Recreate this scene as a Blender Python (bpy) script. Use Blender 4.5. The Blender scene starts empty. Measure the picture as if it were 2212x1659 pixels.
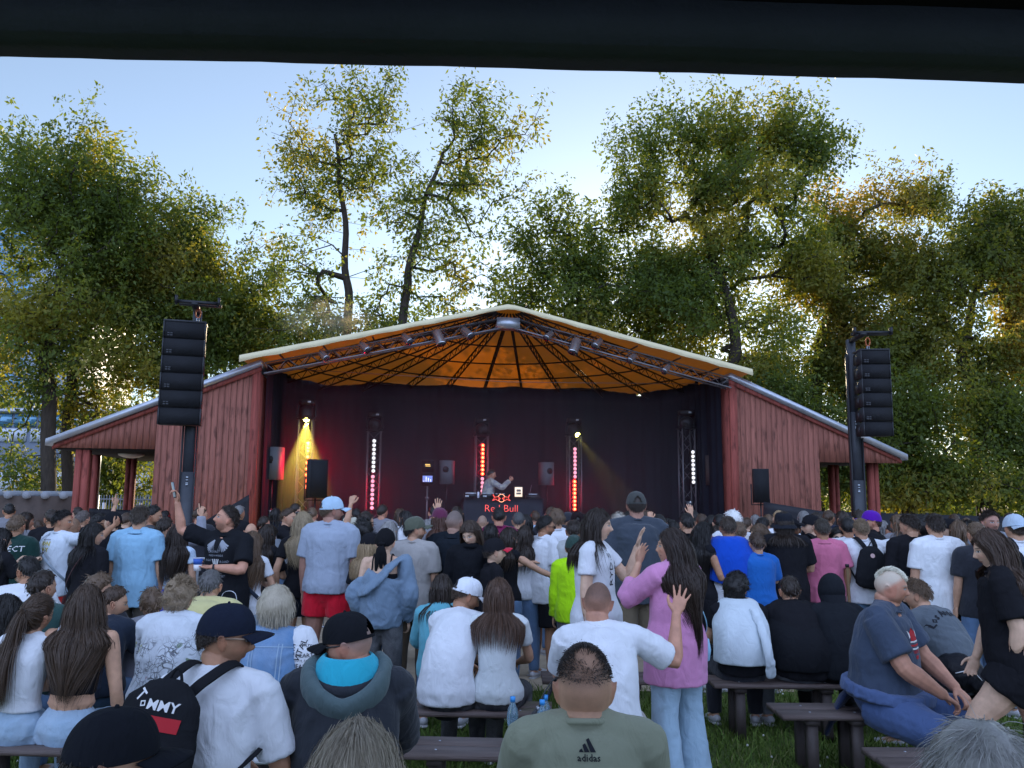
import bpy, math, random, os
import numpy as np
from mathutils import Vector, Matrix, noise
from mathutils.bvhtree import BVHTree
R = math.radians
random.seed(7); rng = np.random.default_rng(7)
SC = bpy.context.scene
COL = SC.collection

# ------------------------------------------------------------------ camera
F = 1790.0; CX, CY = 1106.0, 829.5; YH = 1075.0; CAMZ = 1.92
cam_d = bpy.data.cameras.new("camera"); cam = bpy.data.objects.new("camera", cam_d); COL.objects.link(cam)
cam_d.sensor_width = 36.0; cam_d.lens = 36.0 * F / 2212.0
cam_d.clip_start = 0.05; cam_d.clip_end = 2000
PITCH = math.atan((YH - CY) / F); ROLL = R(0.5)
CM = Matrix.Rotation(R(90) + PITCH, 4, 'X') @ Matrix.Rotation(ROLL, 4, 'Z')
cam.matrix_world = Matrix.Translation((0, 0, CAMZ)) @ CM
SC.camera = cam
def ray(px, py):
    return CM.to_3x3() @ Vector(((px - CX) / F, -(py - CY) / F, -1.0))
def at(px, py, d):
    v = ray(px, py); return Vector((0, 0, CAMZ)) + v * (d / v.y)
def at_z(px, py, z):
    v = ray(px, py); return Vector((0, 0, CAMZ)) + v * ((z - CAMZ) / v.z)

# ------------------------------------------------------------------ light
SUN_EL, SUN_AZ = R(13), R(9)          # azimuth measured from +Y towards +X
w = bpy.data.worlds.new("World"); SC.world = w; w.use_nodes = True
nt = w.node_tree; nt.nodes.clear()
out = nt.nodes.new('ShaderNodeOutputWorld'); bg = nt.nodes.new('ShaderNodeBackground')
sky = nt.nodes.new('ShaderNodeTexSky'); sky.sky_type = 'NISHITA'; sky.sun_disc = False
sky.sun_elevation = SUN_EL; sky.sun_rotation = SUN_AZ
sky.air_density = 1.0; sky.dust_density = 0.15; sky.ozone_density = 3.0
hsv = nt.nodes.new('ShaderNodeHueSaturation'); hsv.inputs['Saturation'].default_value = 0.76
nt.links.new(sky.outputs[0], hsv.inputs['Color'])
# sky behind the camera made brighter and bluer, an added fill for the crowd
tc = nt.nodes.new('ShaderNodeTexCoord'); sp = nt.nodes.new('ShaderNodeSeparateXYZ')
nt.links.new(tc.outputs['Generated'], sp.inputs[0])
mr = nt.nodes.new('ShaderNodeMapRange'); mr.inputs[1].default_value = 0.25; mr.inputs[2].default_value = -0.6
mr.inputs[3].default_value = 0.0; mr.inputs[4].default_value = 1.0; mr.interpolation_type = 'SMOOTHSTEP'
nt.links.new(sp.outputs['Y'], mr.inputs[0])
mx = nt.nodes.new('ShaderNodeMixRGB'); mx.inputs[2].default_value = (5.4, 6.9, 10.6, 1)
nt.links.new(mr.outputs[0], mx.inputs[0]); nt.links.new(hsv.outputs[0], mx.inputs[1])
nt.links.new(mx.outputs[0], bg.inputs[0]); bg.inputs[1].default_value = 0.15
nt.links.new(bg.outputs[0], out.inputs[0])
sun_d = bpy.data.lights.new("sun", 'SUN'); sun_d.energy = 5.0; sun_d.angle = R(0.5); sun_d.color = (1.0, 0.80, 0.52)
sun = bpy.data.objects.new("sun", sun_d); COL.objects.link(sun)
sdir = Vector((math.sin(SUN_AZ) * math.cos(SUN_EL), math.cos(SUN_AZ) * math.cos(SUN_EL), math.sin(SUN_EL)))
sun.rotation_euler = sdir.to_track_quat('Z', 'Y').to_euler()
SC.view_settings.view_transform = 'Standard'; SC.view_settings.look = 'None'
SC.view_settings.exposure = 0.6; SC.view_settings.gamma = 1.0
SC.cycles.use_denoising = True
SC.cycles.max_bounces = 6; SC.cycles.transparent_max_bounces = 8; SC.cycles.volume_bounces = 0
SC.cycles.caustics_reflective = False; SC.cycles.caustics_refractive = False

# ------------------------------------------------------------------ mesh helpers
class MB:
    """collects vertices and polygons for ONE mesh"""
    def __init__(s): s.v = []; s.f = []; s.n = 0; s.mi = []
    def add(s, v, f, m=0):
        v = np.asarray(v, float).reshape(-1, 3); s.v.append(v)
        s.f += [tuple(i + s.n for i in q) for q in f]; s.mi += [m] * len(f); s.n += len(v); return s
    def box(s, lo, hi, m=0, M=None):
        x0, y0, z0 = lo; x1, y1, z1 = hi
        v = np.array([(x0,y0,z0),(x1,y0,z0),(x1,y1,z0),(x0,y1,z0),(x0,y0,z1),(x1,y0,z1),(x1,y1,z1),(x0,y1,z1)], float)
        if M is not None: v = tf(v, M)
        return s.add(v, [(0,3,2,1),(4,5,6,7),(0,1,5,4),(1,2,6,5),(2,3,7,6),(3,0,4,7)], m)
    def tube(s, pts, rad, n=8, side=None, m=0, cap='flat', flip=False):
        v, f = tube(pts, rad, n, side, cap); return s.add(v, f, m)
    def arr(s): return np.vstack(s.v) if s.v else np.zeros((0, 3))
    def build(s, name, mats, parent=None, smooth=False, attrs=None, col=None):
        return mkobj(name, s.arr(), s.f, mats, parent, smooth, s.mi, attrs)
def tf(v, M):
    M = np.array(M); return v @ M[:3, :3].T + M[:3, 3]
def mkmesh(name, v, f, smooth=False, mi=None, attrs=None):
    me = bpy.data.meshes.new(name); v = np.asarray(v, np.float32)
    me.vertices.add(len(v)); me.vertices.foreach_set('co', v.ravel())
    if len(f):
        if isinstance(f, np.ndarray):
            k = f.shape[1]; ls = np.arange(len(f)) * k; li = f.ravel()
        else:
            cnt = np.fromiter((len(q) for q in f), int, len(f)); ls = np.concatenate([[0], np.cumsum(cnt)[:-1]])
            li = np.fromiter((i for q in f for i in q), int, int(cnt.sum()))
        me.loops.add(len(li)); me.loops.foreach_set('vertex_index', li.astype(np.int32))
        me.polygons.add(len(f)); me.polygons.foreach_set('loop_start', ls.astype(np.int32))
        if smooth: me.polygons.foreach_set('use_smooth', np.ones(len(f), bool))
        if mi is not None and len(mi) == len(f) and max(mi) > 0: me.polygons.foreach_set('material_index', np.array(mi, np.int32))
    if attrs:
        for k, a in attrs.items():
            a = np.asarray(a, np.float32)
            if a.ndim == 2:
                at_ = me.attributes.new(k, 'FLOAT_VECTOR', 'POINT'); at_.data.foreach_set('vector', a.ravel())
            else:
                at_ = me.attributes.new(k, 'FLOAT', 'POINT'); at_.data.foreach_set('value', a)
    me.update(calc_edges=True); me.validate(); return me
def mkobj(name, v, f, mats, parent=None, smooth=False, mi=None, attrs=None):
    me = mkmesh(name, v, f, smooth, mi, attrs)
    for m in (mats if isinstance(mats, (list, tuple)) else [mats]): me.materials.append(m)
    o = bpy.data.objects.new(name, me); COL.objects.link(o)
    if parent is not None: o.parent = parent
    return o
def tube(pts, rad, n=8, side=None, cap='flat'):
    P = np.array([tuple(p) for p in pts], float); K = len(P)
    rad = [(r, r) if not isinstance(r, (tuple, list)) else r for r in (rad if isinstance(rad, (list, tuple)) and len(rad) == K else [rad] * K)]
    T = np.gradient(P, axis=0); T /= np.linalg.norm(T, axis=1)[:, None] + 1e-9
    if side is None:
        h = np.array((0, 0, 1.)) if abs(T[0][2]) < .8 else np.array((1., 0, 0)); side = np.cross(T[0], h)
    a = np.array(side, float); V = []
    th = np.linspace(0, 2 * math.pi, n, endpoint=False); c, s_ = np.cos(th), np.sin(th)
    for k in range(K):
        a = a - T[k] * a.dot(T[k]); a /= np.linalg.norm(a) + 1e-9; b = np.cross(T[k], a)
        V.append(P[k] + np.outer(c * rad[k][0], a) + np.outer(s_ * rad[k][1], b))
    if cap == 'round':
        r0 = min(rad[0]); r1 = min(rad[-1])
        c0 = P[0]; c1 = P[-1]
        V = [c0 - T[0] * r0 * .55 + (V[0] - c0) * .7] + V + [c1 + T[-1] * r1 * .55 + (V[-1] - c1) * .7]
        e0 = c0 - T[0] * r0 * .8; e1 = c1 + T[-1] * r1 * .8
    else: e0, e1 = P[0], P[-1]
    K = len(V); f = []
    for k in range(K - 1):
        for j in range(n):
            j2 = (j + 1) % n; f.append((k*n+j, k*n+j2, (k+1)*n+j2, (k+1)*n+j))
    if cap != 'open':
        b = K * n
        f += [(b, (j+1) % n, j) for j in range(n)]; f += [(b+1, (K-1)*n+j, (K-1)*n+(j+1) % n) for j in range(n)]
        V = V + [np.array([e0, e1])]
    return np.vstack(V), f
def catmull(P, k=4):
    P = [np.array(tuple(p), float) for p in P]; Q = [2*P[0]-P[1]] + P + [2*P[-1]-P[-2]]; o = []
    for i in range(1, len(Q)-2):
        for j in range(k):
            t = j / k; a, b, c, d = Q[i-1:i+3]
            o.append(.5*((2*b)+(c-a)*t+(2*a-5*b+4*c-d)*t*t+(3*b-a-3*c+d)*t**3))
    o.append(P[-1]); return o
def empty(name, loc, rz=0, label=None, cat=None, group=None):
    o = bpy.data.objects.new(name, None); COL.objects.link(o); o.location = loc; o.rotation_euler = (0, 0, rz)
    o.empty_display_size = .1
    return tag(o, label, cat, group)
def tag(o, label=None, cat=None, group=None, kind=None):
    if label: o['label'] = label
    if cat: o['category'] = cat
    if group: o['group'] = group
    if kind: o['kind'] = kind
    return o
def copy_tree(o, parent=None):
    c = o.copy(); COL.objects.link(c); c.parent = parent
    for ch in list(o.children): copy_tree(ch, c)
    return c

# ------------------------------------------------------------------ materials
MATS = {}
def mat(name, color=(.5,.5,.5), rough=.7, metal=0, noise_amt=.0, nscale=8, bump=0, bscale=40, spec=.3, emit=None, estr=0,
        trans=0, alpha=1, sheen=0, stretch=(1,1,1), coat=0, coord='Object', dark=.6):
    if name in MATS: return MATS[name]
    m = bpy.data.materials.new(name); m.use_nodes = True; n = m.node_tree; b = n.nodes['Principled BSDF']
    c4 = tuple(color) + (1,)
    b.inputs['Base Color'].default_value = c4; b.inputs['Roughness'].default_value = rough; b.inputs['Metallic'].default_value = metal
    b.inputs['Specular IOR Level'].default_value = spec; b.inputs['Coat Weight'].default_value = coat
    if sheen: b.inputs['Sheen Weight'].default_value = sheen; b.inputs['Sheen Roughness'].default_value = .5
    if trans: b.inputs['Transmission Weight'].default_value = trans
    if emit: b.inputs['Emission Color'].default_value = tuple(emit) + (1,); b.inputs['Emission Strength'].default_value = estr
    if noise_amt or bump:
        tcn = n.nodes.new('ShaderNodeTexCoord'); mp = n.nodes.new('ShaderNodeMapping'); mp.inputs['Scale'].default_value = stretch
        n.links.new(tcn.outputs[coord], mp.inputs[0])
    if noise_amt:
        nz = n.nodes.new('ShaderNodeTexNoise'); nz.inputs['Scale'].default_value = nscale; nz.inputs['Detail'].default_value = 5
        nz.inputs['Roughness'].default_value = .65
        n.links.new(mp.outputs[0], nz.inputs['Vector'])
        rp = n.nodes.new('ShaderNodeMapRange'); rp.inputs[1].default_value = .3; rp.inputs[2].default_value = .7
        n.links.new(nz.outputs[0], rp.inputs[0])
        mxx = n.nodes.new('ShaderNodeMixRGB'); mxx.inputs[1].default_value = tuple(x * (1 - noise_amt * dark) for x in color) + (1,)
        mxx.inputs[2].default_value = tuple(min(1, x * (1 + noise_amt * .6)) for x in color) + (1,)
        n.links.new(rp.outputs[0], mxx.inputs[0]); n.links.new(mxx.outputs[0], b.inputs['Base Color'])
    if bump:
        nb = n.nodes.new('ShaderNodeTexNoise'); nb.inputs['Scale'].default_value = bscale; nb.inputs['Detail'].default_value = 4
        n.links.new(mp.outputs[0], nb.inputs['Vector'])
        bp = n.nodes.new('ShaderNodeBump'); bp.inputs['Strength'].default_value = bump; bp.inputs['Distance'].default_value = .02
        n.links.new(nb.outputs[0], bp.inputs['Height']); n.links.new(bp.outputs[0], b.inputs['Normal'])
    MATS[name] = m; return m
def node(n, t, ins=None, **kw):
    x = n.nodes.new(t)
    for k, v in kw.items(): setattr(x, k, v)
    if ins:
        for k, v in ins.items():
            if isinstance(v, bpy.types.NodeSocket): n.links.new(v, x.inputs[k])
            else: x.inputs[k].default_value = v
    return x
def text_mesh(s, size, parent_font=None, bold=0.0, res=2, align='CENTER'):
    cu = bpy.data.curves.new('t', 'FONT'); cu.body = s; cu.size = size; cu.align_x = align; cu.align_y = 'CENTER'
    cu.resolution_u = res; cu.offset = bold
    o = bpy.data.objects.new('t', cu); COL.objects.link(o)
    dg = bpy.context.evaluated_depsgraph_get(); me = bpy.data.meshes.new_from_object(o.evaluated_get(dg))
    v = np.empty(len(me.vertices)*3, np.float32); me.vertices.foreach_get('co', v); v = v.reshape(-1, 3).astype(float)
    f = [tuple(p.vertices) for p in me.polygons]
    bpy.data.objects.remove(o); bpy.data.curves.remove(cu); bpy.data.meshes.remove(me); return v, f
# value-noise field in numpy, for cloth folds
_G = rng.random((32,32,32))
def vnoise(p):
    p = np.asarray(p); i = np.floor(p).astype(int); f = p-i; f = f*f*(3-2*f); r = 0
    for dx in (0,1):
        for dy in (0,1):
            for dz in (0,1):
                w_ = (f[:,0] if dx else 1-f[:,0])*(f[:,1] if dy else 1-f[:,1])*(f[:,2] if dz else 1-f[:,2])
                r = r + w_*_G[(i[:,0]+dx)%32, (i[:,1]+dy)%32, (i[:,2]+dz)%32]
    return r
# ================================================================== SETTING
M_red = None
def wood_mat(name, color, board=.12):
    m = bpy.data.materials.new(name); m.use_nodes = True; n = m.node_tree; b = n.nodes['Principled BSDF']
    tcn = node(n, 'ShaderNodeTexCoord'); sx = node(n, 'ShaderNodeSeparateXYZ', {0: tcn.outputs['Object']})
    q = node(n, 'ShaderNodeMath', {0: sx.outputs[0], 1: board}, operation='DIVIDE')
    fl = node(n, 'ShaderNodeMath', {0: q.outputs[0]}, operation='FLOOR')
    wn = node(n, 'ShaderNodeTexWhiteNoise', {'W': fl.outputs[0]}, noise_dimensions='1D')
    fr = node(n, 'ShaderNodeMath', {0: q.outputs[0]}, operation='FRACT')
    # grain: stretched noise, offset per board
    cb = node(n, 'ShaderNodeCombineXYZ', {0: wn.outputs[0], 1: 0.0, 2: 0.0})
    ad = node(n, 'ShaderNodeVectorMath', {0: tcn.outputs['Object'], 1: cb.outputs[0]}, operation='ADD')
    mp = node(n, 'ShaderNodeMapping', {0: ad.outputs[0], 'Scale': (14, 14, .9)})
    nz = node(n, 'ShaderNodeTexNoise', {'Vector': mp.outputs[0], 'Scale': 2.2, 'Detail': 6, 'Roughness': .7})
    mp2 = node(n, 'ShaderNodeMapping', {0: ad.outputs[0], 'Scale': (5, 5, 1.6)})
    kn = node(n, 'ShaderNodeTexNoise', {'Vector': mp2.outputs[0], 'Scale': 2.0, 'Detail': 3})
    kr = node(n, 'ShaderNodeMapRange', {0: kn.outputs[0], 1: .56, 2: .72, 3: 1.0, 4: .45})
    v1 = node(n, 'ShaderNodeMapRange', {0: nz.outputs[0], 1: .3, 2: .7, 3: .62, 4: 1.25})
    v2 = node(n, 'ShaderNodeMapRange', {0: wn.outputs[0], 3: .86, 4: 1.08})
    mu = node(n, 'ShaderNodeMath', {0: v1.outputs[0], 1: v2.outputs[0]}, operation='MULTIPLY')
    mu2 = node(n, 'ShaderNodeMath', {0: mu.outputs[0], 1: kr.outputs[0]}, operation='MULTIPLY')
    vm = node(n, 'ShaderNodeVectorMath', {0: tuple(color), 'Scale': mu2.outputs[0]}, operation='SCALE')
    n.links.new(vm.outputs[0], b.inputs['Base Color']); b.inputs['Roughness'].default_value = .75
    b.inputs['Specular IOR Level'].default_value = .25
    bp = node(n, 'ShaderNodeBump', {'Height': nz.outputs[0], 'Strength': .25, 'Distance': .01}); n.links.new(bp.outputs[0], b.inputs['Normal'])
    return m
M_red = wood_mat('red_boards', (.285, .108, .078)); M_red2 = wood_mat('red_post', (.27, .066, .050), .3)
M_black = mat('black_metal', (.012, .013, .016), .5, spec=.4)
M_blackcloth = mat('black_cloth', (.010, .011, .015), .95, noise_amt=.5, nscale=3, spec=.1)
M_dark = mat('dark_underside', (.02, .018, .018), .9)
M_steel = mat('galvanised', (.42, .45, .5), .4, metal=.7, noise_amt=.2, nscale=6)
M_truss = mat('truss_steel', (.16, .16, .17), .45, metal=.6)
M_rib = mat('rib_steel', (.03, .025, .025), .6)

# ground ---------------------------------------------------------------
def ground_mat():
    m = bpy.data.materials.new('ground'); m.use_nodes = True; n = m.node_tree; b = n.nodes['Principled BSDF']
    tcn = node(n, 'ShaderNodeTexCoord')
    n1 = node(n, 'ShaderNodeTexNoise', {'Vector': tcn.outputs['Object'], 'Scale': 1.1, 'Detail': 8, 'Roughness': .7})
    n2 = node(n, 'ShaderNodeTexNoise', {'Vector': tcn.outputs['Object'], 'Scale': 40, 'Detail': 4})
    r = node(n, 'ShaderNodeValToRGB', {0: n1.outputs[0]}); e = r.color_ramp.elements
    e[0].position = .35; e[0].color = (.05, .075, .012, 1); e[1].position = .7; e[1].color = (.13, .17, .03, 1)
    r2 = node(n, 'ShaderNodeMapRange', {0: n2.outputs[0], 1: .3, 2: .7, 3: .5, 4: 1.3})
    vm = node(n, 'ShaderNodeVectorMath', {0: r.outputs[0], 'Scale': r2.outputs[0]}, operation='SCALE')
    n.links.new(vm.outputs[0], b.inputs['Base Color']); b.inputs['Roughness'].default_value = .95
    bp = node(n, 'ShaderNodeBump', {'Height': n2.outputs[0], 'Strength': .6, 'Distance': .03}); n.links.new(bp.outputs[0], b.inputs['Normal'])
    return m
g = MB().add([(-600,-300,0),(600,-300,0),(600,900,0),(-600,900,0)], [(0,1,2,3)]).build('ground', ground_mat()); tag(g, kind='structure')
M_pave = mat('pale_concrete', (.42,.34,.24), .9, noise_amt=.35, nscale=3, bump=.3, bscale=60)
p0 = 8.5
pv = MB().add([(-40,p0-.6,.004),(40,p0+.9,.004),(40,26,.004),(-40,26,.004)], [(0,1,2,3)]).build('pavement', M_pave); tag(pv, kind='structure')
# grass blades near the camera
def grass():
    N = 90000
    y = rng.uniform(3.0, 9.2, N); x = rng.uniform(-.72, .72, N) * y + 0.2
    ok = y < p0 + .0187 * (x + 40) - .55 + rng.normal(0, .15, N); x = x[ok]; y = y[ok]; N = len(x)
    h = rng.uniform(.025, .075, N) * (1 + .8 * (rng.random(N) > .93)); a = rng.uniform(0, 2*math.pi, N); wd = rng.uniform(.003, .006, N)
    lx = rng.normal(0, .6, N) * h; ly = rng.normal(0, .6, N) * h
    V = np.zeros((N, 5, 3)); dx = np.cos(a) * wd; dy = np.sin(a) * wd
    V[:, 0] = np.c_[x-dx, y-dy, np.zeros(N)]; V[:, 1] = np.c_[x+dx, y+dy, np.zeros(N)]
    V[:, 2] = np.c_[x+dx*.8+lx*.35, y+dy*.8+ly*.35, h*.6]; V[:, 3] = np.c_[x-dx*.8+lx*.35, y-dy*.8+ly*.35, h*.6]
    V[:, 4] = np.c_[x+lx, y+ly, h]
    b = np.arange(N)[:, None] * 5
    f = np.vstack([b + [0,1,2], b + [0,2,3], b + [3,2,4]])
    m = bpy.data.materials.new('grass_blade'); m.use_nodes = True; n = m.node_tree; bs = n.nodes['Principled BSDF']
    at_ = node(n, 'ShaderNodeAttribute', attribute_name='tint')
    r = node(n, 'ShaderNodeValToRGB', {0: at_.outputs['Fac']}); e = r.color_ramp.elements
    e[0].color = (.05,.10,.015,1); e[1].color = (.14,.21,.035,1); e2 = r.color_ramp.elements.new(.93); e2.color = (.13,.19,.035,1)
    e[-1].color = (.22,.20,.09,1); n.links.new(r.outputs[0], bs.inputs['Base Color']); bs.inputs['Roughness'].default_value = .7
    bs.inputs['Specular IOR Level'].default_value = .2
    o = mkobj('grass', V.reshape(-1, 3), f, m, attrs={'tint': np.repeat(rng.random(N), 5)})
    tag(o, 'short green lawn grass growing under and between the benches', 'grass', kind='stuff')
grass()
def flowers():
    V = []; f = []
    for i in range(420):
        y = rng.uniform(3.5, 8.6); x = rng.uniform(-.7, .7)*y; z = rng.uniform(.03,.07); r = rng.uniform(.006,.012); v, q = tube([(x,y,z),(x,y,z+r*1.4)], [r, r*.6], 6); f += [tuple(k+sum(len(t) for t in V) for k in p) for p in q]; V.append(v)
    o = mkobj('clover_flowers', np.vstack(V), f, mat('petal_white', (.6,.6,.55), .8)); tag(o, 'tiny white clover flowers dotted over the lawn', 'flowers', kind='stuff')
flowers()

# ------------------------------------------------------------------ stage frame of reference
PHI = R(8.0); D0 = 17.0
SM = Matrix.Translation((0, D0, 0)) @ Matrix.Rotation(PHI, 4, 'Z'); SMI = SM.inverted()
def st(px, py, v=0.0):
    """photo point on the plane v metres behind the stage front -> (u, v, z) in stage axes"""
    d = SMI.to_3x3() @ ray(px, py); o = SMI @ Vector((0, 0, CAMZ)); t = (v - o.y) / d.y; p = o + d * t
    return np.array((p.x, p.y, p.z))
def stp(u, v, z): return SM @ Vector((u, v, z))

stage = empty('stage_building', (0, D0, 0), PHI, 'open air stage with red boarded wings, cream tent roof and black backdrop', 'stage')
def prism(mb, poly, v0, v1, m=0):
    """poly: list of (u,z); extruded from v0 to v1"""
    n = len(poly); a = [(u, v0, z) for u, z in poly] + [(u, v1, z) for u, z in poly]
    f = [tuple(range(n-1, -1, -1))] if False else [tuple(range(n)), tuple(range(2*n-1, n-1, -1))]
    f += [(i, n+i, n+(i+1) % n, (i+1) % n) for i in range(n)]
    mb.add(a, f, m)
def uz(px, py, v=0): q = st(px, py, v); return (q[0], q[2])
WT = .12
# left wing: boards are real, one prism per board with its own thin gap
def boards(top, bot, u0, u1, v, name, mt, wd=.115):
    mb = MB(); k = max(1, int(round(abs(u1-u0)/wd))); s = (u1-u0)/k
    for i in range(k):
        a, b = u0 + s*i + .004*np.sign(s), u0 + s*(i+1) - .004*np.sign(s); dv = random.uniform(0, .003)
        prism(mb, [(a, bot(a)), (b, bot(b)), (b, top(b)), (a, top(a))], v - .03 + dv, v)
    return mb.build(name, mt, stage)
def line(p, q):
    return lambda u: p[1] + (q[1]-p[1]) * (u-p[0]) / (q[0]-p[0])
# left
Lr = uz(566, 792); Ll = uz(116, 958); Lw = uz(335, 975)
topL = line(Ll, Lr); zgL = uz(116, 967)[1]
def botL(u): return zgL if u < Lw[0] - .01 else 0.0
boards(topL, lambda u: zgL, Ll[0], Lw[0], 0, 'wall', M_red); boards(topL, lambda u: 0.0, Lw[0], Lr[0], 0, 'wall', M_red)
# right
Rl = uz(1573, 820); Rr = uz(1944, 990); Rw = uz(1769, 998)
topR = line(Rl, Rr); zgR = uz(1944, 1001)[1]
boards(topR, lambda u: 0.0, Rl[0], Rw[0], 0, 'wall', M_red); boards(topR, lambda u: zgR, Rw[0], Rr[0], 0, 'wall', M_red)
zg = (zgL + zgR) / 2; DEPTH = 5.5
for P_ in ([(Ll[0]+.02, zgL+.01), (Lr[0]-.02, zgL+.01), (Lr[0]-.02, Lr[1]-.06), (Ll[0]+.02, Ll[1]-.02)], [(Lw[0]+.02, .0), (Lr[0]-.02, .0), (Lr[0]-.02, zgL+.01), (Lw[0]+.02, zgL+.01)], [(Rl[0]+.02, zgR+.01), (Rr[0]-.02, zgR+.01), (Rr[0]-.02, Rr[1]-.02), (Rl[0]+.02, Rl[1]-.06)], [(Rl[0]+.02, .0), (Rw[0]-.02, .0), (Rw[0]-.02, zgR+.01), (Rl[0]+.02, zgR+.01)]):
    mb = MB(); prism(mb, P_, .0015, .0195 ); mb.build('gap_light_block', M_dark, stage)  # unseen backing sheet, added so no sun shows through the board gaps
# wing volumes behind the boards: side walls, back walls, soffits, roofs
for sgn, (uo, ut), (ui, uti), uw, top in ((-1, Ll, Lr, Lw[0], topL), (1, Rr, Rl, Rw[0], topR)):
    mb = MB()
    mb.box((min(uw, uw-sgn*.1), .021, 0), (max(uw, uw-sgn*.1), DEPTH, zg+.1))         # side wall of enclosed room
    mb.box((min(ui, ui+sgn*.1), .021, 0), (max(ui, ui+sgn*.1), DEPTH, top(ui)-.15))
    mb.build('side_wall', M_red2, stage)
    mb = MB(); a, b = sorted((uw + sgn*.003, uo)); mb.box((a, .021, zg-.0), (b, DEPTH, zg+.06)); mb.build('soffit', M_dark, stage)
    # sheet-metal roof with overhang and a visible pale verge
    mb = MB(); n_ = np.array((top(ui)-top(uo)))
    P = [(uo+sgn*.10, top(uo)-.045), (ui, top(ui)+.01), (ui, top(ui)+.13), (uo+sgn*.10, top(uo)+.08)]
    prism(mb, P if sgn < 0 else P[::-1], -.14, DEPTH+.2); mb.build('roof', M_steel, stage)
    mb = MB(); P = [(uo, top(uo)-.11), (ui, top(ui)-.10), (ui, top(ui)-.0), (uo, top(uo)-.05)]
    prism(mb, P if sgn < 0 else P[::-1], -.07, -.032); mb.build('fascia', M_red2, stage)
    mb = MB(); e = .07; a, b = sorted((ui+sgn*.0, ui+sgn*.16)); mb.box((a, -.06, 0), (b, -.031, top(ui)-.12)); mb.build('corner_board', M_red2, stage)
# posts under the left and right porches
def post(px, v, wpx, z1=None):
    u = st(px, 1000, v)[0]; wd = wpx; mb = MB(); mb.box((u-wd/2, v, 0), (u-wd*.06, v+.16, zg)); mb.box((u+wd*.06, v+.003, 0), (u+wd/2, v+.157, zg))
    mb.box((u-wd*.055, v+.03, 0), (u+wd*.055, v+.13, zg)); mb.build('post', M_red2, stage)
post(176, .03, .24); post(198, 2.2, .26); post(282, 3.4, .2); post(1803, 1.8, .2); post(1888, .2, .2)
mb = MB(); a = st(283, 991, 1.6)[0]
for k in range(5): pass
v_, f_ = tube([(a, 1.6, zg), (a, 1.6, zg-.03), (a, 1.6, zg-.07), (a, 1.6, zg-.09)], [.26, .25, .16, .04], 20); MB().add(v_, f_).build('ceiling_lamp', mat('milky_lamp', (.6,.6,.6), .3), stage, True)

# cream half cone canopy ------------------------------------------------
apx = uz(1096, 668); cl = uz(524, 777); cr = uz(1611, 806)
U0, ZA = apx; RL, RR_ = U0 - cl[0], cr[0] - U0; ZB = (cl[1] + cr[1]) / 2
V0 = -.30
def cone(th, t, drop=0):
    rr = RL if math.cos(th) < 0 else RR_; rb = 5.6
    u = U0 + t * rr * math.cos(th); v = V0 + t * rb * math.sin(th); z = ZA + (ZB - ZA) * t - drop
    return (u, v, z)
def canopy_mat():
    m = bpy.data.materials.new('canopy_membrane'); m.use_nodes = True; n = m.node_tree; b = n.nodes['Principled BSDF']; o = n.nodes['Material Output']
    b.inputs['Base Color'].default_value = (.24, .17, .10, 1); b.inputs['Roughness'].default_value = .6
    tcn = node(n, 'ShaderNodeTexCoord'); nz = node(n, 'ShaderNodeTexNoise', {'Vector': tcn.outputs['Object'], 'Scale': 2.5, 'Detail': 4})
    bp = node(n, 'ShaderNodeBump', {'Height': nz.outputs[0], 'Strength': .4, 'Distance': .05}); n.links.new(bp.outputs[0], b.inputs['Normal'])
    t = node(n, 'ShaderNodeBsdfTranslucent', {'Color': (.80, .20, .010, 1)})
    mxs = node(n, 'ShaderNodeMixShader', {0: .25, 1: b.outputs[0], 2: t.outputs[0]}); n.links.new(mxs.outputs[0], o.inputs[0])
    return m
M_can = canopy_mat(); mb = MB(); TH = 40; TT = 8; V = []; f = []
for i in range(TH+1):
    for j in range(TT+1):
        th = math.pi*i/TH; sag = .05*math.sin(math.pi*((i*10/TH) % 1))*(j/TT)
        V.append(cone(th, j/TT, sag + .0))
for i in range(TH):
    for j in range(TT): a = i*(TT+1)+j; f.append((a, a+1, a+TT+2, a+TT+1))
mb.add(V, f); mb.build('roof_membrane', M_can, stage, True)
# front fascia strip (cream, slightly scalloped lower edge)
def fascia():
    V = []; f = []; K = 72
    for i in range(K+1):
        t = i/K; u = cl[0] + (cr[0]-cl[0])*t
        zt = ZA + (cl[1]-ZA)*(U0-u)/RL if u < U0 else ZA + (cr[1]-ZA)*(u-U0)/RR_
        lift = .02*abs(math.sin(t*math.pi*14)); th_ = .105 - .03*(1-abs(2*t-1))
        for dv, dz in ((.0, .03), (-.05, .035), (-.07, -th_*.5), (-.055+.01*math.sin(i*1.7), -th_+lift)):
            V.append((u, V0+dv, zt+dz))
    for i in range(K):
        for j in range(3): a = i*4+j; f.append((a, a+4, a+5, a+1))
    return MB().add(V, f).build('fascia', mat('cream_pvc', (.66,.58,.36), .55, bump=.5, bscale=5, noise_amt=.08, nscale=4), stage, True)
fascia()
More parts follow.
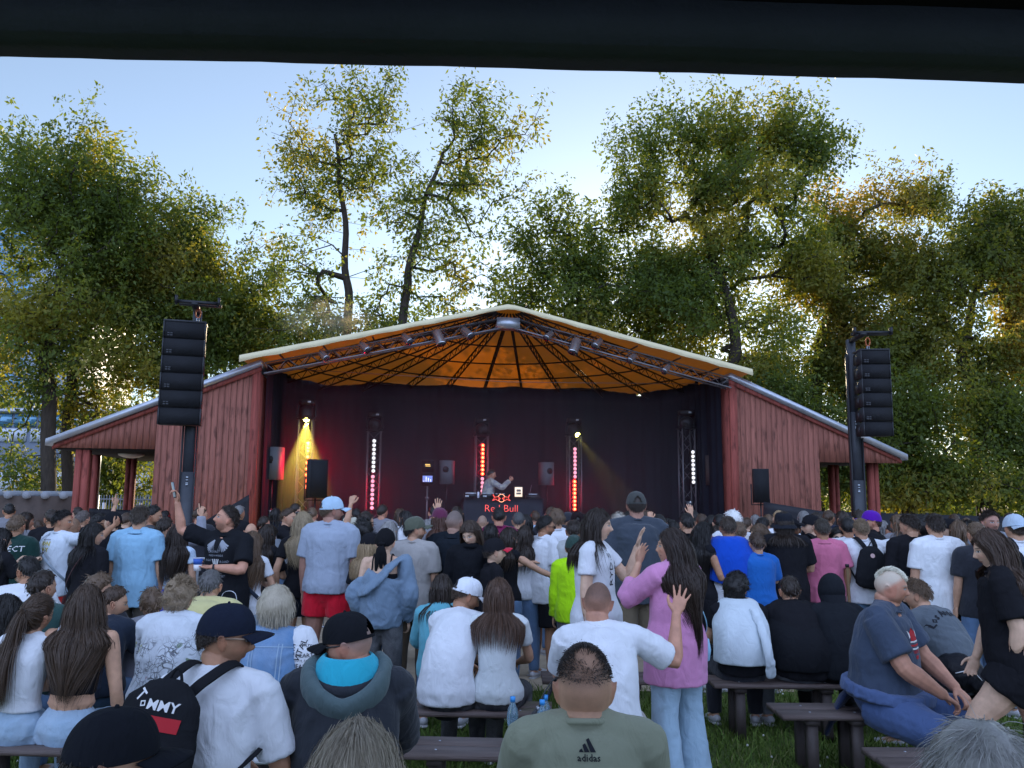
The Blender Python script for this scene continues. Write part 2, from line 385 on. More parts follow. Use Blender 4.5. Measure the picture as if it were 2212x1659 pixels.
# ribs: lattice girders fanning from the apex, and hoops
def lattice(mb, p, q, h, side=(0,0,-1), step=.28, r=.014, r2=.008, n=5):
    p, q = Vector(p), Vector(q); s_ = Vector(side); L = (q-p).length; k = max(2, int(L/step))
    mb.tube([p, q], r, n); mb.tube([p + s_*h, q + s_*h], r, n)
    for i in range(k):
        a = p.lerp(q, i/k); b = p.lerp(q, (i+.5)/k) + s_*h; c = p.lerp(q, (i+1)/k)
        mb.tube([a, b], r2, 4); mb.tube([b, c], r2, 4)
for i in range(1, 14):
    th = math.pi*i/14
    mb = MB(); lattice(mb, cone(th, .05, .05), cone(th, .99, .05), .16, r=.02, r2=.009); mb.build('rib', M_rib, stage)
for t in (.33, .52, .7, .86):
    mb = MB(); mb.tube([cone(math.pi*i/28, t, .11) for i in range(29)], .018, 5); mb.build('hoop', M_rib, stage)
# front edge truss
for e in ((uz(574, 790), -1), (uz(1572, 822), 1)):
    (ue, ze), sg = e; zz = ZA-.33
    mb = MB(); a = Vector((U0+sg*.1, -.12, zz+.12)); b = Vector((ue, -.12, ze+.04)); lattice(mb, a, b, .21, r=.017, r2=.008, step=.42)
    a2 = a + Vector((0,.22,0)); b2 = b+Vector((0,.22,0)); lattice(mb, a2, b2, .21, r=.016, r2=.008, step=.42); mb.build('front_truss', M_truss, stage)
    mb = MB(); mb.tube([a+Vector((0,-.05,-.22)), b+Vector((0,-.05,-.22))], .018, 8); mb.build('front_pipe', mat('pale_pipe', (.22,.22,.24), .4, metal=.5), stage, True)
mb = MB(); zc = ZA-.2; mb.box((U0-.24,-.2,zc-.24),(U0+.24,.1,zc-.02)); mb.build('ridge_plate', M_steel, stage)
# thin tie wires under the canopy
mb = MB(); a = st(600, 795, .6); b = st(1560, 830, .6); mb.tube([a, (a+b)/2-np.array((0,0,.12)), b], .006, 4); mb.build('tie_wire', M_truss, stage)
# deck
mb = MB(); mb.box((Lr[0]+.005, 0.0, 0), (Rl[0]-.005, 5.2, .95)); mb.build('deck', M_blackcloth, stage)
# closed rear of the hall behind the curtain so no daylight leaks in below the canopy rim
# curtain
def curtain():
    us = []
    pts = catmull([(Lr[0]+.10, .15), (Lr[0]+.14, 1.5), (Lr[0]+.55, 2.9), (Lr[0]+1.6, 3.7), (U0, 3.95), (Rl[0]-1.6, 3.7), (Rl[0]-.55, 2.9), (Rl[0]-.14, 1.5), (Rl[0]-.10, .15)], 40)
    V = []; f = []; K = len(pts); s = 0
    for i, p in enumerate(pts):
        if i: s += float(np.linalg.norm(p-pts[i-1]))
        d = pts[min(i+1, K-1)] - pts[max(i-1, 0)]; d /= np.linalg.norm(d); nrm = np.array((-d[1], d[0]))
        t = i/(K-1); zt = 4.74 + .10*abs(2*t-1)**2 - .05*abs(math.sin(s*1.9)) + (-.28*math.exp(-((t-.68)/.012)**2)) - .12*math.exp(-((t-.2)/.03)**2)
        if t < .12 or t > .88: zt = 4.55
        for j in range(13):
            q = j/12; z = .95 + (zt-.95)*q
            am = .035*(.5+.5*(1-q)); w_ = am*math.sin(s*9+.6*math.sin(s*2.3)+.3*q) + .02*math.sin(s*23+q)
            V.append((p[0]+nrm[0]*w_, p[1]+nrm[1]*w_, z))
    for i in range(K-1):
        for j in range(12): a = i*13+j; f.append((a, a+13, a+14, a+1))
    MB().add(V, f).build('curtain', mat('curtain_cloth', (.016,.018,.026), .95, spec=.08, noise_amt=.3, nscale=2), stage, True)
curtain()

# silver par lamps hanging from the front truss
def par_can(px, py, s=1.0, tilt=.6, az=0.3):
    q = stp(*st(px, py, -.28)); e = empty('spotlight', q, PHI, None, 'spotlight', 'spotlights along the stage roof truss')
    d = Vector((math.sin(az)*math.cos(tilt), -math.cos(az)*math.cos(tilt)*.6, -math.sin(tilt))).normalized()
    mb = MB(); mb.tube([-d*.14*s, -d*.12*s, d*.14*s, d*.145*s], [.05*s, .085*s, .09*s, .095*s], 14); mb.build('lamp_body', mat('polished_aluminium', (.6,.62,.66), .25, metal=.9), e, True)
    mb = MB(); mb.tube([d*.147*s, d*.15*s], [.08*s, .08*s], 14); mb.build('lens', mat('lens_glass', (.05,.05,.06), .1, spec=.6), e)
    mb = MB(); mb.tube([(-.1*s,0,0), (-.1*s,0,.12*s), (0,0,.2*s), (.1*s,0,.12*s), (.1*s,0,0)], .008, 5); mb.build('yoke', M_black, e)
    return e
cans = [(699,768,.8,'dim spotlight lowest on the left truss'),(787,750,.9,'small spotlight second from the left end of the truss'),(878,732,.9,'grey spotlight in the middle of the left truss'),(948,729,1.15,'large silver spotlight pointing down on the left truss'),
        (1008,719,1.0,'silver spotlight nearest the roof peak on the left side'),(1186,725,.8,'small silver spotlight right of the roof peak'),(1242,747,1.2,'large silver spotlight pointing down on the right truss'),
        (1291,742,.9,'pale spotlight tucked against the right truss'),(1365,774,.8,'small bright spotlight on the lower right truss'),(1439,797,.8,'silver spotlight nearest the right end of the truss')]
for i, (x, y, s_, lb) in enumerate(cans):
    e = par_can(x, y, s_, .95 if s_ > 1.1 else .5, .5 if i < 5 else -.6); e['label'] = lb

# ------------------------------------------------------------------ stage equipment
M_cab = mat('speaker_black', (.014,.015,.018), .6, bump=.15, bscale=150); M_grille = mat('speaker_grille', (.010,.011,.014), .75, bump=.4, bscale=300)
def pa_speaker(px, pyt, pyb, wpx, v, face, label, group='loudspeakers standing on the stage', grey=None, yoke=False, ground=False):
    """face: yaw of the box front in stage axes, 0 = towards the crowd"""
    d = (stp(*st(px, (pyt+pyb)/2, v))).y; a = at(px, pyt, d); b = at(px, pyb, d); h = a.z - b.z; wd = wpx * d / F
    base = .95 if not ground else 0.0
    e = empty('loudspeaker', (a.x, d, b.z), PHI + face, label, 'loudspeaker', group)
    cab = MB(); dp = wd*.85; x = wd/2
    pl = [(-x, -dp/2), (x, -dp/2), (x, dp*.1), (x*.6, dp/2), (-x*.6, dp/2), (-x, dp*.1)]
    n = len(pl); cab.add([(p[0], p[1], 0) for p in pl] + [(p[0], p[1], h) for p in pl], [tuple(range(n-1,-1,-1)), tuple(range(n, 2*n))] + [(i, (i+1)%n, n+(i+1)%n, n+i) for i in range(n)])
    cab.build('cabinet', grey or M_cab, e)
    MB().box((-x*.93, -dp/2-.012, h*.03), (x*.93, -dp/2-.002, h*.97)).build('grille', M_grille, e)
    if abs(face) > 2.2 or grey:
        MB().box((-.05,dp/2,h*.5),(.05,dp/2+.015,h*.72)).build('handle_recess', M_dark, e)
        v_, f_ = tube([(0, dp/2-.01, h*.62), (0, dp/2+.006, h*.62)], [.07,.07], 16); MB().add(v_, f_).build('handle_recess', mat('recess', (.004,.004,.005), .9), e)
        MB().box((-.07, dp/2+.008, h*.62-.012), (.07, dp/2+.022, h*.62+.012)).build('handle', M_cab, e)
    s = empty('speaker_stand', (a.x, d, base), PHI, 'stand of ' + label, 'speaker stand', 'loudspeaker stands')
    L = b.z - base
    MB().tube([(0,0,.15),(0,0,L*.55)], .022, 8).tube([(0,0,L*.5),(0,0,L)], .016, 8).build('pole', M_black, s, True)
    for k in range(3):
        an = k*2.094+.5; MB().tube([(0,0,.5),(math.cos(an)*.45,math.sin(an)*.45,.01)], .012, 6).tube([(0,0,.16),(math.cos(an)*.27,math.sin(an)*.27,.2)], .008, 6).build('leg', M_black, s)
    MB().tube([(0,0,L*.5-.05),(0,0,L*.5+.03)], .035, 8).build('collar', mat('silver_collar', (.5,.5,.52), .3, metal=.6), s)
    if yoke:
        MB().tube([(-x-.03,0,h*.55),(-x-.03,0,-.04),(x+.03,0,-.04),(x+.03,0,h*.1)], .014, 6).build('yoke', M_black, e)
        MB().tube([(.0,0,L-.55),(.0,0,L-.28)], .04, 8).build('winch', mat('silver_collar'), s)
M_greycab = mat('grey_speaker', (.10,.105,.115), .6, bump=.1, bscale=120)
pa_speaker(591, 966, 1036, 38, .8, R(165), 'grey loudspeaker seen from its back at the left edge of the stage', grey=M_greycab)
pa_speaker(684, 993, 1076, 40, -.5, R(25), 'big black loudspeaker on a stand below the yellow light beam', yoke=True)
pa_speaker(965, 995, 1046, 32, 2.2, R(170), 'grey backed loudspeaker beside the pair of stage screens', grey=M_greycab)
pa_speaker(1182, 999, 1048, 30, 2.2, R(195), 'grey backed loudspeaker right of the DJ booth', grey=M_greycab)
pa_speaker(1553, 984, 1048, 44, 1.0, R(205), 'dark loudspeaker in front of the curtain at the right edge of the stage', grey=mat('dgrey_speaker', (.04,.043,.05), .6))
pa_speaker(1641, 1013, 1086, 32, -.8, R(-12), 'black loudspeaker standing before the right red wall', yoke=True)

# lighting towers with moving heads and LED bars
M_led_r = mat('led_red', (.8,.05,.02), .4, emit=(1,.03,.015), estr=5); M_led_rc = mat('led_red_core', (.9,.3,.1), .4, emit=(1,.22,.07), estr=5)
M_led_w = mat('led_white', (.8,.8,.8), .4, emit=(1,.98,1.0), estr=.6); M_led_p = mat('led_pink', (.8,.4,.5), .4, emit=(1,.36,.48), estr=.8)
def tower(px, pyt, v, label, head_label, beam=None, hx=0, tilt=.5):
    q = stp(*st(px, pyt, v)); d = q.y; ztop = at(px, pyt+26, d).z; e = empty('light_tower', (q.x, d, .95), PHI, label, 'light tower', 'light towers on the stage')
    L = ztop - .95; h = .145
    C = [Vector((-h,-h,0)), Vector((h,-h,0)), Vector((h,h,0)), Vector((-h,h,0))]
    for c in C: MB().tube([c, c+Vector((0,0,L))], .02, 8).build('upright', M_truss, e, True)
    mb = MB(); k = int(L/.3)
    for i in range(4):
        a, b = C[i], C[(i+1) % 4]
        for j in range(k):
            z0, z1 = j*L/k, (j+1)*L/k
            mb.tube([a+Vector((0,0,z0)), b+Vector((0,0,z1))] if j % 2 else [b+Vector((0,0,z0)), a+Vector((0,0,z1))], .008, 4)
    mb.build('bracing', M_truss, e)
    MB().box((-.22,-.22,0),(.22,.22,.02)).build('base_plate', M_black, e); MB().box((-.19,-.19,L),(.19,.19,L+.02)).build('top_plate', M_black, e)
    hd = empty('moving_light', (q.x, d, .95+L), PHI, head_label, 'stage light', 'moving head lights on the towers')
    mb = MB(); mb.box((-.16,-.12,.32),(.16,.12,.43)); mb.build('base', M_black, hd)
    MB().box((.02,-.125,.36),(.09,-.121,.40)).build('display', mat('pale_label', (.5,.55,.6), .4), hd)
    MB().tube([(-.17,0,.33),(-.19,0,.1),(-.17,0,.06)], .03, 6).tube([(.17,0,.33),(.19,0,.1),(.17,0,.06)], .03, 6).build('yoke', M_black, hd, True)
    dr = Vector((hx, -.55, -tilt)).normalized(); c = Vector((0,-.02,.14))
    MB().tube([c-dr*.15, c-dr*.12, c, c+dr*.12, c+dr*.16], [.08,.14,.16,.14,.11], 16, cap='flat').build('lamp_head', M_black, hd, True)
    lm = M_dark if beam is None else mat('yellow_lens', (.9,.9,.3), .3, emit=(1,.93,.22), estr=18)
    MB().tube([c+dr*.161, c+dr*.175], [.06,.06], 16).build('lens', lm, hd)
    return e, hd, q, c, dr
T = {}
tw = [(663, 881, 1.3, 'light tower at the left of the stage with an upper yellow beam', 'moving light throwing the wide yellow beam', 1, .06, 1.0),
      (810, 906, 2.4, 'second light tower with a white and pink lamp bar', 'unlit moving light on the tower with the white and pink bar', None, -.1, .1),
      (1041, 916, 2.9, 'light tower behind the DJ with a red lamp bar', 'unlit moving light above the red bar behind the DJ', None, .15, .2),
      (1240, 916, 2.7, 'light tower right of the booth with pink and red bars', 'moving light giving the short yellow beam', 1, .28, .6),
      (1482, 901, 1.6, 'light tower at the right of the stage with a short white bar', 'unlit moving light on the rightmost tower', None, -.3, .25)]
for t in tw:
    T[t[0]] = tower(t[0], t[1], t[2], t[3], t[4], t[5], t[6], t[7])
def led_bar(px, py0, py1, v, colors, label, red_glow=0):
    q0 = stp(*st(px, py0, v)); q1 = stp(*st(px, py1, v)); n = len(colors); hgt = q0.z-q1.z; st_ = hgt/n
    e = empty('led_bar', (q0.x, q0.y, q1.z), PHI, label, 'light bar', 'LED bars on the light towers')
    MB().box((-.05,0,0),(.05,.05,hgt)).build('housing', M_black, e)
    for i, c in enumerate(colors):
        z = hgt - st_*(i+.5); m = {'r': M_led_r, 'w': M_led_w, 'p': M_led_p}[c]
        MB().tube([(0,-.004,z),(0,-.03,z)], [.042,.036], 12).build('lamp', m, e)
        if c == 'r': MB().tube([(0,-.031,z),(0,-.034,z)], [.027,.024], 10).build('lamp_core', M_led_rc, e)
    if red_glow:
        # the bar's own red light washing the curtain behind and beside it
        l = bpy.data.lights.new('bar_light', 'AREA'); l.shape = 'RECTANGLE'; l.size = .1; l.size_y = hgt; l.energy = red_glow; l.color = (1,.0,.04)
        o = bpy.data.objects.new('bar_light', l); COL.objects.link(o); o.parent = e; o.location = (0,.12,hgt/2); o.rotation_euler = (R(-90),0,0)
    return e
led_bar(666, 955, 1058, 1.0, 'rrrrrrrr', 'red LED bar partly hidden by the big black loudspeaker', 55)
led_bar(808.5, 948, 1022, 2.15, 'w'*8, 'white LED bar on the second tower, upper of two')
led_bar(805.5, 1025, 1102, 2.15, 'p'*8, 'pink LED bar on the second tower, lower of two', 18)
led_bar(1043, 958, 1028, 2.65, 'r'*8, 'bright red LED bar above the DJ', 9)
led_bar(1042, 1030, 1100, 2.65, 'p'*8, 'pink LED bar mostly hidden behind the DJ')
led_bar(1242, 966, 1034, 2.45, 'p'*8, 'pale pink LED bar right of the booth, upper of two')
led_bar(1241, 1036, 1104, 2.45, 'r'*8, 'red LED bar right of the booth, lower of two', 13)
led_bar(1496.5, 972, 1046, 1.35, 'w'*8, 'short white LED bar on the rightmost tower')
# real spot lamps of the two lit moving heads
for k, pw, ang in ((663, 2100, 42), (1240, 350, 22)):
    e, hd, q, c, dr = T[k]; l = bpy.data.lights.new('beam_lamp', 'SPOT'); l.energy = pw; l.color = (1,.80,.10); l.spot_size = R(ang); l.spot_blend = .6; l.shadow_soft_size = .03
    o = bpy.data.objects.new('beam_lamp', l); COL.objects.link(o); o.parent = hd; o.location = c + dr*.19; o.rotation_euler = (-dr).to_track_quat('Z', 'Y').to_euler()
# smoke in the stage
def smoke(name, lo, hi, dens, label, parentM, col=(.8,.8,.82), nscale=0, ball=None):
    mb = MB(); mb.box(lo, hi, M=parentM); m = bpy.data.materials.new(name); m.use_nodes = True; n = m.node_tree; n.nodes.remove(n.nodes['Principled BSDF'])
    pvn = node(n, 'ShaderNodeVolumePrincipled', {'Density': dens, 'Color': col+(1,), 'Anisotropy': .3})
    if nscale:
        tcn = node(n, 'ShaderNodeTexCoord'); nz = node(n, 'ShaderNodeTexNoise', {'Vector': tcn.outputs['Object'], 'Scale': nscale, 'Detail': 4})
        rr = node(n, 'ShaderNodeMapRange', {0: nz.outputs[0], 1: .38, 2: .75, 3: 0.0, 4: dens}); n.links.new(rr.outputs[0], pvn.inputs['Density'])
    if ball:
        c_, r_ = ball; mpb = node(n, 'ShaderNodeMapping', {0: tcn.outputs['Object'], 'Location': tuple(c_), 'Scale': tuple(r_)}, vector_type='TEXTURE'); ln_ = node(n, 'ShaderNodeVectorMath', {0: mpb.outputs[0]}, operation='LENGTH')
        fo = node(n, 'ShaderNodeMapRange', {0: ln_.outputs['Value'], 1: .15, 2: 1.0, 3: 1.0, 4: 0.0}); mu = node(n, 'ShaderNodeMath', {0: rr.outputs[0], 1: fo.outputs[0]}, operation='MULTIPLY'); n.links.new(mu.outputs[0], pvn.inputs['Density'])
    n.links.new(pvn.outputs[0], n.nodes['Material Output'].inputs['Volume'])
    o = mb.build(name, m); tag(o, label, 'smoke', kind='stuff'); return o
if True:
    smoke('stage_smoke', (Lr[0]+.35, .35, .96), (Rl[0]-.35, 3.35, 4.3), .06, 'thin smoke hanging in front of the stage curtain', SM, (.7,.7,.75))

if True:
    c_ = at(705, 690, 20.5)
    smoke('smoke', (c_.x-1.5, c_.y-.6, c_.z-.55), (c_.x+1.4, c_.y+.7, c_.z+.6), 1.2, 'puff of golden smoke drifting over the left slope of the roof', Matrix.Identity(4), (.98,.84,.56), 1.3, (c_, (1.4,.7,.58)))
# DJ booth --------------------------------------------------------------
bd = stp(*st(1088, 1077, 1.4)); u0 = st(1003, 1077, 1.4)[0]; u1 = st(1173, 1077, 1.4)[0]; zt = st(1088, 1077, 1.4)[2]
booth = empty('dj_table', stp((u0+u1)/2, 1.4, .95), PHI, 'long table draped in black cloth carrying the DJ gear', 'table')
hw = (u1-u0)/2; zt_ = zt - .95
V = []; f = []; K = 60; per = [(-hw,.0),(hw,.0),(hw,.7),(-hw,.7)]; ring = []
for i in range(4):
    a, b = np.array(per[i]), np.array(per[(i+1)%4])
    for j in range(30 if i % 2 == 0 else 12): ring.append(a+(b-a)*j/(30 if i % 2 == 0 else 12))
n = len(ring)
for q, z in ((0, zt_), (.3, zt_*.85), (.6, zt_*.4), (1, 0.0)):
    for i, p in enumerate(ring):
        s_ = 1+q*(.02+.018*math.sin(i*1.3)); V.append((p[0]*s_ - (.06*q if p[0] < 0 else -.0), (p[1]-.35)*s_+.35, z))
for k in range(3):
    for i in range(n): f.append((k*n+i, k*n+(i+1)%n, (k+1)*n+(i+1)%n, (k+1)*n+i))
f.append(tuple(range(n))); MB().add(V, f).build('tablecloth', mat('booth_cloth', (.028,.032,.042), .85, noise_amt=.3, nscale=3), booth, True)
for sx in (-1, 1): MB().box((sx*hw*.9-.02,.1,0),(sx*hw*.9+.02,.6,zt_-.03)).build('leg', M_black, booth)
def on_table(px, vv=.25): return stp(st(px, 1077, 1.4+vv)[0], 1.4+vv, zt+.006)
def player(px, label, wd=.32, g='DJ players on the table'):
    e = empty('dj_player', on_table(px, .3), PHI, label, 'dj player', g)
    MB().box((-wd/2,-.18,.012),(wd/2,.18,.085)).build('case', mat('player_case', (.03,.032,.036), .4), e)
    MB().tube([(0,-.03,.086),(0,-.03,.10)], [.10,.10], 20).build('jog_wheel', M_steel, e)
    MB().box((-wd*.35,.1,.086),(wd*.35,.17,.12)).build('display', mat('pale_label'), e)
    MB().box((-wd*.45,-.185,.02),(-wd*.2,-.181,.06)).build('front_panel', mat('pale_label'), e)
player(1018, 'DJ player at the left end of the black table', .34); player(1056, 'DJ player right in front of the DJ', .34)
e = empty('dj_mixer', on_table(1076,.3), PHI, 'flat black mixer behind the neon sign', 'mixer'); MB().box((-.17,-.18,0),(.17,.18,.09)).build('case', M_cab, e)
for i in range(4):
    for j in range(3): MB().tube([(-.12+i*.08,-.1+j*.09,.0901),(-.12+i*.08,-.1+j*.09,.11)], .012, 8).build('knob', mat('pale_label'), e)
e = empty('can', on_table(1033,.05), PHI, 'slim pale drink can on the DJ table', 'can'); MB().tube([(0,0,0),(0,0,.01),(0,0,.125),(0,0,.135)], [.022,.026,.026,.02], 14).build('can_body', mat('pale_can', (.6,.65,.75), .3, metal=.4), e, True)
MB().tube([(0,0,.1352),(0,0,.137)], [.02,.018], 12).build('lid', M_steel, e)
e = empty('screen', on_table(1120,.3), PHI, 'small lit screen in a black frame on the DJ table', 'screen'); MB().box((-.11,0,.0),(.11,.04,.285)).build('frame', M_cab, e)
MB().box((-.085,-.006,.035),(.085,-.001,.25)).build('picture', mat('warm_screen', (.5,.45,.38), .4, emit=(1,.82,.62), estr=.75), e)
MB().box((-.045,-.0085,.15),(.05,-.0065,.2)).box((-.05,-.0085,.09),(.055,-.0065,.13)).build('graphic', mat('screen_grey', (.2,.18,.16), .5), e)
e = empty('radio_receiver', on_table(1150,.3), PHI, 'stacked receiver box with an antenna at the right end of the DJ table', 'receiver')
MB().box((-.15,-.14,0),(.15,.14,.07)).box((-.11,-.1,.071),(.11,.1,.12)).build('case', mat('player_case'), e)
MB().box((-.1,-.103,.085),(.09,-.101,.105)).build('front_panel', mat('pale_label'), e); MB().tube([(-.06,.0,.12),(-.02,0,.30)], .004, 5).build('antenna', M_steel, e)
# neon sign hanging on the cloth
M_neon = mat('neon_red', (1,.1,.08), .3, emit=(1,.10,.07), estr=.8); M_neon2 = mat('neon_amber', (1,.5,.3), .3, emit=(1,.40,.16), estr=1.1)
sgn = empty('neon_sign', stp(st(1083,1090,1.33)[0], 1.33, zt-.24), PHI, 'red neon sign reading Red Bull with two bulls and a sun', 'neon sign')
v_, f_ = text_mesh('Red Bull', .22, bold=-.004, res=3); vv = np.c_[v_[:,0]*1.02, -.012+0*v_[:,0], v_[:,1]+.02]
MB().add(vv, f_).build('lettering', M_neon, sgn)
cz = .25; MB().tube([(.075*math.cos(a), 0, cz+.085*math.sin(a)) for a in np.linspace(.2, 2.9, 14)], .007, 6).tube([(.075*math.cos(a), 0, cz+.085*math.sin(a)) for a in np.linspace(3.6, 5.8, 14)], .007, 6).build('sun_tube', M_neon2, sgn)
for s_ in (-1, 1):
    c1 = catmull([(s_*x, 0, cz+y) for x, y in ((.02,-.015),(.05,.015),(.09,.03),(.13,.02),(.17,.04),(.185,.075),(.165,.05),(.16,.0),(.17,-.03),(.2,-.05),(.15,-.04),(.12,-.02),(.09,-.05),(.06,-.045),(.03,-.02))], 4)
    MB().tube(c1, .006, 5).tube([(s_*.03,0,cz+.0),(s_*.045,0,cz-.02),(s_*.075,0,cz-.01)], .006, 5).build('bull_tube', M_neon, sgn)
MB().box((-.16,.012,-.05),(.16,.016,-.045)).build('bracket', M_black, sgn)
# screens on a stand
q = stp(*st(923, 1050, 2.0)); e = empty('screen_stand', (q.x, q.y, .95), PHI, 'slim stand holding two small framed screens one above the other', 'screen stand'); L = q.z-.95
MB().tube([(0,0,.02),(0,0,L)], .02, 8).tube([(0,0,L-.3),(0,0,L-.24)], .05, 10).build('pole', M_truss, e, True); MB().tube([(0,0,.0),(0,0,.03)], [.25,.22], 16).build('foot', M_black, e)
MB().box((-.16,-.02,L),(.16,.03,L+.6)).build('board', M_cab, e)
MB().box((-.135,-.03,L+.31),(.135,-.021,L+.57)).box((-.135,-.03,L+.04),(.135,-.021,L+.28)).build('screen_glass', mat('screen_black', (.01,.012,.016), .2), e)
MB().box((-.06,-.034,L+.47),(.05,-.031,L+.49)).box((-.05,-.034,L+.44),(.06,-.031,L+.455)).build('picture', mat('gold_text', (.6,.4,.1), .4, emit=(1,.6,.15), estr=.9), e)
mb = MB(); mb.box((-.11,-.034,L+.09),(.11,-.031,L+.23)); mb.build('picture', mat('blue_pic', (.1,.15,.4), .4, emit=(.22,.3,.75), estr=.6), e)
mb = MB(); [mb.box((-.09+.05*i,-.037,L+.1),(-.072+.05*i,-.0345,L+.12+.03*((i*7)%4))) for i in range(4)]; mb.build('graphic', mat('pic_white', (.8,.8,.8), .4, emit=(.9,.9,1), estr=.7), e)

# ------------------------------------------------------------------ line arrays on lifting towers
def line_array(x0, x1, y0, y1, d, label, tl, side=0, lean=0):
    a = at((x0+x1)/2, y0, d); b = at((x0+x1)/2, y1, d); H = a.z-b.z; wd = (x1-x0)*d/F; n = 6; h = H/n
    e = empty('line_array', (b.x, d, b.z), side, label, 'loudspeaker array', 'loudspeaker arrays on lifting towers')
    wd_ = wd*.98 if side > 0 else wd*.74; an = [0,.0,.03,.06,.10,.13][::-1]
    y = 0
    for i in range(n):
        z0 = i*h; ang = [.035,.025,.015,.008,0,0][i]; Mx = Matrix.Translation((0, [.012,.006,.002,0,0,0][i], z0)) @ Matrix.Rotation(-ang, 4, 'X')
        dp = .42; hh = h*.993; x = wd_/2
        sub = MB(); pl = [(-x, -.02), (x, -.02), (x*.96, dp), (-x*.96, dp)]
        V = tf(np.array([(p[0], p[1], .004 + (.03 if p[1] > .1 else 0)) for p in pl] + [(p[0], p[1], hh - (.03 if p[1] > .1 else 0)) for p in pl]), Mx)
        sub.add(V, [(3,2,1,0),(4,5,6,7),(0,1,5,4),(1,2,6,5),(2,3,7,6),(3,0,4,7)]); cab = sub.build('cabinet', M_cab, e)
        MB().box((-x*.9,-.034,.02),(x*.9,-.021,hh-.012), M=Mx).build('grille', M_grille, cab)
        MB().box((-x*.99,-.036,.004),(-x*.93,-.018,hh), M=Mx).box((x*.93,-.036,.004),(x*.99,-.018,hh), M=Mx).build('rail', mat('rail_grey', (.035,.037,.042), .5), cab)
        if i > 0:
            mb = MB()
            for p in range(2):
                for q in range(2): mb.box((-x*.78+p*.045,-.038,hh*.12+q*.035),(-x*.78+p*.045+.038,-.0345,hh*.12+q*.035+.028), M=Mx)
            mb.build('badge', mat('badge_grey', (.035,.037,.042), .4), cab)
        MB().box((-x-.006,dp*.4,hh*.3),(-x+.0,dp*.7,hh*.7), M=Mx).build('handle', mat('rail_grey'), cab)
    MB().box((-wd_/2,-.03,H),(wd_/2,.42,H+.03)).build('flying_frame', mat('rail_grey'), e)
    # tower
    t = empty('lifting_tower', (b.x, d+.62, 0), side, tl, 'lifting tower', 'towers carrying the loudspeaker arrays')
    pxo = (381 - (x0+x1)/2) if side > 0 else (1878 - (x0+x1)/2)
    ox = pxo*(d+.62)/F; ZT = a.z + .32
    MB().box((ox-.10,-.10,0),(ox+.10,.10,2.3)).build('mast', mat('mast_grey', (.05,.055,.065), .5, noise_amt=.3, nscale=4), t)
    MB().box((ox-.085,-.085,2.3),(ox+.085,.085,3.6)).build('mast', mat('mast_grey'), t)
    MB().box((ox-.07,-.07,3.6),(ox+.07,.07,ZT)).build('mast', mat('mast_grey'), t)
    MB().box((ox-.125,-.11,0),(ox-.101,-.0,ZT-.3)).box((ox+.101,-.11,0),(ox+.122,-.0,3.1)).build('rail', M_black, t)
    for zz in (2.05, 3.25):
        mb = MB()
        for k, hk in enumerate((.03,.06,.11,.15)): mb.box((ox-.02,-.116,zz+hk),(ox+.015,-.103 ,zz+hk+(.022 if k in (0,3) else .012)))
        mb.build('warning_label', mat('pale_label'), t)
    mb = MB(); mb.box((ox-.05,-.75,ZT-.06),(ox+.05,.1,ZT)); mb.box((-.33,-.72,ZT-.02),(.33,-.66,ZT+.03)); mb.box((-.3,-.45,ZT+.0),(.36,-.39,ZT+.05)); mb.build('top_beam', M_black, t)
    for s2 in (-1,1): MB().box((s2*.33-.02,-.74,ZT-.04),(s2*.33+.02,-.64,ZT+.1)).build('end_stop', M_black, t)
    mb = MB(); mb.tube([(.04*math.cos(q), -.42, ZT-.12+.08*math.sin(q)) for q in np.linspace(0, 6.28, 14)], .012, 6); mb.build('shackle', mat('orange_steel', (.55,.16,.06), .5), t, True)
    mb = MB(); mb.tube([(.02*math.cos(q), -.42, ZT-.23+.04*math.sin(q)) for q in np.linspace(0, 6.28, 12)], .009, 6); mb.build('hook', M_steel, t, True)
    for k in range(4):
        an_ = k*math.pi/2+.78; MB().tube([(ox,0,.12),(ox+math.cos(an_)*1.1,math.sin(an_)*1.1,.04)], .035, 6).build('outrigger', M_black, t)
line_array(341, 431, 696, 918, 13.4, 'black hanging column of six loudspeakers at the left of the stage', 'dark mast carrying the left loudspeaker column', R(17))
line_array(1856, 1941, 757, 942, 15.2, 'black hanging column of six loudspeakers at the right of the stage', 'dark mast carrying the right loudspeaker column', R(-4))

# tarps -----------------------------------------------------------------
def sheet(name, pts3, label, mt, cat='tarpaulin', group=None, thick=.02, sag=.0, nd=10):
    """quad sheet draped between four world points, given real thickness"""
    A, B, C, D = [np.array(p, float) for p in pts3]; V = []; f = []
    for i in range(nd+1):
        for j in range(nd+1):
            s_, t = i/nd, j/nd; p = (A*(1-s_)+B*s_)*(1-t) + (D*(1-s_)+C*s_)*t
            p = p + np.array((0, .03*math.sin(7*s_+5*t)*math.sin(math.pi*t), -sag*4*s_*(1-s_))); V.append(p)
    for i in range(nd):
        for j in range(nd): a = i*(nd+1)+j; f.append((a, a+nd+1, a+nd+2, a+1))
    W_ = [np.array(v)+np.array((0,thick,0)) for v in V]; n = len(V); f2 = [tuple(x+n for x in q[::-1]) for q in f]
    edge = [i for i in range(nd+1)] + [i*(nd+1)+nd for i in range(1, nd+1)] + [nd*(nd+1)+j for j in range(nd-1, -1, -1)] + [i*(nd+1) for i in range(nd-1, 0, -1)]
    f3 = [(edge[k], edge[(k+1)%len(edge)], edge[(k+1)%len(edge)]+n, edge[k]+n) for k in range(len(edge))]
    o = MB().add(V+W_, f+f2+f3).build(name, mt, None, True); return tag(o, label, cat, group)
M_tarp = mat('black_tarp', (.014,.015,.02), .55, noise_amt=.4, nscale=2, bump=.6, bscale=3)
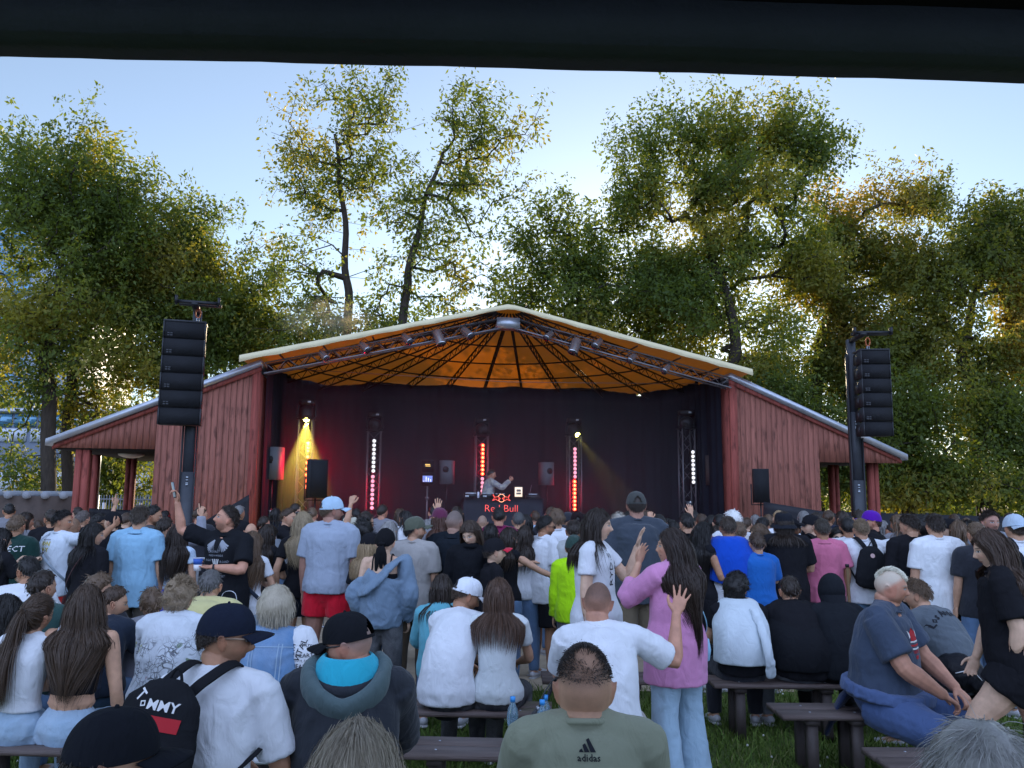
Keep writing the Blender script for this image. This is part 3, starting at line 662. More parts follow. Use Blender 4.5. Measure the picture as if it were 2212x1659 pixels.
sheet('tarpaulin', [at(538,1068,15.2), at(536,1200,15.2), at(350,1200,14.9), at(445,1124,15.0)], 'black triangular tarpaulin leaning against the left red wall', M_tarp)
sheet('tarpaulin', [at(1650,1084,15.6), at(1965,1135,14.6), at(1965,1230,14.6), at(1648,1230,15.6)], 'black tarpaulin sloping down in front of the right red wall', M_tarp)
sheet('tarpaulin', [at(192,1098,16.5), at(302,1103,16.8), at(302,1190,16.8), at(190,1190,16.5)], 'low black cloth screen between the porch posts', M_tarp)
# black mesh fence right
fr = empty('fence', (0,0,0), 0, 'long black covered fence below the trees at the right', 'fence')
a = at(1690,1100,23); b = at(2290,1118,20); k = 9
for i in range(k+1):
    p = a.lerp(b, i/k); MB().box((p.x-.03,p.y-.03,0),(p.x+.03,p.y+.03,p.z+.02)).build('post', M_black, fr)
for i in range(k):
    p, q = a.lerp(b, i/k), a.lerp(b, (i+1)/k); V = []
    mb = MB(); mb.add([(p.x,p.y-.04,.02),(q.x,q.y-.04,.02),(q.x,q.y-.04,q.z-.02),(p.x,p.y-.04,p.z-.02),(p.x,p.y-.06,.02),(q.x,q.y-.06,.02),(q.x,q.y-.06,q.z-.02),(p.x,p.y-.06,p.z-.02)], [(0,1,2,3),(7,6,5,4),(3,2,6,7),(0,4,5,1)]); mb.build('panel', M_tarp, fr)
# railing fence left
M_rail = mat('fence_rail', (.24,.26,.28), .5, metal=.4)
fl = empty('fence', at_z(0,1300,0)*0, 0, 'thin metal bar fence behind the left porch', 'fence')
a = at(-40,1074,24); b = at(345,1078,24.5); n = 64
MB().tube([a+Vector((0,0,-.02)), b+Vector((0,0,-.02))], .02, 5).tube([a+Vector((0,0,-1.3)), b+Vector((0,0,-1.3))], .02, 5).build('rail', M_rail, fl)
mb = MB()
for i in range(n):
    p = a.lerp(b, i/(n-1)); mb.tube([(p.x,p.y,0), (p.x,p.y,p.z+.1)], .011, 4)
mb.build('bars', M_rail, fl)
# crowd barriers
M_bar = mat('barrier_zinc', (.42,.44,.47), .4, metal=.6)
def barrier(p, rz, label, L=2.2, H=1.08):
    e = empty('crowd_barrier', p, rz, label, 'crowd barrier', 'metal crowd barriers')
    MB().tube(catmull([(-L/2,0,.08),(-L/2,0,H-.12),(-L/2+.1,0,H),(L/2-.1,0,H),(L/2,0,H-.12),(L/2,0,.08)],3), .02, 8).tube([(-L/2,0,.2),(L/2,0,.2)], .015, 6).build('frame', M_bar, e, True)
    mb = MB(); [mb.tube([(-L/2+.12*i,0,.2),(-L/2+.12*i,0,H)], .007, 5) for i in range(1,18)]; mb.build('bars', M_bar, e)
    for s2 in (-1,1): MB().tube([(s2*L*.35,-.3,.02),(s2*L*.35,0,.12),(s2*L*.35,.3,.02)], .018, 6).build('foot', M_bar, e)
barrier((at(265,1100,12.5).x,12.5,0), R(4), 'metal crowd barrier in front of the left porch')
barrier((at(640,1100,13).x,13.2,0), R(6), 'metal crowd barrier before the stage below the big black loudspeaker')
barrier((at(610,1100,11.2).x,11.3,0), R(3), 'metal crowd barrier beside the man in the grey vest')
barrier((at(1900,1100,12.4).x,12.6,0), R(10), 'metal crowd barrier behind the purple cap at the right')
barrier((at(1990,1100,12).x,12.4,0), R(8), 'metal crowd barrier at the far right before the black fence')
# white gate
e = empty('gate', (at(263,1100,20).x,20,0), R(5), 'white tubular gate beside the left porch post', 'gate')
for s2 in (-1,1): MB().tube([(s2*.42,0,0),(s2*.42,0,1.72)], .035, 8).build('post', mat('white_paint', (.7,.72,.75), .5), e, True)
MB().tube([(-.42,0,1.55),(.42,0,1.5)], .02, 6).tube([(-.42,0,.3),(.42,0,.3)], .02, 6).build('rail', mat('white_paint'), e)
mb = MB(); [mb.tube([(-.36+.09*i,0,.3),(-.36+.09*i,0,1.52)], .008, 4) for i in range(9)]; mb.build('bars', M_rail, e)
e = empty('flag_pole', (at(212,1000,21).x,21,0), 0, 'slim pale metal pole standing behind the left porch', 'pole'); MB().tube([(0,0,0),(0,0,1.9)], .09, 12).tube([(0,0,1.9),(0,0,3.4)], .065, 12).build('shaft', M_steel, e, True)
MB().tube([(0,0,0),(0,0,.05)], .16, 12).build('base_plate', M_steel, e)
# brown freight trailer at far left
e = empty('trailer', (at(40,1100,23).x, 23.2, 0), R(3), 'brown tarpaulin covered trailer behind the fence at the far left', 'trailer')
MB().box((-1.6,0,.5),(1.3,1.6,1.85)).build('body', mat('brown_tarp', (.07,.05,.04), .6, noise_amt=.5, nscale=3), e)
mb = MB(); [mb.tube([(-1.4+.5*i,-.1,1.88),(-1.4+.5*i,1.6,1.88)], [.11,.11], 8) for i in range(6)]; mb.build('white_rolls', mat('pale_rolls', (.25,.27,.3), .7), e, True)
for s2 in (-1,1): MB().tube([(s2*1.0,-.02,.3),(s2*1.0,.2,.3)], .3, 16).build('wheel', M_black, e, True)

# ------------------------------------------------------------------ far buildings
def building(name, x0, x1, y_base_off, d, ztop, label, wallc, bands, dep=12):
    a = at(x0, 1000, d); b = at(x1, 1000, d); e = empty(name, ((a.x+b.x)/2, d, 0), 0, label, 'building'); hw_ = (b.x-a.x)/2
    MB().box((-hw_,0,0),(hw_,dep,ztop)).build('wall', wallc, e)
    for (kind, z0, z1, mt, cuts, u0_, u1_) in bands:
        ww = (u1_-u0_)*2*hw_/cuts; g_ = .06*ww
        for i in range(cuts):
            xa = -hw_+u0_*2*hw_+i*ww+g_; MB().box((xa,-.05,z0),(xa+ww-2*g_,-.003,z1)).build(kind, mt, e)
    MB().box((-hw_-.1,-.15,ztop),(hw_+.1,dep,ztop+.25)).build('roof_edge', M_steel, e)
    return e
M_glassb = mat('blue_glass', (.12,.30,.46), .12, spec=.8, metal=.3, noise_amt=.25, nscale=.6); M_wh = mat('white_panel', (.55,.60,.68), .6, noise_amt=.1, nscale=1)
M_gw = mat('grey_wall', (.15,.18,.23), .8, noise_amt=.15, nscale=.7)
def zf(y, d): return at(50, y, d).z
building('warehouse', -300, 342, 0, 40, zf(893, 40), 'grey and white industrial building behind the trees at the left', M_gw,
    [('window', zf(922,40), zf(895,40), M_glassb, 12, 0,1), ('panel', zf(954,40), zf(926,40), M_wh, 9, 0, 1), ('panel', zf(1070,40), zf(1018,40), M_wh, 7, 0, 1)])
building('glass_tower', -260, 34, 0, 70, zf(430, 70), 'blue glass office tower glimpsed through the trees at the left edge', mat('tower_frame', (.35,.42,.5), .5),
    [('window', zf(880-40*k,70)+.0, zf(846-40*k,70), M_glassb, 14, 0, 1) for k in range(10)], dep=20)
building('warehouse', 60, 120, 0, 66, zf(900, 66), 'pale slab building behind the second tree at the left', M_wh, [('window', zf(1000,66), zf(960,66), M_glassb, 5, 0, 1)])

# ------------------------------------------------------------------ tent over the camera
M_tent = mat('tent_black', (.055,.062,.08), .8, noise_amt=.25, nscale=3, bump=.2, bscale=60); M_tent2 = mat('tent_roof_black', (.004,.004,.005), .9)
tent = empty('marquee', (0,1.5,0), 0, 'black marquee roof edge hanging over the viewer', 'tent')
a0 = at(-60, 122, 1.6); a1 = at(2280, 182, 1.6); t0 = at(-60, 25, 1.6); t1 = at(2280, 86, 1.6)
off = Vector((0,1.5,0)); V = []; f = []; K = 60
for i in range(K+1):
    s_ = (i/K)*2.0-.5; p = a0.lerp(a1, s_) - off; q = t0.lerp(t1, s_) - off; w_ = .0008*math.sin(s_*31)+.0005*math.sin(s_*77)
    # the photo's edge is gently bowed
    bow = .004*(1-(2*s_-1)**2)
    for c, dy in ((p, 0), (p.lerp(q,.3), 0), (p.lerp(q,.7), 0), (q, 0), (q, -.1), (p, -.1)): V.append((c.x, c.y+dy, c.z+w_+bow))
for i in range(K):
    for j in range(6): a = i*6; f.append((a+j, a+6+j, a+6+(j+1)%6, a+(j+1)%6))
MB().add(V, f).build('valance', M_tent, tent, False)
zz = (t0.z+t1.z)/2; L0 = t0.lerp(t1,-.5)-off; L1 = t0.lerp(t1,1.5)-off
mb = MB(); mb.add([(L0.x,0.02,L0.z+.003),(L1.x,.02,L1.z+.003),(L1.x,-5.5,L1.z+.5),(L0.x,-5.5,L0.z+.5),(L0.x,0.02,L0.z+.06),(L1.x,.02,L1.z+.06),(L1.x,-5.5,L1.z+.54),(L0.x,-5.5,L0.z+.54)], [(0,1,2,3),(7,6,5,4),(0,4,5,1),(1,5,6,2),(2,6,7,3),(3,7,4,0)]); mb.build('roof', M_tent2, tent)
for x_ in (L0.x+.1, L1.x-.1):
    for y_ in (.05, -5.3): MB().box((x_-.04,y_-.04,0),(x_+.04,y_+.04,L0.z+ (.0 if y_ > 0 else .45))).build('leg', M_black, tent)
# ================================================================== TREES
def leaf_mat(name, c0, c1, c2, tr=.45):
    m = bpy.data.materials.new(name); m.use_nodes = True; n = m.node_tree; b = n.nodes['Principled BSDF']; o = n.nodes['Material Output']
    at_ = node(n, 'ShaderNodeAttribute', attribute_name='tint')
    r = node(n, 'ShaderNodeValToRGB', {0: at_.outputs['Fac']}); e = r.color_ramp.elements
    e[0].color = c0+(1,); e[1].color = c2+(1,); k = e.new(.6); k.color = c1+(1,)
    n.links.new(r.outputs[0], b.inputs['Base Color']); b.inputs['Roughness'].default_value = .55; b.inputs['Specular IOR Level'].default_value = .25
    g_ = node(n, 'ShaderNodeMixRGB', {0: 1.0, 1: r.outputs[0], 2: (2.9, 2.5, .85, 1)}, blend_type='MULTIPLY')
    t = node(n, 'ShaderNodeBsdfTranslucent', {'Color': g_.outputs[0]})
    mxs = node(n, 'ShaderNodeMixShader', {0: tr, 1: b.outputs[0], 2: t.outputs[0]}); n.links.new(mxs.outputs[0], o.inputs[0]); return m
LM_g = leaf_mat('leaves_green', (.060,.095,.024), (.10,.14,.032), (.20,.19,.04))
LM_d = leaf_mat('leaves_dark', (.055,.085,.022), (.09,.125,.028), (.20,.18,.04))
LM_y = leaf_mat('leaves_turning', (.070,.10,.022), (.12,.135,.030), (.25,.18,.04))
M_bark = mat('bark', (.045,.036,.028), .95, noise_amt=.6, nscale=6, bump=.8, bscale=12, stretch=(3,3,.6))
LPF = 1.15; NCF = 1.5
def tree(label, base_px, d, lobes, trunk, ncl, leaf, lpc=42, lsize=.13, spread=.34, name='tree', r0=.0050, crownname='crown', bare=0, droop=.35, gapq=.22):
    """lobes: (px, py, rx_px, ry_px, weight) ; trunk: list of (px,py) going up"""
    base = at(base_px, 1075, d); sc = d / F
    tp = [Vector((base.x, d, 0))] + [at(x, y, d) for x, y in trunk]
    tp = [Vector(p)+Vector((math.sin(i*.9)*.05, 0, 0)) for i, p in enumerate(catmull(tp, 6))]
    w_ = np.array([l[4]*l[2]*l[3] for l in lobes], float); w_ /= w_.sum(); C = []
    ncl = int(ncl*NCF); idx = rng.choice(len(lobes), ncl, p=w_)
    for i in idx:
        px, py, rx, ry, _ = lobes[i]; c = at(px, py, d)
        v = np.clip(rng.normal(0, .50, 3), -1.25, 1.25)
        C.append((c.x+v[0]*rx*sc, d+v[1]*rx*sc*.9, c.z+v[2]*ry*sc))
    C = np.array(C); C = C[C[:, 2] > .6]
    gap = vnoise(C*.62+base_px*.11)+.35*vnoise(C*1.5+3); C = C[gap > np.quantile(gap, gapq)]
    ncl = len(C); order = np.argsort(np.linalg.norm(C-np.array(tp[-1]), axis=1)*.6 + np.linalg.norm(C-np.array(tp[len(tp)//2]), axis=1)*.4); C = C[order]
    nodes = [np.array(p) for p in tp]; par = [-1]+list(range(len(tp)-1)); start = max(1, int(len(tp)*.45))
    tips = []
    arr = np.zeros((len(tp)+len(C)*14, 3)); arr[:len(tp)] = np.array(nodes); n = len(tp); av = np.ones(len(arr), bool); av[:start] = False
    for c in C:
        dv = c-arr[:n]; ds = np.linalg.norm(dv, axis=1); cost = ds + np.maximum(0, -dv[:, 2])*1.1 + np.where(av[:n], 0, 1e3)
        j = int(cost.argmin()); L = ds[j]; k = max(1, min(12, int(L/.55))); p0_ = arr[j]; last = j
        pd = arr[j]-arr[par[j]] if par[j] >= 0 else np.array((0,0,1.)); pd = pd/(np.linalg.norm(pd)+1e-6)
        mid = (p0_+c)/2 + pd*L*.10 + np.array((0,0,-.04*L)) + rng.normal(0, .05*L, 3)
        for s_ in range(1, k+1):
            t = s_/k; q = (1-t)**2*p0_+2*t*(1-t)*mid+t*t*c; arr[n] = q; par.append(last); last = n; n += 1
        tips.append(last)
    cnt = np.zeros(n)
    for t in tips: cnt[t] += 1
    for i in range(n-1, 0, -1):
        cnt[par[i]] += cnt[i]
    rad = r0*np.maximum(cnt, 1)**.56; kk = len(tp)
    rad[:kk] *= .9
    rad[:kk] = np.minimum(np.maximum(rad[:kk], rad[0]*np.linspace(1, .4, kk)), np.linspace(.30 if gapq < .3 else .19, .05, kk))
    root = empty(name, (base.x, d, 0), 0, label, 'tree', 'trees behind the stage')
    off = np.array((base.x, d, 0)); A = arr[:n]-off
    # tapered prisms per edge (trunk separate from limbs)
    def prisms(ids, ns):
        V = []; f = []; b0 = 0
        th = np.linspace(0, 2*math.pi, ns, endpoint=False); c_, s2 = np.cos(th)[:, None], np.sin(th)[:, None]
        for i in ids:
            a, b = A[par[i]], A[i]; t = b-a; L = np.linalg.norm(t)
            if L < 1e-5: continue
            t = t/L; h = np.array((0,0,1.)) if abs(t[2]) < .9 else np.array((1.,0,0)); u = np.cross(t, h); u /= np.linalg.norm(u); v = np.cross(t, u)
            ra, rb = min(rad[par[i]], rad[i]*1.5), rad[i]; a2 = a - t*ra*.3
            V.append(a2+c_*u*ra+s2*v*ra); V.append(b+c_*u*rb+s2*v*rb)
            f += [(b0+j, b0+(j+1) % ns, b0+ns+(j+1) % ns, b0+ns+j) for j in range(ns)]; b0 += 2*ns
        return np.vstack(V), f
    V, f = prisms(range(1, kk), 12); mkobj('trunk', V, f, M_bark, root, True)
    V, f = prisms(range(kk, n), 5); mkobj('limbs', V, f, M_bark, root, True)
    # leaves, in sprays that follow each twig
    tips = np.array(tips); T_ = A[tips]; pp = np.array([par[par[t]] if par[t] > 0 else t for t in tips]); dr = T_-A[pp]; dr /= np.linalg.norm(dr, axis=1)[:, None]+1e-6
    dr = dr+np.array((0,0,.25)); dr /= np.linalg.norm(dr, axis=1)[:, None]
    lpc = int(lpc*LPF); N = len(T_)*lpc; cen = np.repeat(T_, lpc, 0); D_ = np.repeat(dr, lpc, 0); ctint = np.repeat(np.clip((vnoise(T_*.55+base_px)-.5)*1.9+.45+rng.normal(0,.10,len(T_)),0,1), lpc)
    size_ = np.repeat(rng.uniform(.6, 1.35, len(T_)), lpc)*spread/.34
    tt = rng.random(N)**.8; lat = rng.normal(0, 1, (N,3)); lat -= D_*(lat*D_).sum(1)[:, None]
    p = cen + D_*((tt-.55)*1.5*size_)[:, None] + lat*((.05+.17*np.sin(np.pi*np.clip(tt,0,1)))*size_)[:, None]
    s = rng.uniform(.4, 1.6, N)*lsize
    ax = rng.normal(0,.8,(N,3))+lat*.5+D_*.3; ax[:, 2] -= droop*1.6; ax /= np.linalg.norm(ax, axis=1)[:, None]
    sd = np.cross(ax, rng.normal(size=(N,3))); sd /= np.linalg.norm(sd, axis=1)[:, None]; nn = np.cross(ax, sd)
    V = np.empty((N, 4, 3)); V[:, 0] = p; V[:, 1] = p+ax*(s*.45)[:, None]+sd*(s*.24)[:, None]+nn*(s*.07)[:, None]
    V[:, 2] = p+ax*s[:, None]; V[:, 3] = p+ax*(s*.45)[:, None]-sd*(s*.24)[:, None]+nn*(s*.07)[:, None]
    tint = np.clip(ctint*.85+rng.random(N)*.22-.05, 0, 1)
    mkobj(crownname, V.reshape(-1,3), np.arange(N*4).reshape(N,4), leaf, root, attrs={'tint': np.repeat(tint, 4)})
    return root
# left group
tree('tall broad green tree at the far left edge of the picture', 108, 25, [(150,430,150,150,1),(60,520,140,180,1),(230,470,90,120,.9),(120,650,150,150,.9),(40,780,110,120,.8),(220,760,110,110,.6),(10,1000,60,60,.25),(150,330,90,60,.8)],
     [(108,900),(100,780),(125,640),(140,500)], 800, LM_g, lpc=54)
tree('second green tree with a dark straight trunk behind the left porch', 152, 27, [(300,560,110,120,1),(370,640,120,130,1),(250,700,110,120,.8),(330,800,120,80,.8),(200,880,90,80,.6),(300,960,60,60,.5),(215,620,80,80,.6),(55,1000,55,60,.35)],
     [(150,900),(165,760),(230,640),(300,560)], 640, LM_d, lpc=54)
tree('rounded green tree rising behind the left loudspeaker column', 420, 28, [(395,520,80,80,1),(480,540,90,80,1),(520,620,80,90,.9),(450,680,110,90,.9),(540,720,70,70,.8),(400,480,40,50,.5),(480,760,110,50,.7)],
     [(430,900),(440,760),(450,640),(440,540)], 520, LM_g, lpc=50)
tree('leafy shrub tree filling the gap under the left porch roof', 245, 31, [(230,1010,50,50,1),(270,990,45,50,1),(250,1060,60,30,1),(140,1040,50,50,.9),(320,1040,30,40,.6),(60,1050,40,30,.5)], [(245,1060),(245,1030)], 150, LM_y, lpc=46)
# centre sparse tall trees
tree('tall sparse tree with two dark stems left of the roof peak', 755, 27, [(720,260,100,110,1),(660,330,70,100,.8),(800,240,90,100,1),(860,210,50,60,.5),(650,480,80,110,.9),(730,400,120,150,1),(810,400,90,150,.8),(610,570,60,90,.6),(670,620,100,100,1.1),(790,600,100,110,.9),(740,700,130,60,1.2),(620,690,80,60,1)],
     [(752,720),(748,580),(740,430),(722,290)], 470, LM_d, lpc=27, gapq=.36, lsize=.135, spread=.27, r0=.0055)
tree('tall sparse tree with a dark forked trunk behind the roof peak', 872, 26, [(940,290,70,100,.9),(1020,270,80,100,1),(1100,300,70,80,.8),(900,400,80,110,.9),(980,390,100,110,1),(1070,380,80,90,.7),(1130,350,40,70,.4),(880,520,80,100,.8),(970,520,90,110,.6),(900,640,90,80,1),(1010,640,110,70,1),(830,680,70,50,.8),(850,330,50,90,.5),(840,470,50,90,.5)],
     [(872,700),(886,580),(915,450),(955,330)], 400, LM_d, lpc=27, gapq=.36, lsize=.135, spread=.27, r0=.0055)
# right of peak
tree('broad green tree spreading behind the right slope of the roof', 1250, 28, [(1200,470,60,60,.6),(1130,520,50,50,.6),(1200,580,100,70,1),(1310,560,90,70,1),(1130,640,60,60,.7),(1260,670,120,60,1.1),(1390,690,90,60,1),(1420,590,80,80,1),(1360,470,60,60,.6),(1200,700,90,60,.8)],
     [(1270,850),(1280,740),(1250,640),(1220,560)], 620, LM_g, lpc=50)
tree('tallest green tree with many rising limbs right of the stage roof', 1560, 27, [(1480,320,100,80,1),(1380,300,60,50,.6),(1580,290,80,70,.9),(1700,290,80,70,1),(1770,330,60,60,.8),(1390,420,80,70,.9),(1520,420,100,80,.9),(1650,420,120,80,1),(1500,540,90,70,.7),(1620,560,110,90,1),(1540,680,130,80,1.1),(1680,700,90,90,1),(1620,800,80,60,.8),(1440,620,90,80,1),(1730,560,80,90,.9)],
     [(1570,850),(1590,720),(1540,560),(1510,440)], 1250, LM_g, lpc=50)
tree('leaning tree with yellowing leaves above the right wing roof', 1760, 29, [(1860,430,60,60,.9),(1950,440,70,50,.9),(2020,430,50,40,.7),(1800,520,60,70,.8),(1880,540,90,70,1),(1800,660,60,80,.8),(1880,680,80,80,1),(1780,800,70,80,.9),(1860,840,80,80,1),(1940,600,80,80,1),(1760,620,60,90,1),(1850,760,100,90,1),(1800,430,60,60,.6)],
     [(1765,850),(1775,740),(1810,620),(1880,500)], 900, LM_y, lpc=50)
tree('reddish brown tinged tree at the right edge of the picture', 2120, 27, [(2160,480,70,80,1),(2100,560,80,70,1),(2200,600,80,120,1),(2060,680,90,80,1),(2160,760,90,90,1),(2020,800,80,80,1),(2120,900,110,80,1),(2210,450,60,70,.7),(1990,540,60,70,.7),(2020,640,80,90,1),(1960,740,80,90,1),(2220,720,70,110,1)],
     [(2110,900),(2080,780),(2100,660),(2140,560)], 1050, LM_y, lpc=54)
tree('dense dark tree closing the view low at the right', 1960, 26, [(1960,900,110,80,1),(1860,960,100,70,1),(1990,1010,110,60,1),(2120,1010,90,60,.7),(1800,1030,70,50,.8),(2180,1060,60,40,.4),(1900,1060,90,35,.9),(1700,900,90,80,.8),(2150,930,90,80,1.2),(2060,1050,120,40,1.3),(2200,1020,60,70,1),(1780,960,90,60,1)],
     [(1955,1000),(1950,930)], 900, LM_d, lpc=60, spread=.40)
tree('low spreading tree peeking over the left slope of the roof', 700, 30, [(640,735,70,50,1),(740,740,90,45,1),(860,720,80,40,.8),(560,760,60,50,1),(680,820,90,50,.8),(820,820,90,50,.8),(960,775,60,45,3),(1030,762,45,35,3),(900,770,60,45,2),(500,700,50,60,.6)], [(700,900),(700,830)], 480, LM_g, lpc=50)  # heavily weighted lobes behind the roof are added to shade the canopy's left side
tree('dark tree standing right behind the middle of the stage', 1450, 31, [(1450,760,110,70,1),(1540,860,90,80,1),(1350,740,80,50,.9),(1660,820,80,80,1),(1300,820,100,60,1),(1480,860,90,60,1),(1390,790,70,50,3),(1450,800,70,50,3),(1330,780,60,40,1.5)], [(1450,900),(1460,800)], 420, LM_d, lpc=50)  # densest lobes sit unseen behind the canopy, added to shade its right part
# distant tree line seen as one mass through the gaps
def far_wood():
    N = 60000; x = rng.uniform(-60, 75, N); h = 4.5+2.5*np.sin(x*.13)+1.8*np.sin(x*.37+1)+rng.normal(0,.6,N); z = rng.random(N)**.8*h
    p = np.c_[x, rng.uniform(52, 60, N), z]; s = rng.uniform(.25,.5,N); ax = rng.normal(size=(N,3)); ax /= np.linalg.norm(ax,axis=1)[:,None]
    sd = np.cross(ax, rng.normal(size=(N,3))); sd /= np.linalg.norm(sd,axis=1)[:,None]
    V = np.empty((N,4,3)); V[:,0]=p; V[:,1]=p+ax*(s*.5)[:,None]+sd*(s*.3)[:,None]; V[:,2]=p+ax*s[:,None]; V[:,3]=p+ax*(s*.5)[:,None]-sd*(s*.3)[:,None]
    o = mkobj('woodland', V.reshape(-1,3), np.arange(N*4).reshape(N,4), LM_g, attrs={'tint': np.repeat(rng.random(N),4)}); tag(o, 'far line of trees seen between the trunks', 'trees', kind='stuff')
far_wood()
# ================================================================== PEOPLE
def V3(*a): return np.array(a, float)
def nrm(v): v = np.asarray(v, float); return v/(np.linalg.norm(v)+1e-9)
def rotm(yaw=0, pitch=0, roll=0):
    return np.array(Matrix.Rotation(yaw, 3, 'Z') @ Matrix.Rotation(pitch, 3, 'X') @ Matrix.Rotation(roll, 3, 'Y'))
TMP = bpy.data.scenes.new('tmp_remesh')
def remesh(v, f, vox, smooth=2, name='x'):
    me = mkmesh('tmp', v, f); o = bpy.data.objects.new('tmp', me); TMP.collection.objects.link(o)
    md = o.modifiers.new('r', 'REMESH'); md.mode = 'VOXEL'; md.voxel_size = vox; md.adaptivity = 0
    vl = TMP.view_layers[0]; vl.update(); dg = vl.depsgraph; ev = o.evaluated_get(dg); m2 = bpy.data.meshes.new_from_object(ev)
    n = len(m2.vertices); V = np.empty(n*3, np.float32); m2.vertices.foreach_get('co', V); V = V.reshape(-1,3).astype(float)
    E = np.empty(len(m2.edges)*2, np.int32); m2.edges.foreach_get('vertices', E); E = E.reshape(-1,2)
    q = np.empty(len(m2.loops), np.int32); m2.loops.foreach_get('vertex_index', q)
    if len(q) == 4*len(m2.polygons): Fq = q.reshape(-1,4)
    else: Fq = [tuple(p.vertices) for p in m2.polygons]
    bpy.data.objects.remove(o); bpy.data.meshes.remove(me); bpy.data.meshes.remove(m2)
    if n: 
        deg = np.bincount(E.ravel(), minlength=n)[:, None]
        for k in range(smooth):
            S = np.zeros_like(V)
            for ax in range(3): S[:, ax] = np.bincount(E[:,0], V[E[:,1],ax], n) + np.bincount(E[:,1], V[E[:,0],ax], n)
            V = V*.45 + (S/np.maximum(deg,1))*.55 if k % 1 == 0 else V
    return V, Fq
def vnormals(V, Fq):
    Fq = np.asarray(Fq); a, b, c, d = (V[Fq[:, i]] for i in range(4)); nf = np.cross(c-a, d-b); N = np.zeros_like(V)
    for i in range(4):
        for ax in range(3): N[:, ax] += np.bincount(Fq[:, i], nf[:, ax], len(V))
    return N/(np.linalg.norm(N, axis=1)[:, None]+1e-12)
def folds(V, N, amp, seed, sc=1.0, lo=None):
    p = V + seed*3.7
    wv = vnoise(p*5*sc)*2.0
    a = vnoise(np.c_[p[:,0]*9+wv*1.4, p[:,1]*9, p[:,2]*4.5+wv*2]*sc)
    r1 = 1-np.abs(2*a-1)*1.6                       # ridges
    b = vnoise(np.c_[p[:,0]*16+wv, p[:,1]*16, p[:,2]*22+p[:,0]*9]*sc); r2 = 1-np.abs(2*b-1)*1.8
    c = vnoise(p*3*sc)-.5
    d1 = vnoise(np.c_[p[:,0]*13+wv*.8, p[:,1]*13, p[:,2]*2.2]*sc); r3 = 1-np.abs(2*d1-1)*1.5
    return V + N*((r1-.45)*amp*.55 + (r3-.45)*amp*.55 + (r2-.4)*amp*.16 + c*amp*1.2)[:, None]

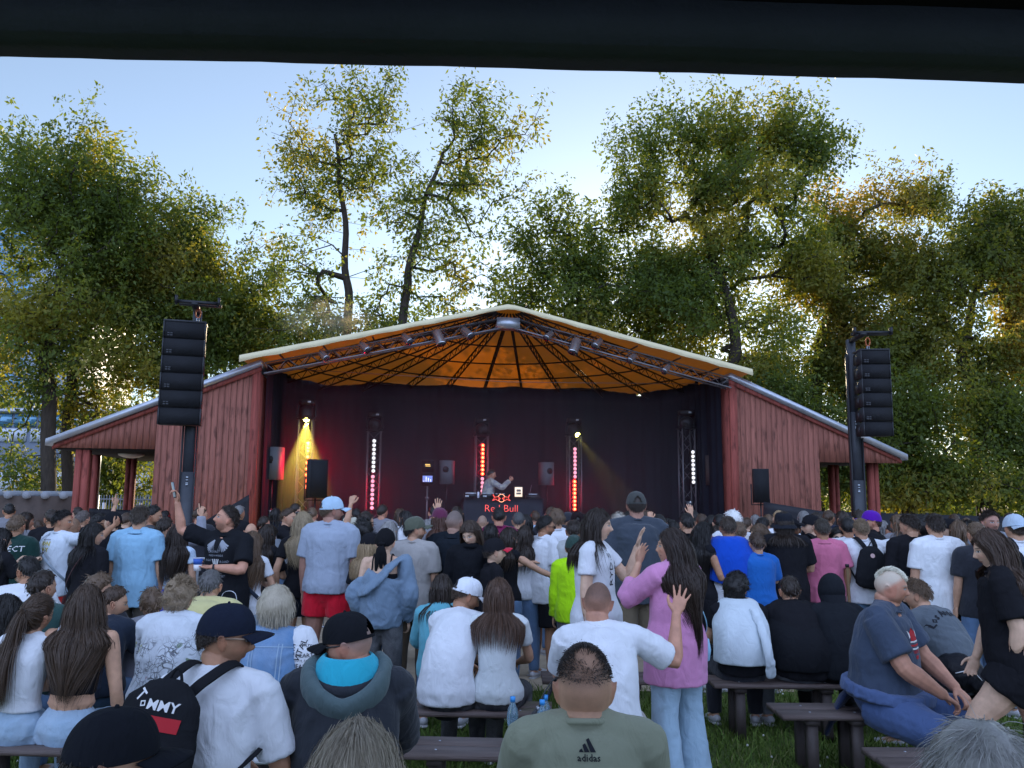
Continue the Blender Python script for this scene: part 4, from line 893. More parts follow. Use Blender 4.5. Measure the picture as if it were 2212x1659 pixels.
# ---- skin ----------------------------------------------------------
def skin_mat(tone, hairc, buzz=0, beard=0, lips=(.30,.09,.08), bald=0):
    key = ('skin', tone, hairc, buzz, beard, bald)
    if key in MATS: return MATS[key]
    m = bpy.data.materials.new('skin'); m.use_nodes = True; n = m.node_tree; b = n.nodes['Principled BSDF']
    A = node(n, 'ShaderNodeAttribute', attribute_name='hp'); S = node(n, 'ShaderNodeSeparateXYZ', {0: A.outputs['Vector']})
    x, y, z = S.outputs; ax_ = node(n, 'ShaderNodeMath', {0: x}, operation='ABSOLUTE').outputs[0]
    def M(op, a, b_=0.0, c=None):
        d = {0: a, 1: b_}
        if c is not None: d[2] = c
        return node(n, 'ShaderNodeMath', d, operation=op).outputs[0]
    def ell(cx, cz, rx, rz, soft=.25, sym=True):
        u = M('DIVIDE', M('SUBTRACT', ax_ if sym else x, cx), rx); v = M('DIVIDE', M('SUBTRACT', z, cz), rz)
        l = M('SQRT', M('ADD', M('MULTIPLY', u, u), M('MULTIPLY', v, v)))
        r = node(n, 'ShaderNodeMapRange', {0: l, 1: 1-soft, 2: 1+soft, 3: 1.0, 4: 0.0}).outputs[0]
        fr = M('GREATER_THAN', y, .03); return M('MULTIPLY', r, fr)
    tcn = node(n, 'ShaderNodeTexCoord'); nz = node(n, 'ShaderNodeTexNoise', {'Vector': tcn.outputs['Object'], 'Scale': 22, 'Detail': 4})
    nr = node(n, 'ShaderNodeMapRange', {0: nz.outputs[0], 1: .3, 2: .7, 3: .86, 4: 1.10})
    base = node(n, 'ShaderNodeVectorMath', {0: tone, 'Scale': nr.outputs[0]}, operation='SCALE').outputs[0]
    def over(c, col, fac): return node(n, 'ShaderNodeMixRGB', {0: fac, 1: c, 2: tuple(col)+(1,)}).outputs[0]
    c = base
    # redder cheeks, nose, ears
    c = over(c, (tone[0]*1.05, tone[1]*.78, tone[2]*.75), M('MULTIPLY', ell(.04,-.03,.022,.02,.6), .45))
    ear = M('MULTIPLY', M('GREATER_THAN', ax_, .077), .35); c = over(c, (tone[0]*1.0, tone[1]*.65, tone[2]*.6), ear)
    hz = node(n, 'ShaderNodeTexNoise', {'Vector': tcn.outputs['Object'], 'Scale': 400, 'Detail': 2})
    hr = node(n, 'ShaderNodeMapRange', {0: hz.outputs[0], 1: .35, 2: .65, 3: .6, 4: 1.0}).outputs[0]
    isH = M('GREATER_THAN', z, -.5)
    if buzz:
        g_ = M('SUBTRACT', z, M('ADD', M('MULTIPLY', y, .76), .008)); fac = node(n, 'ShaderNodeMapRange', {0: g_, 1: -.012, 2: .02, 3: 0.0, 4: buzz}).outputs[0]
        if bald:
            uu = M('DIVIDE', x, .036); vv = M('DIVIDE', M('ADD', y, .045), .042); ll = M('SQRT', M('ADD', M('MULTIPLY', uu, uu), M('MULTIPLY', vv, vv)))
            pt = node(n, 'ShaderNodeMapRange', {0: ll, 1: .65, 2: 1.25, 3: .5, 4: 1.0}).outputs[0]; lo = node(n, 'ShaderNodeMapRange', {0: z, 1: .015, 2: .05, 3: .30, 4: 1.0}).outputs[0]; fac = M('MULTIPLY', M('MULTIPLY', fac, pt), lo)
        fd_ = node(n, 'ShaderNodeMapRange', {0: z, 1: -.05, 2: .05, 3: .30, 4: 1.0}).outputs[0]
        c = over(c, hairc, M('MULTIPLY', M('MULTIPLY', M('MULTIPLY', fac, fd_), hr), isH))
    if beard:
        g1 = node(n, 'ShaderNodeMapRange', {0: z, 1: -.035, 2: -.055, 3: 0.0, 4: 1.0}).outputs[0]
        g2 = node(n, 'ShaderNodeMapRange', {0: y, 1: -.01, 2: .02, 3: 0.0, 4: 1.0}).outputs[0]
        g3 = node(n, 'ShaderNodeMapRange', {0: z, 1: -.125, 2: -.10, 3: 0.0, 4: 1.0}).outputs[0]
        c = over(c, hairc, M('MULTIPLY', M('MULTIPLY', M('MULTIPLY', g1, M('MULTIPLY', g2, g3)), beard), hr))
    c = over(c, lips, M('MULTIPLY', ell(0,-.066,.024,.0075,.3,False), .75)); c = over(c, (.08,.02,.02), M('MULTIPLY', ell(0,-.0655,.023,.0016,.5,False), .8))
    c = over(c, tuple(.5*h+.01 for h in hairc), M('MULTIPLY', ell(.034,.021,.019,.0042,.5), .8))
    c = over(c, (.035,.02,.015), M('MULTIPLY', ell(.032,.002,.0175,.0085,.3), .65)); c = over(c, (.55,.53,.5), ell(.032,.0005,.0135,.0055,.2)); c = over(c, (.03,.02,.012), ell(.032,.001,.0058,.0058,.2))
    n.links.new(c, b.inputs['Base Color']); b.inputs['Roughness'].default_value = .55; b.inputs['Specular IOR Level'].default_value = .35
    b.inputs['Subsurface Weight'].default_value = .0
    bp = node(n, 'ShaderNodeBump', {'Height': hz.outputs[0], 'Strength': .08, 'Distance': .004}); n.links.new(bp.outputs[0], b.inputs['Normal'])
    MATS[key] = m; return m
LIGHT = (.56,.315,.20); PALE = (.64,.41,.28); TAN = (.44,.225,.13); RED_ = (.55,.27,.175)
def hair_mat(c):
    k = ('hair', c)
    if k in MATS: return MATS[k]
    m = bpy.data.materials.new('hair'); m.use_nodes = True; n = m.node_tree; b = n.nodes['Principled BSDF']
    tcn = node(n, 'ShaderNodeTexCoord'); mp = node(n, 'ShaderNodeMapping', {0: tcn.outputs['Object'], 'Scale': (1,1,.18)})
    nz = node(n, 'ShaderNodeTexNoise', {'Vector': mp.outputs[0], 'Scale': 160, 'Detail': 3})
    A = node(n, 'ShaderNodeAttribute', attribute_name='tint')
    s_ = node(n, 'ShaderNodeMath', {0: nz.outputs[0], 1: A.outputs['Fac']}, operation='ADD')
    r = node(n, 'ShaderNodeMapRange', {0: s_.outputs[0], 1: .3, 2: 1.4, 3: .72, 4: 1.38})
    v = node(n, 'ShaderNodeVectorMath', {0: c, 'Scale': r.outputs[0]}, operation='SCALE'); n.links.new(v.outputs[0], b.inputs['Base Color'])
    b.inputs['Roughness'].default_value = .42; b.inputs['Specular IOR Level'].default_value = .35
    bp = node(n, 'ShaderNodeBump', {'Height': nz.outputs[0], 'Strength': .5, 'Distance': .004}); n.links.new(bp.outputs[0], b.inputs['Normal'])
    MATS[k] = m; return m
BLACK_H = (.011,.009,.008); DBROWN = (.026,.017,.012); BROWN = (.055,.033,.02); LBROWN = (.11,.07,.042); BLOND = (.30,.21,.115); GREY = (.17,.165,.16); WHITE_H = (.5,.5,.48); AUBURN = (.07,.03,.018); ASH = (.21,.18,.14)
_fz = {}
def cloth(c, kind='cotton'):
    k = ('cloth', c, kind)
    if k in MATS: return MATS[k]
    m = bpy.data.materials.new({'denim': 'denim', 'floral': 'printed_cotton', 'camo': 'camo_cloth'}.get(kind, 'cloth')); m.use_nodes = True; n = m.node_tree; b = n.nodes['Principled BSDF']
    tcn = node(n, 'ShaderNodeTexCoord'); O = tcn.outputs['Object']
    nz = node(n, 'ShaderNodeTexNoise', {'Vector': O, 'Scale': 6, 'Detail': 5}); fr = node(n, 'ShaderNodeTexNoise', {'Vector': O, 'Scale': 260, 'Detail': 2})
    r = node(n, 'ShaderNodeMapRange', {0: nz.outputs[0], 1: .3, 2: .7, 3: .9, 4: 1.06})
    col = node(n, 'ShaderNodeVectorMath', {0: c, 'Scale': r.outputs[0]}, operation='SCALE').outputs[0]
    if kind == 'denim':
        w2 = node(n, 'ShaderNodeTexNoise', {'Vector': O, 'Scale': 3.5, 'Detail': 4}); f2 = node(n, 'ShaderNodeMapRange', {0: w2.outputs[0], 1: .4, 2: .65, 3: 0.0, 4: .65})
        f3 = node(n, 'ShaderNodeMath', {0: f2.outputs[0], 1: fr.outputs[0]}, operation='MULTIPLY')
        col = node(n, 'ShaderNodeMixRGB', {0: f3.outputs[0], 1: col, 2: tuple(min(1, .4*x+.42) for x in c)+(1,)}).outputs[0]
    if kind == 'floral':
        mp = node(n, 'ShaderNodeMapping', {0: O, 'Scale': (1,1,1)})
        v1 = node(n, 'ShaderNodeTexNoise', {'Vector': O, 'Scale': 9, 'Detail': 1}); va = node(n, 'ShaderNodeMixRGB', {0: .12, 1: O, 2: v1.outputs['Color']})
        for sc_, th, cc in ((26,.035,(.05,.055,.08)),(17,.03,(.09,.10,.10))):
            vo = node(n, 'ShaderNodeTexVoronoi', {'Vector': va.outputs[0], 'Scale': sc_}, feature='DISTANCE_TO_EDGE'); ff = node(n, 'ShaderNodeMapRange', {0: vo.outputs[0], 1: th, 2: th+.02, 3: .8, 4: 0.0})
            S = node(n, 'ShaderNodeSeparateXYZ', {0: O}); zn = node(n, 'ShaderNodeTexNoise', {'Vector': O, 'Scale': 5.5}); z1 = node(n, 'ShaderNodeMapRange', {0: zn.outputs[0], 1: .44, 2: .52})
            zb = node(n, 'ShaderNodeMapRange', {0: S.outputs[2], 1: .98, 2: .90, 3: 0.0, 4: 1.0}); zc_ = node(n, 'ShaderNodeMapRange', {0: S.outputs[2], 1: .62, 2: .70, 3: 0.0, 4: 1.0})
            k2 = node(n, 'ShaderNodeMath', {0: ff.outputs[0], 1: z1.outputs[0]}, operation='MULTIPLY'); k3 = node(n, 'ShaderNodeMath', {0: zb.outputs[0], 1: zc_.outputs[0]}, operation='MULTIPLY'); k4 = node(n, 'ShaderNodeMath', {0: k2.outputs[0], 1: k3.outputs[0]}, operation='MULTIPLY')
            col = node(n, 'ShaderNodeMixRGB', {0: k4.outputs[0], 1: col, 2: cc+(1,)}).outputs[0]
        vo = node(n, 'ShaderNodeTexVoronoi', {'Vector': va.outputs[0], 'Scale': 13}); ff = node(n, 'ShaderNodeMapRange', {0: vo.outputs[0], 1: .24, 2: .30, 3: .85, 4: 0.0}); sp_ = node(n, 'ShaderNodeSeparateXYZ', {0: vo.outputs['Color']})
        pk = node(n, 'ShaderNodeMapRange', {0: sp_.outputs[0], 1: .72, 2: .74}); k5 = node(n, 'ShaderNodeMath', {0: ff.outputs[0], 1: pk.outputs[0]}, operation='MULTIPLY'); k6 = node(n, 'ShaderNodeMath', {0: k5.outputs[0], 1: k3.outputs[0]}, operation='MULTIPLY')
        fc = node(n, 'ShaderNodeValToRGB', {0: sp_.outputs[1]}); e = fc.color_ramp.elements; fc.color_ramp.interpolation = 'CONSTANT'; e[0].color = (.28,.02,.06,1); e[1].color = (.3,.3,.06,1); e[1].position = .66; q = e.new(.33); q.color = (.10,.16,.06,1)
        col = node(n, 'ShaderNodeMixRGB', {0: k6.outputs[0], 1: col, 2: fc.outputs[0]}).outputs[0]
    if kind in ('camo', 'marble', 'tie'):
        mp = node(n, 'ShaderNodeMapping', {0: O, 'Scale': (1,1,2.2 if kind == 'camo' else 1)})
        v1 = node(n, 'ShaderNodeTexNoise', {'Vector': mp.outputs[0], 'Scale': 15, 'Detail': 2}); ff = node(n, 'ShaderNodeMapRange', {0: v1.outputs[0], 1: .52, 2: .54})
        c2 = {'camo': (.012,.010,.012,1), 'marble': (.10,.10,.11,1), 'tie': (.28,.28,.3,1)}[kind]
        col = node(n, 'ShaderNodeMixRGB', {0: ff.outputs[0], 1: col, 2: c2}).outputs[0]
    if kind == 'checker':
        ck = node(n, 'ShaderNodeTexChecker', {'Vector': O, 'Scale': 45, 'Color1': (.7,.7,.7,1), 'Color2': (.02,.02,.02,1)}); col = ck.outputs[0]
    n.links.new(col, b.inputs['Base Color']); b.inputs['Roughness'].default_value = .92 if kind != 'satin' else .4; b.inputs['Specular IOR Level'].default_value = .12
    if kind != 'satin' and max(c) > .03: b.inputs['Sheen Weight'].default_value = .15
    # fold scale bump on top of the modelled folds
    mpf = node(n, 'ShaderNodeMapping', {0: O, 'Scale': (1,1,.55)})
    fz = node(n, 'ShaderNodeTexNoise', {'Vector': mpf.outputs[0], 'Scale': 13, 'Detail': 3, 'Distortion': 1.2})
    mpr = node(n, 'ShaderNodeMapping', {0: O, 'Scale': (1.3,1.3,.7), 'Rotation': (.35,.5,.2)}); rz_ = node(n, 'ShaderNodeTexNoise', {'Vector': mpr.outputs[0], 'Scale': 7, 'Detail': 2.5, 'Distortion': .8}, noise_type='RIDGED_MULTIFRACTAL')
    b0 = node(n, 'ShaderNodeBump', {'Height': rz_.outputs[0], 'Strength': .30, 'Distance': .018})
    b1 = node(n, 'ShaderNodeBump', {'Height': fz.outputs[0], 'Strength': .45, 'Distance': .03, 'Normal': b0.outputs[0]}); b2 = node(n, 'ShaderNodeBump', {'Height': fr.outputs[0], 'Strength': .12, 'Distance': .003, 'Normal': b1.outputs[0]})
    n.links.new(b2.outputs[0], b.inputs['Normal']); MATS[k] = m; return m
WHITE = (.70,.72,.75); BLACK = (.013,.013,.016); CHAR = (.03,.032,.04); NAVY = (.018,.025,.05); DENIM = (.12,.20,.33); LDENIM = (.30,.43,.56); DDENIM = (.05,.08,.14); BLKJEAN = (.022,.023,.028)

# ---- head ----------------------------------------------------------
def head_surf(nu=28, nv=20, female=False, fat=1.0):
    """head surface in head axes: origin between the ears at eye level, +y face"""
    ph = np.linspace(-.5, .5, nv)[1:-1]*math.pi; th = np.linspace(0, 2*math.pi, nu, endpoint=False)
    P, Tt = np.meshgrid(ph, th, indexing='ij'); d = np.stack([np.cos(P)*np.cos(Tt), np.cos(P)*np.sin(Tt), np.sin(P)], -1).reshape(-1,3)
    d = np.vstack([[(0,0,-1)], d, [(0,0,1)]]); v = face_shape(d, female, fat); n_ = nv-2; f = []
    for j in range(nu): f.append((0, 1+(j+1) % nu, 1+j))
    for i in range(n_-1):
        for j in range(nu): a = 1+i*nu; f.append((a+j, a+(j+1) % nu, a+nu+(j+1) % nu, a+nu+j))
    a = 1+(n_-1)*nu
    for j in range(nu): f.append((a+j, a+(j+1) % nu, len(d)-1))
    return v, f
def face_shape(d, female=False, fat=1.0):
    x, y, z = d[:,0], d[:,1], d[:,2]; dn = np.maximum(0, -z); up = np.maximum(0, z)
    X = x*.0765*(1-.30*dn**1.7)*(1+.02*up) * (fat**.5 if fat > 1 else fat); Y = y*.096; Z = z*.117
    Y = np.where(y > 0, Y*(1-.06*dn), Y*(1-.42*dn**1.3)); Z = np.where(z > 0, Z*1.0, Z)
    Y += np.where(y > 0, 0, .004)
    # back of skull fuller
    Y -= .008*np.exp(-((z-.25)/.4)**2)*np.maximum(0, -y)
    fr = np.clip(y*1.6, 0, 1)
    def g(cx, cz, sx, sz): return np.exp(-((np.abs(X)-cx)/sx)**2-((Z-cz)/sz)**2)*fr
    Y += .003*fr*np.exp(-(X/.05)**4)                                                   # flatten face front
    Y += .021*g(0,-.034,.0115,.012) + .013*g(0,-.018,.010,.018) + .005*g(.010,-.038,.006,.006)     # nose
    Y += .0045*g(.026,.021,.022,.009) * (.6 if female else 1.2) - .0085*g(.031,.002,.014,.010)           # brow, sockets
    Y += .0035*g(.031,.0,.008,.006)                                                     # eyeballs
    Y += .006*g(0,-.066,.018,.008) - .003*g(0,-.0655,.02,.0022) - .003*g(0,-.053,.01,.004) - .004*g(0,-.078,.018,.005)
    Y += .009*g(0,-.098,.017,.013) + .003*g(.042,-.025,.014,.016)
    X *= 1 + (.0 if female else .05)*np.exp(-((Z+.075)/.03)**2)
    if fat > 1.05: X *= 1+.22*(fat-1)*4*np.exp(-((Z+.07)/.04)**2)
    return np.stack([X, Y, Z], 1)
def ear(s):
    mb = MB(); th = np.linspace(0, 2*math.pi, 14); c = []
    for t in th: c.append((s*(.0775+.020*(.55+.45*math.sin(t+.5)) - .004), -.010-.006*math.sin(t) + .017*math.cos(t)*(.8+.2*math.sin(t)), -.010+.031*math.sin(t)))
    v, f = tube(c[:-1]+[c[0]], .0048, 6, cap='flat'); mb.add(v, f)
    v, f = tube([(s*.070,-.010,.012),(s*.078,-.012,-.002),(s*.079,-.006,-.026)], [(.006,.016),(.007,.017),(.005,.009)], 8, cap='round'); mb.add(v, f)
    return mb
# ---- hands ---------------------------------------------------------
def hand_mesh(wrist, dirv, palm_n, s=1.0, curl=.35, spread=.12, right=True, thumb=.6, fine=8, curls=None):
    """wrist point, direction to knuckles, palm normal (the way the palm faces)"""
    mb = MB(); d = nrm(dirv); pn = np.asarray(palm_n, float); pn = nrm(pn-d*pn.dot(d)); sd = np.cross(d, pn) * (1 if right else -1)   # towards thumb
    W_ = np.asarray(wrist, float)
    v, f = tube([W_-d*.015*s, W_+d*.012*s, W_+d*.045*s, W_+d*.08*s, W_+d*.094*s], [(.025*s,.018*s),(.028*s,.017*s),(.040*s,.0155*s),(.042*s,.013*s),(.037*s,.009*s)], 10, side=sd, cap='round'); mb.add(v, f)
    L = [.076,.084,.078,.062]; offs = [.030,.010,-.010,-.029]; rr = [.0088,.0092,.0088,.0076]
    for k in range(4):
        cu = (curls[k] if curls else curl*(1+.12*k))*1.5; p = W_+d*(.088-.004*abs(k-1.2))*s+sd*offs[k]*s; a = spread*(1.5-k)
        dr = nrm(d*math.cos(a)+sd*math.sin(a)); pts = [p-dr*.01*s, p]; an = cu*.45
        for seg, q in enumerate((.46,.30,.24)):
            dd = dr*math.cos(an)+pn*math.sin(an); p = p+dd*L[k]*q*s; pts.append(p); an += cu*(.95, .7, 0)[seg] if seg < 2 else 0
        r = rr[k]*s; v, f = tube(pts, [r*1.0, r*1.05, r*1.0, r*.92, r*.78], fine, side=sd, cap='round'); mb.add(v, f)
    p = W_+d*.022*s+sd*.026*s; t0 = nrm(d*.62+sd*.78+pn*.25*thumb); t1 = nrm(d*.9+sd*.42+pn*.35*thumb); t2 = nrm(d*.95+sd*.12+pn*.5*thumb)
    pts = [p-t0*.012*s, p, p+t0*.034*s, p+t0*.034*s+t1*.032*s, p+t0*.034*s+t1*.032*s+t2*.024*s]
    v, f = tube(pts, [.013*s,.0135*s,.0115*s,.0105*s,.0082*s], fine, side=pn, cap='round'); mb.add(v, f)
    return mb
ARM = {  # upper arm and forearm directions for the right side (x outwards), palm normal
 'down': ((.13,.02,-1),(.06,.16,-1),(-1,0,0),.35), 'relax': ((.2,-.05,-1),(.0,.35,-.9),(-1,0,0),.4),
 'phone': ((.22,.45,-.8),(-.32,.70,.72),(-.2,.9,.2),.7), 'phonehi': ((.30,.75,.25),(-.15,.35,.95),(0,1,0),.7),
 'up': ((.35,.35,.85),(.05,.25,1),(0,1,0),.1), 'point': ((.3,.6,.4),(.1,.5,.9),(-1,0,0),.2), 'wave': ((.55,.35,.1),(.2,.3,1),(0,1,0),.05),
 'cross': ((.25,.25,-.92),(-.90,.55,.12),(0,-1,0),.5), 'lap': ((.18,.42,-.88),(-.35,.88,-.30),(0,-.3,-1),.4), 'lean': ((.10,.62,-.75),(-.35,.75,-.45),(0,0,-1),.5),
 'hip': ((.62,-.15,-.8),(-.55,.45,-.55),(-1,.2,0),.6), 'pocket': ((.32,-.12,-.95),(-.12,.32,-.9),(-1,0,0),.5), 'chin': ((.2,.5,-.8),(-.35,.5,.85),(0,-1,.2),.6),
 'side': ((.5,.2,-.6),(.3,.8,.0),(0,0,-1),.3), 'fwd': ((.15,.9,-.45),(-.1,1,.1),(0,0,-1),.3), 'back': ((.25,-.35,-.9),(-.5,.1,-.7),(0,1,0),.3),
}
PN = [0]; BIG = []
ALLP = {}
def person(label, px, ytop, d, yaw=0, sex='m', seat=None, lean=0, build=1.0, fat=0, tone=LIGHT, hair=('short', BROWN), top=('tee', WHITE), bottom=('pants', DENIM), arms=('down','down'),
           head=(0,0,0), hat=None, glasses=None, beard=0, q=1, group=None, slouch=None, legs=None, scale=None, facefat=1.0, shoes=(.5,.5,.52), side=0, size_from=None, extra=None, pz=0.0, tophem=None, hips=0, neck=1.0):
    """q: detail 0 far .. 2 near.  yaw in degrees: 0 faces the stage, + turns to the left, - to the right."""
    PN[0] += 1; seed = PN[0]; rs = np.random.default_rng(seed*13)
    fem = sex == 'f'; kid = sex == 'k'; target = at(px, ytop, d).z - pz; sit = seat is not None
    if slouch is None: slouch = .06 if sit else .012
    # --- skeleton at scale 1, then scaled so that the crown reaches the seen height
    def skel(s):
        J = {}; hipz = (seat+.095*1.0) if sit else .955*s; P0 = V3(0, 0, hipz); a = R(lean); SL = R(side)
        ax = V3(math.sin(SL), math.sin(a)*math.cos(SL), math.cos(a)*math.cos(SL)); Ls = .515*s
        N0 = P0 + ax*Ls; midp = (P0+N0)/2 + V3(0,-slouch*s,0)*1.0; J['spine'] = catmull([P0-ax*.02*s, midp*.5+P0*.5+V3(0,-slouch*.3*s,0), midp, midp*.4+N0*.6+V3(0,-slouch*.15*s,0), N0], 4)
        ha = a*.45 + (slouch*3.2 if sit else .06); nd = V3(math.sin(SL)*.8, math.sin(ha), math.cos(ha)); nd = nrm(nd)
        H = N0 + nd*.062*s*neck + V3(0,.014*s,.074*s*neck) + V3(0, .0, 0); J.update(P=P0, N=N0, H=H, ax=ax, nd=nd); return J
    hatx = .012 if hat and hat[0] in ('cap','bucket') else 0
    hx = {'long': .012, 'curly': .035, 'messy': .03, 'bun': .03, 'short': .012, 'pony': .012, 'volume': .03}.get(hair[0], .006) if not hat else hatx
    def topz(s): return skel(s)['H'][2] + (.117*math.cos(R(head[1])*.8)+hx)*s
    if scale: s = scale
    else:
        lo, hi = .5, 1.4
        for _ in range(30):
            m_ = (lo+hi)/2
            if topz(m_) < target: lo = m_
            else: hi = m_
        s = lo
    raw = s; s = max(.66 if kid else .84, min(1.18, s))
    if abs(raw-s) > .01: print('SIZE', round(raw,2), '->', s, label)
    J = skel(s); spine = J['spine']; bw = build*(.92 if fem else 1.0)*(.88 if kid else 1); sw = (.165 if fem else .185)*s*build**.5*(.9 if kid else 1)
    fatk = 1+fat
    if kid and not scale: pass
    hs = s**.5*(.97 if fem else 1.0)    # heads vary less than bodies
    H = J['H']
    Rh = rotm(R(head[0]), R(-head[1]), R(head[2]))     # yaw left +, pitch down +, roll
    # place: head over the seen column
    rz = R(yaw); c_, s_ = math.cos(rz), math.sin(rz); hx_, hy_ = H[0]*c_-H[1]*s_, H[0]*s_+H[1]*c_
    ty = d; tx = at(px, ytop, d+hy_).x - hx_ if not sit else at(px, ytop, d+hy_).x - hx_
    root = empty('person', (tx, ty, pz), rz, label, 'person', group); ALLP[label] = root
    up = V3(0,0,1); ax = J['ax']
    # --- torso sections
    def sec(t):
        k = t*(len(spine)-1); 
        if t < 0: return spine[0] + (spine[0]-spine[1])/np.linalg.norm(spine[1]-spine[0])*(-t)*.515*s
        i = min(int(k), len(spine)-2); return spine[i]+(spine[i+1]-spine[i])*(k-i)
    if fem: S0 = [(-.13,.12,.105),(0,.172,.122),(.10,.165,.115),(.32,.128,.096),(.5,.135,.104),(.70,.148,.118),(.86,.150,.100),(.96,.115,.078),(1.03,.062,.058)]
    else:   S0 = [(-.13,.125,.105),(0,.165,.120),(.10,.163,.118),(.32,.150,.108),(.5,.158,.114),(.72,.178,.122),(.86,.172,.108),(.96,.120,.082),(1.03,.064,.062)]
    def torso(o, t0=-.2, t1=1.2, loose=0, hem=None, n=18, cap='round'):
        ts = [q_ for q_ in S0 if t0 <= q_[0] <= t1]; pts = []; rad = []
        if hem is not None and hem < (ts[0][0] if ts else 0): ts = [(hem,)+S0[1][1:]] + ts
        elif hem is not None:
            ts = [(hem, np.interp(hem, [x[0] for x in S0], [x[1] for x in S0]), np.interp(hem, [x[0] for x in S0], [x[2] for x in S0]))] + [x for x in ts if x[0] > hem+.03]
        mxa = max(x[1] for x in S0 if x[0] >= .3)
        for t, a, b in ts:
            bell = math.exp(-((t-.28)/.3)**2); a2 = a*bw*(1+fat*.55*bell); b2 = b*bw*(1+fat*1.1*bell)
            if loose and t < .7: a2 = a2*(1-loose)+max(a2, mxa*bw*(1+fat*.4))*loose; b2 = b2*(1-loose)+max(b2, .118*bw*(1+fat*.8))*loose
            if o > .007 and hem is not None and hem < .1 and t < .2: a2 = max(a2, .196*bw*(1+fat*.3)); b2 = max(b2, .142*bw*(1+fat*.5))
            if o == 0 and top[0] not in ('crop','cami') and t < .97: a2 -= .010; b2 -= .010
            if o == 0 and t < .05: a2 -= .008; b2 -= .008
            c = sec(t)
            pts.append(c + V3(0, fat*.06*bell*s, 0)); rad.append((a2*s+o, b2*s+o))
        return tube(pts, rad, n, side=(1,0,0), cap=cap)
    # --- joints
    def lat(v, sg): return V3(v[0]*sg, v[1], v[2])
    Rt = rotm(0, -R(lean)*.55, R(side)) if (lean or side) else np.eye(3); shc = sec(.90); arm = {}
    for sg, spec in ((1, arms[1]), (-1, arms[0])):     # arms = (left, right)
        A = ARM[spec] if isinstance(spec, str) else spec
        sh = shc + (rotm(0,0,R(side))@V3(sg*sw, .0, -.004*s)); u = nrm(lat(A[0], sg)); fdir = nrm(lat(A[1], sg))
        el = sh+u*.285*s; wr = el+fdir*.250*s; arm[sg] = (sh, el, wr, u, fdir, lat(A[2], sg), A[3] if len(A) > 3 else .35, A)
    leg = {}
    for sg in (1, -1):
        hp = J['P'] + V3(sg*.088*s*bw, 0, -.03*s)
        if legs: L_ = legs[0 if sg < 0 else 1]
        elif sit: L_ = ((.22,1,-.06),(.0,-.05,-1))
        else: L_ = ((.07,.0,-1),(.03,-.03,-1))
        t_, sn = nrm(lat(L_[0], sg)), nrm(lat(L_[1], sg)); ls = 1.0 if not sit else .96; kn = hp+t_*.43*s*ls; an = kn+sn*.425*s*ls
        if not sit and not legs: an[2] = .085*s; kn[2] = .50*s
        ft = nrm(V3((L_[2][0]*sg if len(L_) > 2 else .18*sg), 1, 0)) if not (len(L_) > 2) else nrm(lat(L_[2], sg))
        leg[sg] = (hp, kn, an, ft, t_, sn)
    # --- body mesh
    bare = top[0] in ('cami','tank','crop'); vox = (.020,.014,.0078)[q]*(1 if s > .9 else .9); M = MB(); M.add(*torso(0, n=16))
    for sg in (1, -1):
        sh, el, wr, u, fd, pn, cu, A = arm[sg]; m_ = (.86 if fem else 1.0)*(1+fat*.5)*(.85 if kid else 1)*build**.6
        M.add(*tube([shc+V3(0,0,.045*s), shc*.45+sh*.55+V3(0,0,.022*s), sh+V3(0,0,.004*s)], [x*s*m_*(1 if bare else .84) for x in (.05,.048,.052)], 10, cap='round'))
        M.add(*tube(catmull([sh-u*.02*s, sh+u*.08*s, sh+u*.2*s, el, el+fd*.08*s, el+fd*.17*s, wr], 2), [x*s*m_ *(1 if (bare or i_ > 4) else .88) for i_, x in enumerate((.053,.056,.054,.050,.047,.043,.041,.042,.042,.037,.032,.027,.025))], 10, cap='round'))
        hp, kn, an, ft, t_, sn = leg[sg]; m_ = (1.02 if fem else 1.0)*(1+fat*.6)*(.85 if kid else 1)*build**.6
        M.add(*tube(catmull([hp-t_*.03*s, hp+t_*.14*s, hp+t_*.30*s, kn, kn+sn*.12*s, kn+sn*.26*s, an], 2), [x*s*m_ *(.88 if i_ < 3 else 1) for i_, x in enumerate((.090,.090,.084,.076,.068,.060,.056,.056,.058,.052,.044,.038,.036))], 12, cap='round'))
        M.add(*tube([an+V3(0,0,-.02)*s-ft*.03*s, an+V3(0,0,-.045)*s+ft*.05*s, an+V3(0,0,-.06)*s+ft*.15*s], [(.036*s,.045*s),(.044*s,.035*s),(.04*s,.02*s)], 10, side=(1,0,0), cap='round'))
    nb = J['N']; hc = H + Rh@V3(0,-.022*hs,-.055*hs)
    nk = (.052 if fem else .060)*s*(1+fat*.45)*(.82 if kid else 1)
    M.add(*tube([sec(.93), nb, nb*.45+hc*.55, hc], [nk*1.25, nk*1.06, nk*.98, nk*.98], 14, cap='round'))
    hv, hf = head_surf(*((22,16),(36,26),(64,48))[q], fem, facefat); hv = hv*hs
    hands = []
    for sg in (1, -1):
        sh, el, wr, u, fd, pn, cu, A = arm[sg]; hd = A[4] if len(A) > 4 else None
        dv = nrm(lat(hd['d'], sg)) if hd and 'd' in hd else fd
        hands.append(hand_mesh(wr, dv, pn, s*(.97 if not fem else .92)*(.9 if kid else 1), cu, hd.get('spread', .10) if hd else .10, sg > 0, .6, (5,6,8)[q], hd.get('curls') if hd else None))
